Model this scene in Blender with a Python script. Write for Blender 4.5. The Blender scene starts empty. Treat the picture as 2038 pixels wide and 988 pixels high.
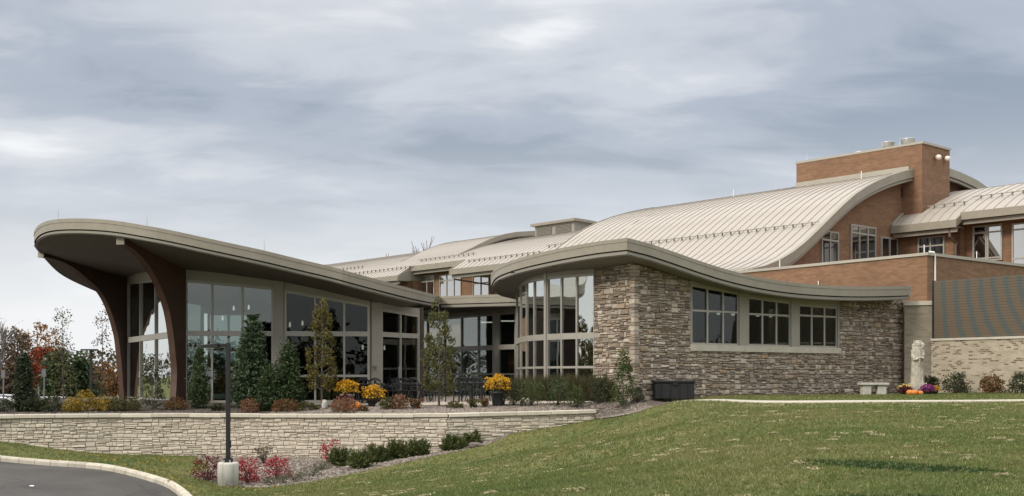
import bpy, bmesh, math, random
import numpy as np
from mathutils import Vector, Matrix
from mathutils.geometry import delaunay_2d_cdt

random.seed(7); RNG = np.random.default_rng(7)
scene = bpy.context.scene
COL = scene.collection

# ------------------------------------------------------------------ camera
# eye level is z = 0, the camera looks level along +Y, 40.6 mm lens with a vertical shift
F, CX, HY = 2300.0, 1019.0, 750.0
cam_data = bpy.data.cameras.new('camera')
cam_data.sensor_width = 36.0
cam_data.lens = 36.0 * F / 2038.0
cam_data.shift_y = (HY - 494.0) / 2038.0
cam_data.clip_start = 0.1
cam_data.clip_end = 6000.0
cam = bpy.data.objects.new('camera', cam_data)
cam.rotation_euler = (math.radians(90), 0, 0)
COL.objects.link(cam)
scene.camera = cam

# ------------------------------------------------------------------ world (overcast sky)
SUN_EL, SUN_AZ = math.radians(34), math.radians(232)     # azimuth clockwise from +Y: from the left, behind the camera
world = bpy.data.worlds.new('World'); scene.world = world
world.use_nodes = True
nt = world.node_tree; nt.nodes.clear()
def N(t, tree=None, **kw):
    n = (tree or nt).nodes.new(t)
    for k, v in kw.items():
        if k in n.inputs.keys() if isinstance(k, str) else False: n.inputs[k].default_value = v
        else: setattr(n, k, v)
    return n
def build_world():
    L = nt.links.new
    out = N('ShaderNodeOutputWorld'); bg = N('ShaderNodeBackground'); bg.inputs['Strength'].default_value = 0.1
    sky = N('ShaderNodeTexSky'); sky.sky_type = 'NISHITA'; sky.sun_disc = False
    sky.sun_elevation = SUN_EL; sky.sun_rotation = SUN_AZ; sky.air_density = 1.0; sky.dust_density = 2.0
    tc = N('ShaderNodeTexCoord')
    sep = N('ShaderNodeSeparateXYZ'); L(tc.outputs['Generated'], sep.inputs[0])
    zc = N('ShaderNodeMath', operation='MAXIMUM'); L(sep.outputs['Z'], zc.inputs[0]); zc.inputs[1].default_value = 0.0
    za = N('ShaderNodeMath', operation='ADD'); L(zc.outputs[0], za.inputs[0]); za.inputs[1].default_value = 0.19
    dx = N('ShaderNodeMath', operation='DIVIDE'); L(sep.outputs['X'], dx.inputs[0]); L(za.outputs[0], dx.inputs[1])
    dy = N('ShaderNodeMath', operation='DIVIDE'); L(sep.outputs['Y'], dy.inputs[0]); L(za.outputs[0], dy.inputs[1])
    comb = N('ShaderNodeCombineXYZ'); L(dx.outputs[0], comb.inputs[0]); L(dy.outputs[0], comb.inputs[1])
    def noise(scale, detail, rough, dist, off, sx=1.0, sy=1.0, rot=0.0):
        mp = N('ShaderNodeMapping'); mp.inputs['Location'].default_value = off
        mp.inputs['Scale'].default_value = (sx, sy, 1); mp.inputs['Rotation'].default_value = (0, 0, rot)
        L(comb.outputs[0], mp.inputs['Vector'])
        n = N('ShaderNodeTexNoise'); n.inputs['Scale'].default_value = scale; n.inputs['Detail'].default_value = detail
        n.inputs['Roughness'].default_value = rough; n.inputs['Distortion'].default_value = dist
        L(mp.outputs[0], n.inputs['Vector']); return n
    n1 = noise(0.55, 2.0, 0.40, 0.25, SKY_OFF1, 0.75, 1.0, 0.12)
    n2 = noise(1.5, 4.0, 0.48, 0.3, SKY_OFF2, 0.8, 1.0, -0.1)
    m1 = N('ShaderNodeMath', operation='MULTIPLY'); L(n1.outputs['Fac'], m1.inputs[0]); m1.inputs[1].default_value = 0.44
    m2 = N('ShaderNodeMath', operation='MULTIPLY'); L(n2.outputs['Fac'], m2.inputs[0]); m2.inputs[1].default_value = 0.41
    ad = N('ShaderNodeMath', operation='ADD'); L(m1.outputs[0], ad.inputs[0]); L(m2.outputs[0], ad.inputs[1])
    n3 = noise(5.2, 6.0, 0.58, 0.6, SKY_OFF3, 0.55, 1.0, 0.1)
    m3 = N('ShaderNodeMath', operation='MULTIPLY_ADD'); L(n3.outputs['Fac'], m3.inputs[0]); m3.inputs[1].default_value = 0.15; L(ad.outputs[0], m3.inputs[2])
    ramp = N('ShaderNodeValToRGB'); L(m3.outputs[0], ramp.inputs[0])
    cr = ramp.color_ramp; cr.interpolation = 'EASE'
    stops = [(0.395, (0.215, 0.250, 0.303)), (0.46, (0.305, 0.336, 0.39)), (0.515, (0.425, 0.446, 0.482)), (0.59, (0.63, 0.637, 0.646))]
    cr.elements[0].position = stops[0][0]; cr.elements[0].color = (*stops[0][1], 1)
    cr.elements[1].position = stops[-1][0]; cr.elements[1].color = (*stops[-1][1], 1)
    for p, c in stops[1:-1]:
        e = cr.elements.new(p); e.color = (*c, 1)
    # haze brightening towards the horizon
    hz = N('ShaderNodeMapRange'); hz.interpolation_type = 'SMOOTHSTEP'
    L(zc.outputs[0], hz.inputs['Value']); hz.inputs['From Min'].default_value = 0.02; hz.inputs['From Max'].default_value = 0.235
    hz.inputs['To Min'].default_value = 0.90; hz.inputs['To Max'].default_value = 0.0
    mixh = N('ShaderNodeMix', data_type='RGBA'); L(hz.outputs[0], mixh.inputs['Factor']); L(ramp.outputs[0], mixh.inputs[6])
    mixh.inputs[7].default_value = (0.66, 0.665, 0.67, 1)
    # overcast cloud deck is brighter overhead (CIE overcast sky)
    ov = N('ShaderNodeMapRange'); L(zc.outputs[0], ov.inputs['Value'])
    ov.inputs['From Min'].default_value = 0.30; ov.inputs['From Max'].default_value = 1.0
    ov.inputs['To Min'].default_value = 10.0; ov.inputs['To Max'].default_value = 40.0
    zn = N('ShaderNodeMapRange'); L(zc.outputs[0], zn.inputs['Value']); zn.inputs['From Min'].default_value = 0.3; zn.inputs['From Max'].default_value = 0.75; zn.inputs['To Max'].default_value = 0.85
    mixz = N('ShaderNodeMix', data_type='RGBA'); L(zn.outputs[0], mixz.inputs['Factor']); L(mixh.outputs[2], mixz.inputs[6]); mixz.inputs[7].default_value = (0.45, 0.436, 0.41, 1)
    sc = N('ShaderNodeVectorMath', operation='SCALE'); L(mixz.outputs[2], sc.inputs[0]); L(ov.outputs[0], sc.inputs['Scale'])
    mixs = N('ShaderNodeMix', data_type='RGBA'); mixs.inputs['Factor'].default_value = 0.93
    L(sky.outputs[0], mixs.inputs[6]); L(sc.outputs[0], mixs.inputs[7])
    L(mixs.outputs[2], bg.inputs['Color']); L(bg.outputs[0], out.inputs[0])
SKY_OFF1 = (23.93, 21.6, 0.4); SKY_OFF2 = (21.2, 5.2, 1.9); SKY_OFF3 = (6.3, 8.1, 5.0)
build_world()

sun_data = bpy.data.lights.new('sun', 'SUN'); sun_data.energy = 1.5; sun_data.angle = math.radians(14); sun_data.color = (1.0, 0.92, 0.80)
sun = bpy.data.objects.new('sun', sun_data); COL.objects.link(sun)
sd = Vector((math.sin(SUN_AZ) * math.cos(SUN_EL), math.cos(SUN_AZ) * math.cos(SUN_EL), math.sin(SUN_EL)))
sun.rotation_euler = sd.to_track_quat('Z', 'Y').to_euler()

scene.view_settings.view_transform = 'Standard'; scene.view_settings.look = 'None'
scene.view_settings.exposure = 0.6; scene.view_settings.gamma = 1.0
scene.view_settings.use_curve_mapping = False
scene.cycles.max_bounces = 8; scene.cycles.transparent_max_bounces = 16
scene.cycles.caustics_reflective = False; scene.cycles.caustics_refractive = False

# ------------------------------------------------------------------ survey helpers
def wx(px, d): return (px - CX) / F * d
def wz(py, d): return (HY - py) / F * d
def P(px, py, d): return Vector((wx(px, d), d, wz(py, d)))
def PL(px, d): return Vector((wx(px, d), d))

# ------------------------------------------------------------------ materials
MATS = {}
def new_mat(name):
    m = bpy.data.materials.new(name); m.use_nodes = True
    m.node_tree.nodes.clear(); MATS[name] = m
    t = m.node_tree
    out = t.nodes.new('ShaderNodeOutputMaterial'); b = t.nodes.new('ShaderNodeBsdfPrincipled')
    t.links.new(b.outputs[0], out.inputs[0])
    return m, t, b, out
def tex_noise(t, scale, detail=4, rough=0.55, vec=None, dist=0.0):
    n = t.nodes.new('ShaderNodeTexNoise'); n.inputs['Scale'].default_value = scale
    n.inputs['Detail'].default_value = detail; n.inputs['Roughness'].default_value = rough; n.inputs['Distortion'].default_value = dist
    if vec is not None: t.links.new(vec, n.inputs['Vector'])
    return n
def add_bump(t, b, height, strength, dist=0.02):
    bp = t.nodes.new('ShaderNodeBump'); bp.inputs['Strength'].default_value = strength; bp.inputs['Distance'].default_value = dist
    t.links.new(height, bp.inputs['Height']); t.links.new(bp.outputs[0], b.inputs['Normal']); return bp
def ramp_node(t, fac, cols, pos=None, interp='LINEAR'):
    r = t.nodes.new('ShaderNodeValToRGB'); cr = r.color_ramp; cr.interpolation = interp
    n = len(cols); pos = pos or [i / max(1, n - 1) for i in range(n)]
    cr.elements[0].position = pos[0]; cr.elements[0].color = (*cols[0], 1)
    cr.elements[1].position = pos[-1]; cr.elements[1].color = (*cols[-1], 1)
    for p, c in list(zip(pos, cols))[1:-1]:
        e = cr.elements.new(p); e.color = (*c, 1)
    t.links.new(fac, r.inputs[0]); return r
def mat_plain(name, col, rough=0.6, metal=0.0, var=0.12, scale=3.0, bump=0.0, bscale=40.0, spec=0.5):
    m, t, b, o = new_mat(name)
    tc = t.nodes.new('ShaderNodeTexCoord')
    n = tex_noise(t, scale, 5, 0.6, tc.outputs['Object'])
    lo = tuple(c * (1 - var) for c in col); hi = tuple(min(1, c * (1 + var)) for c in col)
    r = ramp_node(t, n.outputs['Fac'], [lo, hi], [0.3, 0.7])
    t.links.new(r.outputs[0], b.inputs['Base Color'])
    b.inputs['Roughness'].default_value = rough; b.inputs['Metallic'].default_value = metal
    b.inputs['Specular IOR Level'].default_value = spec
    if bump > 0:
        n2 = tex_noise(t, bscale, 4, 0.6, tc.outputs['Object']); add_bump(t, b, n2.outputs['Fac'], bump)
    return m
def mat_random(name, cols, source='ISLAND', rough=0.85, scale=14.0, mottling=0.35, bump=0.35, bscale=45.0):
    """colour picked per piece (object or mesh island) with mottling inside the piece"""
    m, t, b, o = new_mat(name)
    if source == 'ISLAND':
        g = t.nodes.new('ShaderNodeNewGeometry'); rnd = g.outputs['Random Per Island']
    else:
        g = t.nodes.new('ShaderNodeObjectInfo'); rnd = g.outputs['Random']
    geo = t.nodes.new('ShaderNodeNewGeometry')
    r = ramp_node(t, rnd, cols)
    n = tex_noise(t, scale, 5, 0.65, geo.outputs['Position'])
    mr = t.nodes.new('ShaderNodeMapRange'); t.links.new(n.outputs['Fac'], mr.inputs['Value'])
    mr.inputs['From Min'].default_value = 0.25; mr.inputs['From Max'].default_value = 0.75
    mr.inputs['To Min'].default_value = 1 - mottling; mr.inputs['To Max'].default_value = 1 + mottling
    s = t.nodes.new('ShaderNodeVectorMath'); s.operation = 'SCALE'
    t.links.new(r.outputs[0], s.inputs[0]); t.links.new(mr.outputs[0], s.inputs['Scale'])
    t.links.new(s.outputs[0], b.inputs['Base Color'])
    b.inputs['Roughness'].default_value = rough
    if bump > 0:
        n2 = tex_noise(t, bscale, 4, 0.6, geo.outputs['Position']); add_bump(t, b, n2.outputs['Fac'], bump, 0.015)
    return m
def mat_leaf(name, cols, trans=0.25, rough=0.55):
    m, t, b, o = new_mat(name)
    g = t.nodes.new('ShaderNodeNewGeometry')
    r = ramp_node(t, g.outputs['Random Per Island'], cols)
    t.links.new(r.outputs[0], b.inputs['Base Color']); b.inputs['Roughness'].default_value = rough
    b.inputs['Specular IOR Level'].default_value = 0.3
    tr = t.nodes.new('ShaderNodeBsdfTranslucent'); t.links.new(r.outputs[0], tr.inputs['Color'])
    mx = t.nodes.new('ShaderNodeMixShader'); mx.inputs[0].default_value = trans
    t.links.new(b.outputs[0], mx.inputs[1]); t.links.new(tr.outputs[0], mx.inputs[2]); t.links.new(mx.outputs[0], o.inputs[0])
    return m
def mat_brick(name, cols, pos, mortar, w=0.22, h=0.075, gap=0.009, bump=0.6):
    """running-bond brick; each brick takes its own shade from the ramp"""
    m, t, b, o = new_mat(name)
    uv = t.nodes.new('ShaderNodeUVMap')
    br = t.nodes.new('ShaderNodeTexBrick'); t.links.new(uv.outputs[0], br.inputs['Vector'])
    br.inputs['Scale'].default_value = 1.0; br.inputs['Brick Width'].default_value = w; br.inputs['Row Height'].default_value = h
    br.inputs['Mortar Size'].default_value = gap; br.inputs['Mortar Smooth'].default_value = 0.2; br.inputs['Bias'].default_value = 0.0
    br.inputs['Color1'].default_value = (0, 0, 0, 1); br.inputs['Color2'].default_value = (1, 1, 1, 1); br.inputs['Mortar'].default_value = (0.5, 0.5, 0.5, 1)
    r = ramp_node(t, br.outputs['Color'], cols, pos)
    mx = t.nodes.new('ShaderNodeMix'); mx.data_type = 'RGBA'; t.links.new(br.outputs['Fac'], mx.inputs['Factor'])
    t.links.new(r.outputs[0], mx.inputs[6]); mx.inputs[7].default_value = (*mortar, 1)
    tc = t.nodes.new('ShaderNodeTexCoord')
    mp = t.nodes.new('ShaderNodeMapping'); mp.inputs['Scale'].default_value = (0.5, 0.5, 2.2); t.links.new(tc.outputs['Object'], mp.inputs['Vector'])
    n = tex_noise(t, 1.2, 5, 0.65, mp.outputs[0])
    mr = t.nodes.new('ShaderNodeMapRange'); t.links.new(n.outputs['Fac'], mr.inputs['Value'])
    mr.inputs['From Min'].default_value = 0.3; mr.inputs['From Max'].default_value = 0.7
    mr.inputs['To Min'].default_value = 0.84; mr.inputs['To Max'].default_value = 1.16
    s = t.nodes.new('ShaderNodeVectorMath'); s.operation = 'SCALE'
    t.links.new(mx.outputs[2], s.inputs[0]); t.links.new(mr.outputs[0], s.inputs['Scale'])
    t.links.new(s.outputs[0], b.inputs['Base Color']); b.inputs['Roughness'].default_value = 0.88
    inv = t.nodes.new('ShaderNodeMath'); inv.operation = 'SUBTRACT'; inv.inputs[0].default_value = 1.0
    t.links.new(br.outputs['Fac'], inv.inputs[1]); add_bump(t, b, inv.outputs[0], bump, 0.01)
    return m
def mat_glass(name, tint=(0.62, 0.68, 0.66), r0=0.14, wav=0.02):
    m, t, b, o = new_mat(name); t.nodes.remove(b)
    tr = t.nodes.new('ShaderNodeBsdfTransparent'); tr.inputs['Color'].default_value = (*tint, 1)
    gl = t.nodes.new('ShaderNodeBsdfGlossy'); gl.inputs['Roughness'].default_value = 0.0; gl.inputs['Color'].default_value = (0.93, 0.97, 0.95, 1)
    geo = t.nodes.new('ShaderNodeNewGeometry'); n = tex_noise(t, 0.9, 1, 0.4, geo.outputs['Position'])
    bp = t.nodes.new('ShaderNodeBump'); bp.inputs['Strength'].default_value = wav; bp.inputs['Distance'].default_value = 0.3
    t.links.new(n.outputs['Fac'], bp.inputs['Height']); t.links.new(bp.outputs[0], gl.inputs['Normal'])
    lw = t.nodes.new('ShaderNodeLayerWeight'); lw.inputs['Blend'].default_value = 0.5
    pw = t.nodes.new('ShaderNodeMath'); pw.operation = 'POWER'; t.links.new(lw.outputs['Facing'], pw.inputs[0]); pw.inputs[1].default_value = 3.5
    mr = t.nodes.new('ShaderNodeMapRange'); t.links.new(pw.outputs[0], mr.inputs['Value'])
    mr.inputs['To Min'].default_value = r0; mr.inputs['To Max'].default_value = 1.0
    mx = t.nodes.new('ShaderNodeMixShader'); t.links.new(mr.outputs[0], mx.inputs[0])
    t.links.new(tr.outputs[0], mx.inputs[1]); t.links.new(gl.outputs[0], mx.inputs[2]); t.links.new(mx.outputs[0], o.inputs[0])
    return m
def mat_dark_glass(name, r0=0.16):
    m, t, b, o = new_mat(name); t.nodes.remove(b)
    df = t.nodes.new('ShaderNodeBsdfDiffuse'); df.inputs['Color'].default_value = (0.012, 0.014, 0.015, 1)
    gl = t.nodes.new('ShaderNodeBsdfGlossy'); gl.inputs['Roughness'].default_value = 0.01; gl.inputs['Color'].default_value = (0.97, 0.95, 0.93, 1)
    lw = t.nodes.new('ShaderNodeLayerWeight'); lw.inputs['Blend'].default_value = 0.5
    pw = t.nodes.new('ShaderNodeMath'); pw.operation = 'POWER'; t.links.new(lw.outputs['Facing'], pw.inputs[0]); pw.inputs[1].default_value = 2.2
    mr = t.nodes.new('ShaderNodeMapRange'); t.links.new(pw.outputs[0], mr.inputs['Value'])
    mr.inputs['To Min'].default_value = r0; mr.inputs['To Max'].default_value = 1.0
    mx = t.nodes.new('ShaderNodeMixShader'); t.links.new(mr.outputs[0], mx.inputs[0])
    t.links.new(df.outputs[0], mx.inputs[1]); t.links.new(gl.outputs[0], mx.inputs[2]); t.links.new(mx.outputs[0], o.inputs[0])
    return m

TAUPE = mat_random('taupe_metal', [(0.265, 0.238, 0.188), (0.285, 0.256, 0.203), (0.275, 0.249, 0.20), (0.298, 0.27, 0.215)], 'OBJECT', 0.5, 2.2, 0.11, 0)
TAUPE_D = mat_plain('taupe_metal_lower', (0.27, 0.25, 0.205), 0.5, 0.0, 0.05, 0.8)
GROOVE = mat_plain('shadow_joint', (0.05, 0.045, 0.04), 0.8)
SOFFIT = mat_plain('soffit_board', (0.105, 0.092, 0.078), 0.7, 0, 0.06, 1.5)
SOFFIT_C = mat_plain('soffit_board_grey', (0.17, 0.155, 0.13), 0.7, 0, 0.06, 1.5)
ALU = mat_plain('anodised_frame', (0.38, 0.362, 0.318), 0.42, 0.15, 0.05, 2.0)
PANEL = mat_plain('panel_taupe', (0.30, 0.278, 0.236), 0.55, 0, 0.06, 1.2)
ROOFM = mat_plain('standing_seam_metal', (0.385, 0.348, 0.305), 0.5, 0.08, 0.07, 0.35)
FLASH = mat_plain('flashing_metal', (0.40, 0.37, 0.31), 0.45, 0.2, 0.06, 1.0)
WOOD = mat_plain('rib_timber', (0.080, 0.042, 0.027), 0.55, 0, 0.18, 2.5, 0.1, 20)
BRICK = mat_brick('brown_brick', [(0.185, 0.100, 0.054), (0.222, 0.122, 0.068), (0.25, 0.14, 0.08)], [0, .5, 1], (0.21, 0.132, 0.085), 0.30, 0.08, 0.008, 0.4)
BRICK_D = mat_brick('dark_brick', [(0.07, 0.05, 0.038), (0.10, 0.068, 0.05)], [0, 1], (0.10, 0.08, 0.065), 0.30, 0.10, 0.008, 0.4)
TANB = mat_brick('tan_brick', [(0.15, 0.11, 0.08), (0.20, 0.15, 0.11), (0.34, 0.29, 0.215), (0.40, 0.345, 0.26), (0.43, 0.375, 0.285)], [0, .2, .27, .6, 1], (0.42, 0.37, 0.29), 0.215, 0.078, 0.011, 0.5)
TANP = mat_brick('shaded_pier_brick', [(0.22, 0.185, 0.135), (0.27, 0.23, 0.17), (0.30, 0.26, 0.195)], [0, .4, 1], (0.28, 0.245, 0.19), 0.30, 0.10, 0.010, 0.5)  # tan brick again, darkened: the pier's shade is put into the colour
LIME = mat_plain('limestone', (0.50, 0.46, 0.385), 0.8, 0, 0.10, 3, 0.15, 30)
CONC = mat_plain('concrete', (0.47, 0.45, 0.40), 0.85, 0, 0.14, 4, 0.2, 40)
PATIO = mat_plain('patio_concrete', (0.50, 0.43, 0.36), 0.85, 0, 0.08, 1.5, 0.1, 40)
BLACKM = mat_plain('black_paint', (0.012, 0.012, 0.013), 0.45, 0, 0.1, 3)
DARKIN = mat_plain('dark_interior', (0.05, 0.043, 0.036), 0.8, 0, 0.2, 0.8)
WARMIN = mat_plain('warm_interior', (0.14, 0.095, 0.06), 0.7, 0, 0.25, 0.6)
CEIL = mat_plain('ceiling_board', (0.24, 0.24, 0.225), 0.8, 0, 0.05, 1)
FLOORM = mat_plain('interior_floor', (0.16, 0.13, 0.10), 0.35, 0, 0.1, 1)
GLASS = mat_glass('clear_glass', (0.60, 0.66, 0.645), 0.095, 0.02)
GLASS_B = mat_glass('bay_glass', (0.46, 0.50, 0.48), 0.03, 0.02)
GLASS_R = mat_glass('reflective_bay_glass', (0.34, 0.38, 0.36), 0.55, 0.03)
GLASS_D = mat_dark_glass('window_glass', 0.10)
GLASS_S = mat_dark_glass('coated_window_glass', 0.55)
STEEL = mat_plain('galvanised_steel', (0.52, 0.53, 0.54), 0.35, 0.6, 0.1, 3)
WHITE = mat_plain('white_paint', (0.75, 0.74, 0.71), 0.5, 0, 0.04, 3)
STONE_COLS = [(0.16, 0.126, 0.10), (0.40, 0.34, 0.27), (0.23, 0.185, 0.148), (0.57, 0.50, 0.41), (0.19, 0.153, 0.122), (0.32, 0.255, 0.19), (0.50, 0.435, 0.355), (0.23, 0.19, 0.155), (0.38, 0.275, 0.185), (0.28, 0.23, 0.185), (0.46, 0.40, 0.335)]
ST_OBJ = mat_random('ledge_stone_piece', STONE_COLS, 'OBJECT', 0.9, 9, 0.28, 0.5, 40)
ST_ISL = mat_random('ledge_stone_mass', STONE_COLS, 'ISLAND', 0.9, 9, 0.28, 0.5, 40)
RET_COLS = [(0.57, 0.505, 0.41), (0.53, 0.47, 0.385), (0.61, 0.545, 0.445), (0.54, 0.465, 0.37), (0.50, 0.45, 0.37), (0.62, 0.56, 0.465), (0.55, 0.49, 0.395)]
RET_COLS = [tuple(0.55 * c_[i] + 0.45 * (0.575, 0.51, 0.415)[i] for i in range(3)) for c_ in RET_COLS]
RT_OBJ = mat_random('limestone_piece', RET_COLS, 'OBJECT', 0.9, 5, 0.16, 0.5, 30)
RT_ISL = mat_random('limestone_mass', RET_COLS, 'ISLAND', 0.9, 5, 0.16, 0.5, 30)
MORTAR = mat_plain('dark_mortar', (0.10, 0.084, 0.07), 0.95, 0, 0.2, 6)
MORTAR_L = mat_plain('limestone_mortar', (0.33, 0.285, 0.225), 0.95, 0, 0.2, 6)
CAPST = mat_random('cap_limestone', [(0.60, 0.55, 0.45), (0.52, 0.47, 0.385), (0.64, 0.59, 0.49)], 'OBJECT', 0.85, 6, 0.12, 0.3, 30)

# ------------------------------------------------------------------ mesh building
class MB:
    def __init__(self): self.v = []; self.f = []
    def add(self, vs, fs):
        o = len(self.v); self.v += [tuple(v) for v in vs]; self.f += [tuple(i + o for i in f) for f in fs]; return self
    def box(self, x0, x1, y0, y1, z0, z1):
        return self.add([(x0,y0,z0),(x1,y0,z0),(x1,y1,z0),(x0,y1,z0),(x0,y0,z1),(x1,y0,z1),(x1,y1,z1),(x0,y1,z1)],
                        [(0,3,2,1),(4,5,6,7),(0,1,5,4),(1,2,6,5),(2,3,7,6),(3,0,4,7)])
    def slab(self, poly, z0, z1):
        """prism from a plan polygon (counter-clockwise); z may be per-vertex lists"""
        n = len(poly); a = z0 if hasattr(z0, '__len__') else [z0] * n; b = z1 if hasattr(z1, '__len__') else [z1] * n
        vs = [(p[0], p[1], a[i]) for i, p in enumerate(poly)] + [(p[0], p[1], b[i]) for i, p in enumerate(poly)]
        fs = [tuple(range(n - 1, -1, -1)), tuple(range(n, 2 * n))] + [(i, (i + 1) % n, n + (i + 1) % n, n + i) for i in range(n)]
        return self.add(vs, fs)
    def beam(self, a, b, w, z0, z1, w2=None, z0b=None, z1b=None):
        """upright box along the plan line a-b, w = total thickness centred (or -w2..w)"""
        a = Vector((a[0], a[1])); b = Vector((b[0], b[1])); t = (b - a).normalized(); n = Vector((t.y, -t.x))
        h0, h1 = (w / 2, w / 2) if w2 is None else (w, w2)
        p = [a + n * h0, b + n * h0, b - n * h1, a - n * h1]
        if z0b is None: z0b = z0
        if z1b is None: z1b = z1
        return self.slab(p, [z0, z0b, z0b, z0], [z1, z1b, z1b, z1])
    def tube(self, pts, rad, n=8, cap=True):
        pts = [Vector(p) for p in pts]; m = len(pts)
        rad = rad if hasattr(rad, '__len__') else [rad] * m
        vs = []; 
        for i, p in enumerate(pts):
            d = (pts[min(i + 1, m - 1)] - pts[max(i - 1, 0)]).normalized()
            up = Vector((0, 0, 1)) if abs(d.z) < 0.9 else Vector((1, 0, 0))
            s = d.cross(up).normalized(); u = s.cross(d)
            for k in range(n):
                a = 2 * math.pi * k / n; vs.append(p + (s * math.cos(a) + u * math.sin(a)) * rad[i])
        fs = [(i*n+k, i*n+(k+1)%n, (i+1)*n+(k+1)%n, (i+1)*n+k) for i in range(m-1) for k in range(n)]
        if cap: fs += [tuple(range(n-1, -1, -1)), tuple(range((m-1)*n, m*n))]
        return self.add(vs, fs)
    def lathe(self, prof, n=20, c=(0, 0, 0), wob=None):
        vs = []; m = len(prof)
        for i, (r, z) in enumerate(prof):
            for k in range(n):
                a = 2 * math.pi * k / n; rr = r * (wob(a, z) if wob else 1)
                vs.append((c[0] + rr * math.cos(a), c[1] + rr * math.sin(a), c[2] + z))
        fs = [(i*n+k, i*n+(k+1)%n, (i+1)*n+(k+1)%n, (i+1)*n+k) for i in range(m-1) for k in range(n)]
        fs += [tuple(range(n-1, -1, -1)), tuple(range((m-1)*n, m*n))]
        return self.add(vs, fs)
    def build(self, name, mat, parent=None, smooth=False, uv=False):
        me = bpy.data.meshes.new(name); me.from_pydata(self.v, [], self.f); me.update()
        return link_mesh(name, me, mat, parent, smooth, uv)
def link_mesh(name, me, mat, parent=None, smooth=False, uv=False):
    if mat is not None: me.materials.append(mat)
    if uv: box_uv(me)
    if smooth: me.shade_smooth()
    return place(name, me, parent)
def place(name, me, parent=None, loc=None, mat4=None):
    o = bpy.data.objects.new(name, me); COL.objects.link(o)
    if parent is not None:
        o.parent = parent
        if parent.get('_w'): o.matrix_parent_inverse = Matrix.Translation(-Vector(parent.location))
    if mat4 is not None: o.matrix_basis = mat4
    if loc is not None: o.location = loc
    return o
def box_uv(me):
    uvl = me.uv_layers.new(name='UVMap')
    for p in me.polygons:
        n = p.normal
        if abs(n.z) > 0.8: t = Vector((1, 0, 0)); b = Vector((0, 1, 0))
        else:
            t = Vector((-n.y, n.x, 0)).normalized(); b = Vector((0, 0, 1))
        for li in p.loop_indices:
            co = me.vertices[me.loops[li].vertex_index].co
            uvl.data[li].uv = (co.dot(t), co.dot(b))
def thing(name, label, cat, loc=(0, 0, 0), group=None, world_parts=True):
    o = bpy.data.objects.new(name, None); o.empty_display_size = 0.2; COL.objects.link(o); o.location = loc
    o['label'] = label; o['category'] = cat
    if group: o['group'] = group
    if world_parts: o['_w'] = 1
    return o
def tag(o, label, cat, group=None):
    o['label'] = label; o['category'] = cat
    if group: o['group'] = group
    return o
def struct(o): o['kind'] = 'structure'; return o
def stuff(o): o['kind'] = 'stuff'; return o
def copy_tree(o, parent=None):
    c = o.copy(); COL.objects.link(c)
    if parent is not None: c.parent = parent
    for ch in list(o.children): copy_tree(ch, c)
    return c
def np_mesh(name, V, Q, mat, parent=None, smooth=False):
    """V (n,3), Q (m,k) faces of equal size"""
    me = bpy.data.meshes.new(name); V = np.asarray(V, np.float32); Q = np.asarray(Q, np.int32); k = Q.shape[1]
    me.vertices.add(len(V)); me.vertices.foreach_set('co', V.ravel())
    me.loops.add(Q.size); me.loops.foreach_set('vertex_index', Q.ravel())
    me.polygons.add(len(Q)); me.polygons.foreach_set('loop_start', np.arange(0, Q.size, k, dtype=np.int32))
    try: me.polygons.foreach_set('loop_total', np.full(len(Q), k, np.int32))
    except Exception: pass
    me.update(calc_edges=True)
    return link_mesh(name, me, mat, parent, smooth)

# thin-plate spline through scattered heights
class TPS:
    def __init__(self, pts, lam=1e-3):
        A = np.array(pts, float); self.c = A[:, :2]; n = len(A)
        K = self.k(self.c, self.c) + lam * np.eye(n); Pm = np.c_[np.ones(n), self.c]
        M = np.block([[K, Pm], [Pm.T, np.zeros((3, 3))]])
        s = np.linalg.solve(M, np.r_[A[:, 2], np.zeros(3)]); self.w = s[:n]; self.a = s[n:]
    @staticmethod
    def k(p, q):
        r2 = ((p[:, None, :] - q[None, :, :]) ** 2).sum(-1); return np.where(r2 > 1e-12, 0.5 * r2 * np.log(np.maximum(r2, 1e-12)), 0)
    def __call__(self, x, y):
        p = np.c_[np.atleast_1d(x), np.atleast_1d(y)].astype(float)
        out = np.empty(len(p))
        for i in range(0, len(p), 20000):
            q = p[i:i+20000]; out[i:i+20000] = self.k(q, self.c) @ self.w + self.a[0] + q @ self.a[1:]
        return out
    def at(self, x, y): return float(self(x, y)[0])
def inside(poly, x, y):
    x = np.atleast_1d(x); y = np.atleast_1d(y); r = np.zeros(len(x), bool); n = len(poly)
    for i in range(n):
        x0, y0 = poly[i][0], poly[i][1]; x1, y1 = poly[(i+1) % n][0], poly[(i+1) % n][1]
        if y0 == y1: continue
        c = ((y0 > y) != (y1 > y)) & (x < (x1 - x0) * (y - y0) / (y1 - y0) + x0); r ^= c
    return r
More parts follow.
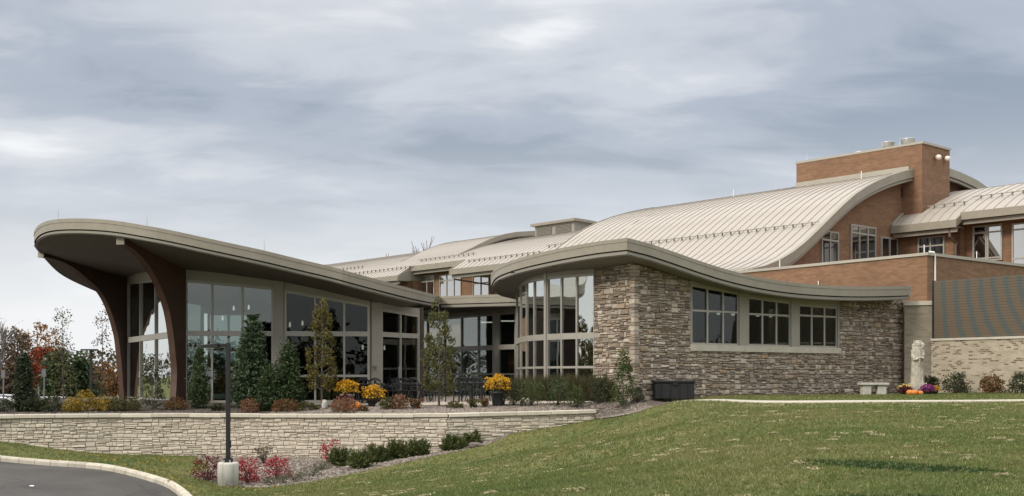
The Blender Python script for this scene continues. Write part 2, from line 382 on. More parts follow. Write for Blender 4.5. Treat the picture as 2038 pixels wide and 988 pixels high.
def cdt_sheet(poly, step, zfun, jitter=0.15):
    """triangulated sheet over a plan polygon with interior points; returns verts, faces"""
    P2 = [Vector((p[0], p[1])) for p in poly]
    area = sum(P2[i].x * P2[(i+1) % len(P2)].y - P2[(i+1) % len(P2)].x * P2[i].y for i in range(len(P2)))
    if area < 0: P2.reverse()
    xs = [p.x for p in P2]; ys = [p.y for p in P2]
    gx, gy = np.meshgrid(np.arange(min(xs), max(xs), step), np.arange(min(ys), max(ys), step))
    gx = gx.ravel() + RNG.uniform(-jitter, jitter, gx.size) * step; gy = gy.ravel() + RNG.uniform(-jitter, jitter, gy.size) * step
    m = inside(P2, gx, gy); pts = P2 + [Vector((a, b)) for a, b in zip(gx[m], gy[m])]
    n = len(P2)
    vs, es, fs, *_ = delaunay_2d_cdt(pts, [], [list(range(n))], 1, 1e-5)
    z = zfun(np.array([v.x for v in vs]), np.array([v.y for v in vs]))
    out = []
    for f in fs:
        a, b, c = [vs[i] for i in f[:3]]
        out.append(tuple(f) if (b - a).cross(c - a) > 0 else tuple(reversed(f)))
    return [(v.x, v.y, float(zz)) for v, zz in zip(vs, z)], out
def densify(poly, step):
    out = []
    for i in range(len(poly)):
        a = Vector(poly[i][:2]); b = Vector(poly[(i+1) % len(poly)][:2]); n = max(1, int((b - a).length / step))
        out += [a.lerp(b, k / n) for k in range(n)]
    return out
def spline(pts, per=6, closed=False):
    """Catmull-Rom through tuples of any dimension"""
    P_ = [np.array(p, float) for p in pts]; n = len(P_); out = []
    rng = range(n) if closed else range(n - 1)
    for i in rng:
        g = (lambda k: P_[k % n]) if closed else (lambda k: P_[min(max(k, 0), n - 1)])
        p0, p1, p2, p3 = g(i-1), g(i), g(i+1), g(i+2)
        for k in range(per):
            s = k / per
            out.append(0.5 * ((2*p1) + (-p0+p2)*s + (2*p0-5*p1+4*p2-p3)*s*s + (-p0+3*p1-3*p2+p3)*s**3))
    if not closed: out.append(P_[-1])
    return out

# ================================================================== TERRAIN
def T3(px, py, d): p = P(px, py, d); return (p.x, p.y, p.z)
lawn_pts = [T3(2038,988,13), T3(1700,988,13.2), T3(1400,988,13.6), T3(1019,988,14.5), T3(800,988,18.5), T3(640,988,24.5), T3(500,988,29.5),
  T3(1330,803,37.2), T3(1500,802,36.5), T3(1700,801,36.3), T3(2038,799,36.3), (25,36,-0.72), (25,50,-0.68), (25,20,-0.95),
  T3(1400,791,43.4), T3(1600,787,47.2), T3(1800,784,50.3), T3(2038,783,46.5), (12,43,-0.76), (22,60,-0.7), (10,60,-0.8),
  T3(454,968,33), T3(640,955,33.5), T3(760,930,35), T3(880,905,36.7), T3(990,880,38.2), T3(1100,857,39.2), T3(1185,838,39.8), T3(1260,825,38.4), T3(1500,813,33.5), T3(1700,812,33.3), T3(2038,810,33.3), T3(1500,855,24), T3(1800,854,24), T3(1500,915,17), T3(1850,915,17),
  T3(1260,838,35.4), T3(1260,866,30), T3(1260,918,22), T3(1330,819,34), T3(1330,850,28), T3(1330,905,20), T3(1185,851,36.6), T3(1185,874,31), T3(1185,916,24), T3(1100,887,34), T3(1100,935,25),
  (0,0,-1.65), (8,0,-1.25), (15,5,-1.1), (-8,4,-2.2), (-16,6,-2.9), (-25,10,-3.0), (0,-15,-1.9), (20,-15,-1.0), (-25,-15,-3.2),
  T3(0,988,26), T3(200,988,28), T3(370,988,30), T3(0,910,35), T3(200,927,33.5), T3(330,960,31.5), (-30,35,-2.1), (-30,22,-2.9),
  T3(0,880,37.6), T3(100,893,38), T3(200,903,38.5), T3(400,908,39), T3(640,912,39), T3(885,899,38.7), T3(960,884,39.1), T3(1022,862,39.5), T3(1185,834,40.6),
  (-28,46,-2.4), (-15,50,-2.7), (-5,50,-2.6), (-12,62,-2.8), (0,62,-2.2), (-30,70,-2.7), (-40,50,-2.5), (-45,90,-2.7), (-20,95,-2.7), (5,90,-2.0), (30,90,-1.0), (-60,30,-2.6), (45,40,-0.6), (45,10,-1.0)]
lawn = TPS(lawn_pts, 2e-2)
def lawn_z(x, y):
    """survey surface inside the site, easing to level ground outside it"""
    x = np.atleast_1d(np.asarray(x, float)); y = np.atleast_1d(np.asarray(y, float))
    cx = np.clip(x, -55, 42); cy = np.clip(y, -14, 92)
    z = lawn(cx, cy); d = np.hypot(x - cx, y - cy); k = np.clip(d / 120, 0, 1); k = k * k * (3 - 2 * k)
    return z * (1 - k) + (-2.6) * k
def gz(x, y): return float(lawn_z(x, y)[0])

# road edge (kerb line) on the left; the road lies on the camera side of it
kerb_line = [PL(-330, 33.0), PL(-150, 35.0), PL(0, 35.0), PL(100, 34.4), PL(200, 33.6), PL(270, 32.7), PL(325, 31.6), PL(356, 30.6), PL(369, 29.6), PL(372, 28.4), PL(366, 26.8), PL(345, 24.5), PL(290, 20.5)]
kerb_s = [Vector(p) for p in spline([tuple(p) for p in kerb_line], 6)]
road_poly = [Vector(p) for p in kerb_s] + [Vector((-16, 14)), Vector((-34, 12)), Vector((-60, 22)), Vector((-62, 32)), Vector((-40, 34))]
def terrain_mesh():
    xs = np.unique(np.r_[np.linspace(-3000, -70, 22), np.arange(-70, -24, 3), np.arange(-24, -20, 0.5), np.arange(-20, -4, 0.25), np.arange(-4, 26, 0.5), np.arange(26, 60, 3), np.linspace(60, 3000, 22)])
    ys = np.unique(np.r_[np.linspace(-600, -20, 10), np.arange(-20, 8, 3), np.arange(8, 20, 0.5), np.arange(20, 37, 0.25), np.arange(37, 56, 0.5), np.arange(56, 110, 3), np.linspace(110, 4500, 26)])
    X, Y = np.meshgrid(xs, ys); x = X.ravel(); y = Y.ravel(); z = lawn_z(x, y)
    dep = inside(road_poly, x, y)
    for p in densify([Vector(q) for q in kerb_s], 0.1)[:-200]: dep |= (x - p.x) ** 2 + (y - p.y) ** 2 < 0.19 ** 2
    z = z - 0.35 * dep
    nx, ny = len(xs), len(ys); i = np.arange(nx * ny).reshape(ny, nx)
    Q = np.stack([i[:-1, :-1], i[:-1, 1:], i[1:, 1:], i[1:, :-1]], -1).reshape(-1, 4)
    return np.c_[x, y, z], Q
def mat_lawn():
    m, t, b, o = new_mat('lawn_grass')
    tc = t.nodes.new('ShaderNodeTexCoord')
    n1 = tex_noise(t, 0.35, 4, 0.6, tc.outputs['Object']); n2 = tex_noise(t, 2.2, 5, 0.65, tc.outputs['Object'])
    mp = t.nodes.new('ShaderNodeMapping'); mp.inputs['Scale'].default_value = (6, 14, 6); t.links.new(tc.outputs['Object'], mp.inputs['Vector'])
    n3 = tex_noise(t, 3.0, 5, 0.7, mp.outputs[0])
    r1 = ramp_node(t, n1.outputs['Fac'], [(0.085, 0.108, 0.034), (0.122, 0.130, 0.047), (0.160, 0.150, 0.062)], [0.32, 0.5, 0.68])
    r2 = ramp_node(t, n2.outputs['Fac'], [(0.72, 0.80, 0.68), (1.0, 1.0, 1.0), (1.35, 1.22, 1.1)], [0.3, 0.5, 0.72])
    r3 = ramp_node(t, n3.outputs['Fac'], [(0.7, 0.75, 0.65), (1.0, 1.0, 1.0), (1.4, 1.3, 1.15)], [0.3, 0.5, 0.72])
    mx = t.nodes.new('ShaderNodeMix'); mx.data_type = 'RGBA'; mx.blend_type = 'MULTIPLY'; mx.inputs['Factor'].default_value = 1
    t.links.new(r1.outputs[0], mx.inputs[6]); t.links.new(r2.outputs[0], mx.inputs[7])
    mx2 = t.nodes.new('ShaderNodeMix'); mx2.data_type = 'RGBA'; mx2.blend_type = 'MULTIPLY'; mx2.inputs['Factor'].default_value = 1
    t.links.new(mx.outputs[2], mx2.inputs[6]); t.links.new(r3.outputs[0], mx2.inputs[7])
    t.links.new(mx2.outputs[2], b.inputs['Base Color']); b.inputs['Roughness'].default_value = 0.9; b.inputs['Specular IOR Level'].default_value = 0.15
    add_bump(t, b, n3.outputs['Fac'], 0.8, 0.04)
    return m
V, Q = terrain_mesh()
ground = struct(np_mesh('ground', V, Q, mat_lawn(), smooth=True))

# ------------------------------------------------------------------ road + kerb
def mat_asphalt():
    m, t, b, o = new_mat('asphalt')
    tc = t.nodes.new('ShaderNodeTexCoord')
    n1 = tex_noise(t, 0.5, 5, 0.6, tc.outputs['Object']); n2 = tex_noise(t, 120, 2, 0.6, tc.outputs['Object'])
    r = ramp_node(t, n1.outputs['Fac'], [(0.044, 0.041, 0.038), (0.060, 0.056, 0.052), (0.082, 0.077, 0.071)], [0.3, 0.5, 0.75])
    r2 = ramp_node(t, n2.outputs['Fac'], [(0.7, 0.7, 0.7), (1.35, 1.33, 1.3)], [0.35, 0.65])
    mx = t.nodes.new('ShaderNodeMix'); mx.data_type = 'RGBA'; mx.blend_type = 'MULTIPLY'; mx.inputs['Factor'].default_value = 1
    t.links.new(r.outputs[0], mx.inputs[6]); t.links.new(r2.outputs[0], mx.inputs[7]); t.links.new(mx.outputs[2], b.inputs['Base Color'])
    b.inputs['Roughness'].default_value = 0.75; add_bump(t, b, n2.outputs['Fac'], 0.4, 0.01)
    # hairline cracks and a few oil stains
    wv = tex_noise(t, 1.2, 3, 0.6, tc.outputs['Object']); vm = t.nodes.new('ShaderNodeVectorMath'); vm.operation = 'MULTIPLY_ADD'
    t.links.new(wv.outputs['Color'], vm.inputs[0]); vm.inputs[1].default_value = (0.8, 0.8, 0.8); t.links.new(tc.outputs['Object'], vm.inputs[2])
    vo = t.nodes.new('ShaderNodeTexVoronoi'); vo.feature = 'DISTANCE_TO_EDGE'; vo.inputs['Scale'].default_value = 0.28; t.links.new(vm.outputs[0], vo.inputs['Vector'])
    cr_ = ramp_node(t, vo.outputs['Distance'], [(0.45, 0.45, 0.45), (1, 1, 1)], [0.002, 0.008])
    os_ = tex_noise(t, 0.9, 2, 0.5, tc.outputs['Object']); or_ = ramp_node(t, os_.outputs['Fac'], [(1, 1, 1), (0.68, 0.68, 0.68)], [0.66, 0.74])
    m2_ = t.nodes.new('ShaderNodeMix'); m2_.data_type = 'RGBA'; m2_.blend_type = 'MULTIPLY'; m2_.inputs['Factor'].default_value = 1
    t.links.new(mx.outputs[2], m2_.inputs[6]); t.links.new(cr_.outputs[0], m2_.inputs[7])
    m3_ = t.nodes.new('ShaderNodeMix'); m3_.data_type = 'RGBA'; m3_.blend_type = 'MULTIPLY'; m3_.inputs['Factor'].default_value = 1
    t.links.new(m2_.outputs[2], m3_.inputs[6]); t.links.new(or_.outputs[0], m3_.inputs[7]); t.links.new(m3_.outputs[2], b.inputs['Base Color'])
    return m
v, f = cdt_sheet(densify(road_poly, 1.0), 1.0, lambda x, y: lawn_z(x, y) - 0.13)
mb = MB(); mb.add(v, f); road = struct(mb.build('road', mat_asphalt(), smooth=True))
def kerb_piece(a, b, off0, off1):
    def sect(p, n):
        z = gz(p.x, p.y)
        return [(p + n * o_, z + h) for o_, h in ((0.0, -0.30), (0.0, -0.03), (0.03, 0.015), (0.17, 0.03), (0.20, 0.02), (0.20, -0.30))]
    out = []
    for p, n in ((a, off0), (b, off1)): out += [(q.x, q.y, z) for q, z in sect(p, n)]
    m = 6; fs = [(i, i + 1, m + i + 1, m + i) for i in range(m - 1)] + [(5, 4, 3, 2, 1, 0), (6, 7, 8, 9, 10, 11)]
    return out, fs
kerb = thing('kerb', 'pale concrete kerb curving round the edge of the asphalt road', 'kerb', (kerb_s[10].x, kerb_s[10].y, gz(*kerb_s[10]) - .3))
KM = mat_random('kerb_concrete', [(0.50, 0.46, 0.375), (0.40, 0.37, 0.305), (0.54, 0.50, 0.41)], 'OBJECT', 0.85, 3, 0.22, 0.3, 35)
ks = kerb_s
nrm = []
for i in range(len(ks)):
    t_ = (ks[min(i+1, len(ks)-1)] - ks[max(i-1, 0)]).normalized(); nrm.append(Vector((-t_.y, t_.x)))
seg = []; acc = 0
for i in range(0, len(ks) - 1, 2):
    mb = MB()
    for j in range(i, min(i + 2, len(ks) - 1)):
        a, b = ks[j], ks[j+1]
        if j == i: a = a + (b - a).normalized() * 0.018
        vs, fs = kerb_piece(a, b, nrm[j], nrm[j+1]); mb.add(vs, fs)
    mb.build('kerb_stone', KM, kerb)

# ------------------------------------------------------------------ retaining wall line
wall_line = [(-140,37.0,827), (-60,37.4,826.3), (0,37.8,825.4), (100,38.2,824.6), (230,38.8,823.6), (400,39.2,823.2), (480,39.3,824.2), (700,39.2,824), (885,38.9,823.6), (1000,39.5,820.4), (1185,40.7,815.6)]
WL = []
for i in range(len(wall_line) - 1):
    a, b = wall_line[i], wall_line[i+1]
    for k in range(4):
        s = k / 4; q = tuple(a[j] * (1 - s) + b[j] * s for j in range(3)); pa = P(*a[:1], a[2], a[1]); pb = P(*b[:1], b[2], b[1])
        WL.append(pa.lerp(pb, s))
WL.append(P(1185, 815.6, 40.7))
wall_cum = [0.0]
for i in range(len(WL) - 1): wall_cum.append(wall_cum[-1] + (WL[i+1].xy - WL[i].xy).length)
def wall_at(s):
    s = min(max(s, 0), wall_cum[-1] - 1e-4)
    for i in range(len(WL) - 1):
        if wall_cum[i+1] > s: break
    k = (s - wall_cum[i]) / (wall_cum[i+1] - wall_cum[i]); t = (WL[i+1].xy - WL[i].xy).normalized()
    return WL[i].lerp(WL[i+1], k), t
def base_z(s):
    p, t = wall_at(s); n = Vector((t.y, -t.x)); q = p.xy + n * 0.1; return gz(q.x, q.y)
CAP_H = 0.13

# terrace (planting bed behind the wall)
edge_px = [(1186,836,40.2), (1225,831,39.4), (1265,822,38.7), (1300,812,38.1), (1332,803.5,37.5)]
terr_front = [p.xy + Vector((0, 0.12)) for p in WL]
terr_poly = terr_front + [PL(a, d) for a, b, d in edge_px] + [Vector((5.3, 40.2)), Vector((4.75, 41.7)), Vector((3.6, 43.8)), Vector((2.6, 46)), Vector((2.0, 60)), Vector((-4, 70)), Vector((-24, 72)), Vector((-34, 60)), Vector((-33, 40))]
tp = [(p.x, p.y + 0.2, p.z - 0.03) for p in WL[::2]] + [T3(a, b, d) for a, b, d in edge_px] + \
     [T3(370,800,44), T3(555,806,44.4), T3(740,804,44.8), T3(830,800,47), (-4,56,-1.0), (0,50,-1.0), T3(1110,801,43.3), T3(1185,799,43.2), T3(1240,799,41.8), T3(1300,798,41), (-20,50,-1.1), (-25,60,-1.3), (-30,50,-1.3), (0,62,-1.0), (-15,70,-1.0), T3(1000,803,43.2), T3(900,805,42.6), T3(760,807,42), T3(620,811,41.6), T3(420,813,41.5)]
terr = TPS(tp, 1e-2)
def terr_z(x, y): return np.maximum(terr(x, y), np.where(np.atleast_1d(x) > 1.0, lawn_z(x, y) + 0.03, -9))
def tz(x, y): return float(terr_z(x, y)[0])
def mat_mulch(name='mulch', a=(0.06, 0.047, 0.037), c=(0.20, 0.168, 0.14)):
    m, t, b, o = new_mat(name)
    tc = t.nodes.new('ShaderNodeTexCoord')
    n1 = tex_noise(t, 22, 5, 0.75, tc.outputs['Object'], 1.0); n2 = tex_noise(t, 0.8, 4, 0.6, tc.outputs['Object'])
    r = ramp_node(t, n1.outputs['Fac'], [a, tuple((a[i] + c[i]) / 2 for i in range(3)), c], [0.33, 0.5, 0.68])
    r2 = ramp_node(t, n2.outputs['Fac'], [(0.75, 0.72, 0.7), (1.2, 1.2, 1.2)], [0.35, 0.65])
    mx = t.nodes.new('ShaderNodeMix'); mx.data_type = 'RGBA'; mx.blend_type = 'MULTIPLY'; mx.inputs['Factor'].default_value = 1
    t.links.new(r.outputs[0], mx.inputs[6]); t.links.new(r2.outputs[0], mx.inputs[7]); t.links.new(mx.outputs[2], b.inputs['Base Color'])
    b.inputs['Roughness'].default_value = 0.95; add_bump(t, b, n1.outputs['Fac'], 1.0, 0.06)
    return m
MULCH = mat_mulch()
v, f = cdt_sheet(densify(terr_poly, 0.6), 0.7, terr_z)
mb = MB(); mb.add(v, f); terrace = struct(mb.build('planting_terrace', MULCH, smooth=True))

# lower bed in front of the wall
bed_px = [(376,958,33.9), (410,962,33.4), (450,967,33.1), (520,972,32.7), (600,963,33.1), (700,946,34.1), (800,925,35.4), (880,905,36.7), (960,884,38.1), (992,876,38.5)]
bed_poly = [PL(a, d) for a, b, d in bed_px] + [wall_at(s)[0].xy - Vector((0, 0.06)) for s in np.linspace(19.2, 8.2, 12)] + [PL(420, 36.0), PL(385, 34.6)]
def edge_dist(poly, x, y):
    d = np.full(len(x), 1e9)
    for i in range(len(poly)):
        ax, ay = poly[i][0], poly[i][1]; bx_, by_ = poly[(i+1) % len(poly)][0], poly[(i+1) % len(poly)][1]; l2 = (bx_-ax)**2 + (by_-ay)**2 + 1e-9
        t = np.clip(((x-ax)*(bx_-ax) + (y-ay)*(by_-ay)) / l2, 0, 1); d = np.minimum(d, np.hypot(x - ax - t*(bx_-ax), y - ay - t*(by_-ay)))
    return d
def lz2(off): return lambda x, y: lawn_z(x, y) + off * np.clip(edge_dist(bed_poly, x, y) / 0.5, -0.0, 1) - 0.012 * (edge_dist(bed_poly, x, y) < 0.02)
v, f = cdt_sheet(densify(bed_poly, 0.4), 0.5, lz2(0.035))
mb = MB(); mb.add(v, f); bed = struct(mb.build('mulch_bed', MULCH, smooth=True))
# wood and stone chips lying on both beds
def chips(poly, zf, n, name, mat, size=(0.02, 0.06), seed=3):
    r = np.random.default_rng(seed); xs = [p[0] for p in poly]; ys = [p[1] for p in poly]
    x = r.uniform(min(xs), max(xs), n * 6); y = r.uniform(min(ys), max(ys), n * 6); k = inside(poly, x, y)
    x, y = x[k][:n], y[k][:n]; m = len(x); z = zf(x, y)
    a = r.uniform(0, 2 * np.pi, m); l = r.uniform(*size, m); w = l * r.uniform(0.35, 0.8, m); h = r.uniform(0.012, 0.04, m); tl = r.uniform(-0.5, 0.5, m)
    ca, sa = np.cos(a), np.sin(a)
    base = [(-1, -1, 0), (1, -1, 0), (1, 1, 0), (-1, 1, 0), (0.1, 0, 1)]
    Vs = np.stack([np.c_[x + (bx * l) * ca - (by * w) * sa, y + (bx * l) * sa + (by * w) * ca, z + bz * h + bx * tl * 0.02] for bx, by, bz in base], 1).reshape(-1, 3)
    o = np.arange(m)[:, None] * 5
    Fs = np.concatenate([o + np.array([[0, 1, 4]]), o + np.array([[1, 2, 4]]), o + np.array([[2, 3, 4]]), o + np.array([[3, 0, 4]])])
    return stuff(np_mesh(name, Vs, Fs, mat))
CHIP = mat_random('chip', [(0.08, 0.058, 0.046), (0.22, 0.185, 0.155), (0.13, 0.10, 0.08), (0.33, 0.29, 0.25), (0.17, 0.135, 0.11)], 'ISLAND', 0.95, 20, 0.2, 0)
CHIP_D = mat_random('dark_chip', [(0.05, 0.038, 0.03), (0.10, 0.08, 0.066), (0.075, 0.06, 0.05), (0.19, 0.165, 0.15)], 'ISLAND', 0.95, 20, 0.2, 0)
tag(chips(bed_poly, lz2(0.035), 6500, 'mulch_chips', CHIP), 'grey wood mulch chips covering the lower bed round the lamp post', 'mulch')
front_strip = [p for p in terr_front if p.x > -8.5] + [PL(a, d) for a, b, d in edge_px] + [Vector((4.6, 41.4)), Vector((2.9, 42.3)), Vector((-8.5, 41.5))]
tag(chips(front_strip, terr_z, 12000, 'mulch_chips', CHIP, (0.02, 0.065), 5), 'grey mulch chips on the upper bed behind the retaining wall and its right end', 'mulch')
left_strip = [p for p in terr_front if p.x <= -8.5] + [Vector((-8.5, 43.5)), Vector((-20, 43.5))]
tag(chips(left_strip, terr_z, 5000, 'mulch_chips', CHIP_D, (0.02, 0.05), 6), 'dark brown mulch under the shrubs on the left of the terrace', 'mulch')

# patio slab and path
patio_poly = [PL(655, 41.7), PL(770, 41.7), PL(900, 41.8), PL(1020, 42.0), PL(1100, 42.3), PL(1190, 42.2), Vector((3.2, 43.6)), Vector((2.0, 45.0)), Vector((0.6, 48)), Vector((0.3, 57)), Vector((-4.5, 63)), Vector((-4.0, 48)), PL(745, 44.6), PL(655, 44.2)]
v, f = cdt_sheet(densify(patio_poly, 0.8), 1.0, lambda x, y: terr_z(x, y) + 0.03)
mb = MB(); mb.add(v, f); patio = struct(mb.build('patio', PATIO))
path_c = [PL(1310, 40.2), PL(1330, 39.2), PL(1362, 38.0), PL(1410, 37.4), PL(1500, 36.8), PL(1700, 36.5), PL(1900, 36.5), PL(2200, 36.6)]
path_c = [Vector(p) for p in spline([tuple(p) for p in path_c], 5)]
PATHM = mat_plain('path_concrete', (0.47, 0.43, 0.35), 0.85, 0, 0.1, 2, 0.15, 40)
mb = MB(); pn = []
for i, p in enumerate(path_c):
    t_ = (path_c[min(i+1, len(path_c)-1)] - path_c[max(i-1, 0)]).normalized(); n = Vector((-t_.y, t_.x))
    for o_, h_ in ((-0.5, -0.1), (-0.5, 0.03), (0.5, 0.03), (0.5, -0.1)):
        q = p + n * o_; mb.v.append((q.x, q.y, gz(q.x, q.y) + h_))
mb.f = [(4*i + j, 4*i+4 + j, 4*i+5 + j, 4*i+1 + j) for i in range(len(path_c) - 1) for j in range(3)]
path = struct(mb.build('path', PATHM))
# far parking lot
mb = MB()
park = [Vector((-110, 72)), Vector((-16, 72)), Vector((-16, 120)), Vector((-110, 120))]
v, f = cdt_sheet(densify(park, 6), 6, lambda x, y: lawn_z(x, y) + 0.03)
mb.add(v, f); struct(mb.build('parking_lot', MATS['asphalt']))

# ================================================================== STONE LAYING
def stone_unit(seed):
    """irregular split-faced block, unit size, front towards -y (depth 0..-1)"""
    r = random.Random(seed); j = lambda a: r.uniform(-a, a)
    back = [(-.5, 0, -.5), (.5, 0, -.5), (.5, 0, .5), (-.5, 0, .5)]
    mid = [(-.5 + abs(j(.02)), -.5 + j(.1), -.5 + abs(j(.08))), (.5 - abs(j(.02)), -.5 + j(.1), -.5 + abs(j(.08))), (.5 - abs(j(.02)), -.5 + j(.1), .5 - abs(j(.08))), (-.5 + abs(j(.02)), -.5 + j(.1), .5 - abs(j(.08)))]
    fr = [(-.46 + j(.03), -.95 + j(.1), -.33 + j(.08)), (.46 + j(.03), -.95 + j(.1), -.33 + j(.08)), (.46 + j(.03), -.90 + j(.1), .30 + j(.08)), (-.46 + j(.03), -.90 + j(.1), .30 + j(.08))]
    cx_ = j(.35); c = (cx_, -0.99 + j(.05), j(.2))
    vs = back + mid + fr + [c]
    fs = [(i, (i+1) % 4, 4 + (i+1) % 4, 4 + i) for i in range(4)] + [(4 + i, 4 + (i+1) % 4, 8 + (i+1) % 4, 8 + i) for i in range(4)] + [(8 + i, 8 + (i+1) % 4, 12) for i in range(4)]
    return vs, fs
UNITS = [stone_unit(i) for i in range(10)]
def lay(L, z0f, z1f, band=(0.2, 0.32), width=(0.35, 1.0), layers=(2, 4), split=0.45, seed=1, holes=()):
    """courses of broken ledge stone: list of (u0,u1,z0,z1)"""
    r = random.Random(seed); us = np.linspace(0, L, 60)
    zmin = min(z0f(u) for u in us); zmax = max(z1f(u) for u in us); z = zmin; out = []
    while z < zmax:
        h = r.uniform(*band); u = -r.uniform(0, 0.3)
        while u < L:
            w = r.uniform(*width); k = r.randint(*layers); cuts = sorted(r.uniform(0.15, 0.85) for _ in range(k - 1)); cuts = [0] + cuts + [1]
            cuts = [cuts[0]] + [c for a_, c in zip(cuts[:-1], cuts[1:]) if c - a_ > 0.12]; cuts[-1] = 1
            for a, b in zip(cuts[:-1], cuts[1:]):
                parts = [(u, u + w)]
                if r.random() < split and w > 0.3: m = u + w * r.uniform(0.3, 0.7); parts = [(u, m), (m, u + w)]
                for p0, p1 in parts: out.append((p0, p1, z + h * a, z + h * b))
            u += w
        z += h
    res = []
    for (a, b, c, d) in out:
        a = max(a, 0); b = min(b, L)
        if b - a < 0.04: continue
        m = (a + b) / 2; c = max(c, min(z0f(a), z0f(b)) - 0.06); d = min(d, z1f(a), z1f(b))
        if d - c < 0.025: continue
        segs = [(a, b, c, d)]
        for (ha, hb, hc, hd) in holes:
            ns = []
            for (a2, b2, c2, d2) in segs:
                if b2 <= ha or a2 >= hb or d2 <= hc or c2 >= hd: ns.append((a2, b2, c2, d2)); continue
                if a2 < ha - 0.03: ns.append((a2, ha, c2, d2))
                if b2 > hb + 0.03: ns.append((hb, b2, c2, d2))
                aa, bb = max(a2, ha), min(b2, hb)
                if c2 < hc - 0.02: ns.append((aa, bb, c2, hc))
                if d2 > hd + 0.02: ns.append((aa, bb, hd, d2))
            segs = ns
        res += segs
    return res
def frame4(o, t):
    """4x4: local x along t (plan), local z up, local y into the wall"""
    t = Vector((t.x, t.y, 0)).normalized(); y = Vector((0, 0, 1)).cross(t)
    return Matrix(((t.x, y.x, 0, o.x), (t.y, y.y, 0, o.y), (0, 0, 1, o.z), (0, 0, 0, 1)))
def place_stones(rects, frame_of, parent, mat_obj, mat_isl, depth, name='stone', gap=0.006, seed=2, nmax=300, score=None):
    r = random.Random(seed)
    meshes = []
    for i, (vs, fs) in enumerate(UNITS):
        me = bpy.data.meshes.new(name); me.from_pydata(vs, [], fs); me.update(); me.materials.append(mat_obj); meshes.append(me)
    order = sorted(range(len(rects)), key=lambda i: -(score(rects[i]) if score else (rects[i][1]-rects[i][0])*(rects[i][3]-rects[i][2])))
    big = set(order[:nmax]); AV = []; AF = []; off = 0
    for i, (a, b, c, d) in enumerate(rects):
        M = frame_of((a + b) / 2, (c + d) / 2); dep = r.uniform(*depth); k = r.randrange(len(UNITS))
        S = Matrix.Diagonal((b - a - gap, dep, d - c - gap, 1)); flip = -1 if r.random() < .5 else 1
        MM = M @ S
        if i in big:
            place(name, meshes[k], parent, mat4=MM)
        else:
            vs, fs = UNITS[k]; W = np.array([list(MM @ Vector(v)) for v in vs]); AV.append(W)
            for f_ in fs: AF.append(tuple(q + off for q in f_))
            off += len(vs)
    if AV:
        me = bpy.data.meshes.new(name + '_infill'); me.from_pydata(np.concatenate(AV).tolist(), [], AF); me.update()
        stuff(link_mesh('stone_infill', me, mat_isl, parent))

# ------------------------------------------------------------------ retaining wall
rw = thing('retaining_wall', 'long low cream limestone retaining wall with a flat cap below the terrace', 'wall', tuple(wall_at(10)[0].xy) + (base_z(10),))
Ltot = wall_cum[-1]
mb = MB()
for i in range(len(WL) - 1):
    s0, s1 = wall_cum[i], wall_cum[i+1]; a, b = WL[i], WL[i+1]
    mb.beam(a.xy, b.xy, 0.0, base_z(s0) - 0.4, a.z - CAP_H, 0.35, base_z(s1) - 0.4, b.z - CAP_H)
core = mb.build('wall_core', MORTAR_L, rw)
rects = lay(Ltot, lambda u: base_z(u) - 0.02, lambda u: wall_at(u)[0].z - CAP_H - 0.005, (0.11, 0.17), (0.16, 0.48), (1, 3), 0.4, 11)
def fr_wall(u, z):
    p, t = wall_at(u); return frame4(Vector((p.x, p.y, z)), t)
place_stones(rects, fr_wall, core, RT_OBJ, RT_ISL, (0.03, 0.065), seed=4, gap=0.006, score=lambda q: (q[1]-q[0])*(q[3]-q[2]) if 2.5 < q[0] else 0)
s = 0.0; i = 0
while s < Ltot - 0.05:
    l = min(random.uniform(1.0, 1.5), Ltot - s); n = 2; mb = MB()
    zo = random.uniform(-0.006, 0.008)
    p0, t0 = wall_at(s + 0.004); p1, t1 = wall_at(s + l - 0.004)
    a, b = p0.xy, p1.xy; t_ = (b - a).normalized(); nn = Vector((t_.y, -t_.x))
    q = [a + nn * 0.11, b + nn * 0.11, b - nn * 0.36, a - nn * 0.36]
    za, zb = p0.z + zo, p1.z + zo
    mb.slab(q, [za - CAP_H, zb - CAP_H, zb - CAP_H, za - CAP_H], [za, zb, zb, za])
    o = mb.build('cap_stone', CAPST, rw)
    bm = o.modifiers.new('bevel', 'BEVEL'); bm.width = 0.015; bm.segments = 1
    s += l

# ================================================================== shared building helpers
def ring_normals(loop):
    n = len(loop); out = []
    for i in range(n):
        a = Vector(loop[i-1][:2]); b = Vector(loop[(i+1) % n][:2]); t = (b - a).normalized(); out.append(Vector((t.y, -t.x)))   # outward for CCW
    return out
def ccw(loop):
    a = sum(loop[i][0] * loop[(i+1) % len(loop)][1] - loop[(i+1) % len(loop)][0] * loop[i][1] for i in range(len(loop)))
    return loop if a > 0 else loop[::-1]
def strip(parent, name, mat, loop, nr, idx, prof):
    mb = MB(); m = len(prof)
    for i in idx:
        p = loop[i]; n = nr[i]
        for o, dz in prof: mb.v.append((p[0] + n.x * o, p[1] + n.y * o, p[2] + dz))
    for k in range(len(idx) - 1):
        for j in range(m): 
            j2 = (j + 1) % m
            mb.f.append((k*m + j, (k+1)*m + j, (k+1)*m + j2, k*m + j2))
    mb.f += [tuple(range(m)), tuple(reversed(range((len(idx)-1)*m, len(idx)*m)))]
    return mb.build(name, mat, parent)
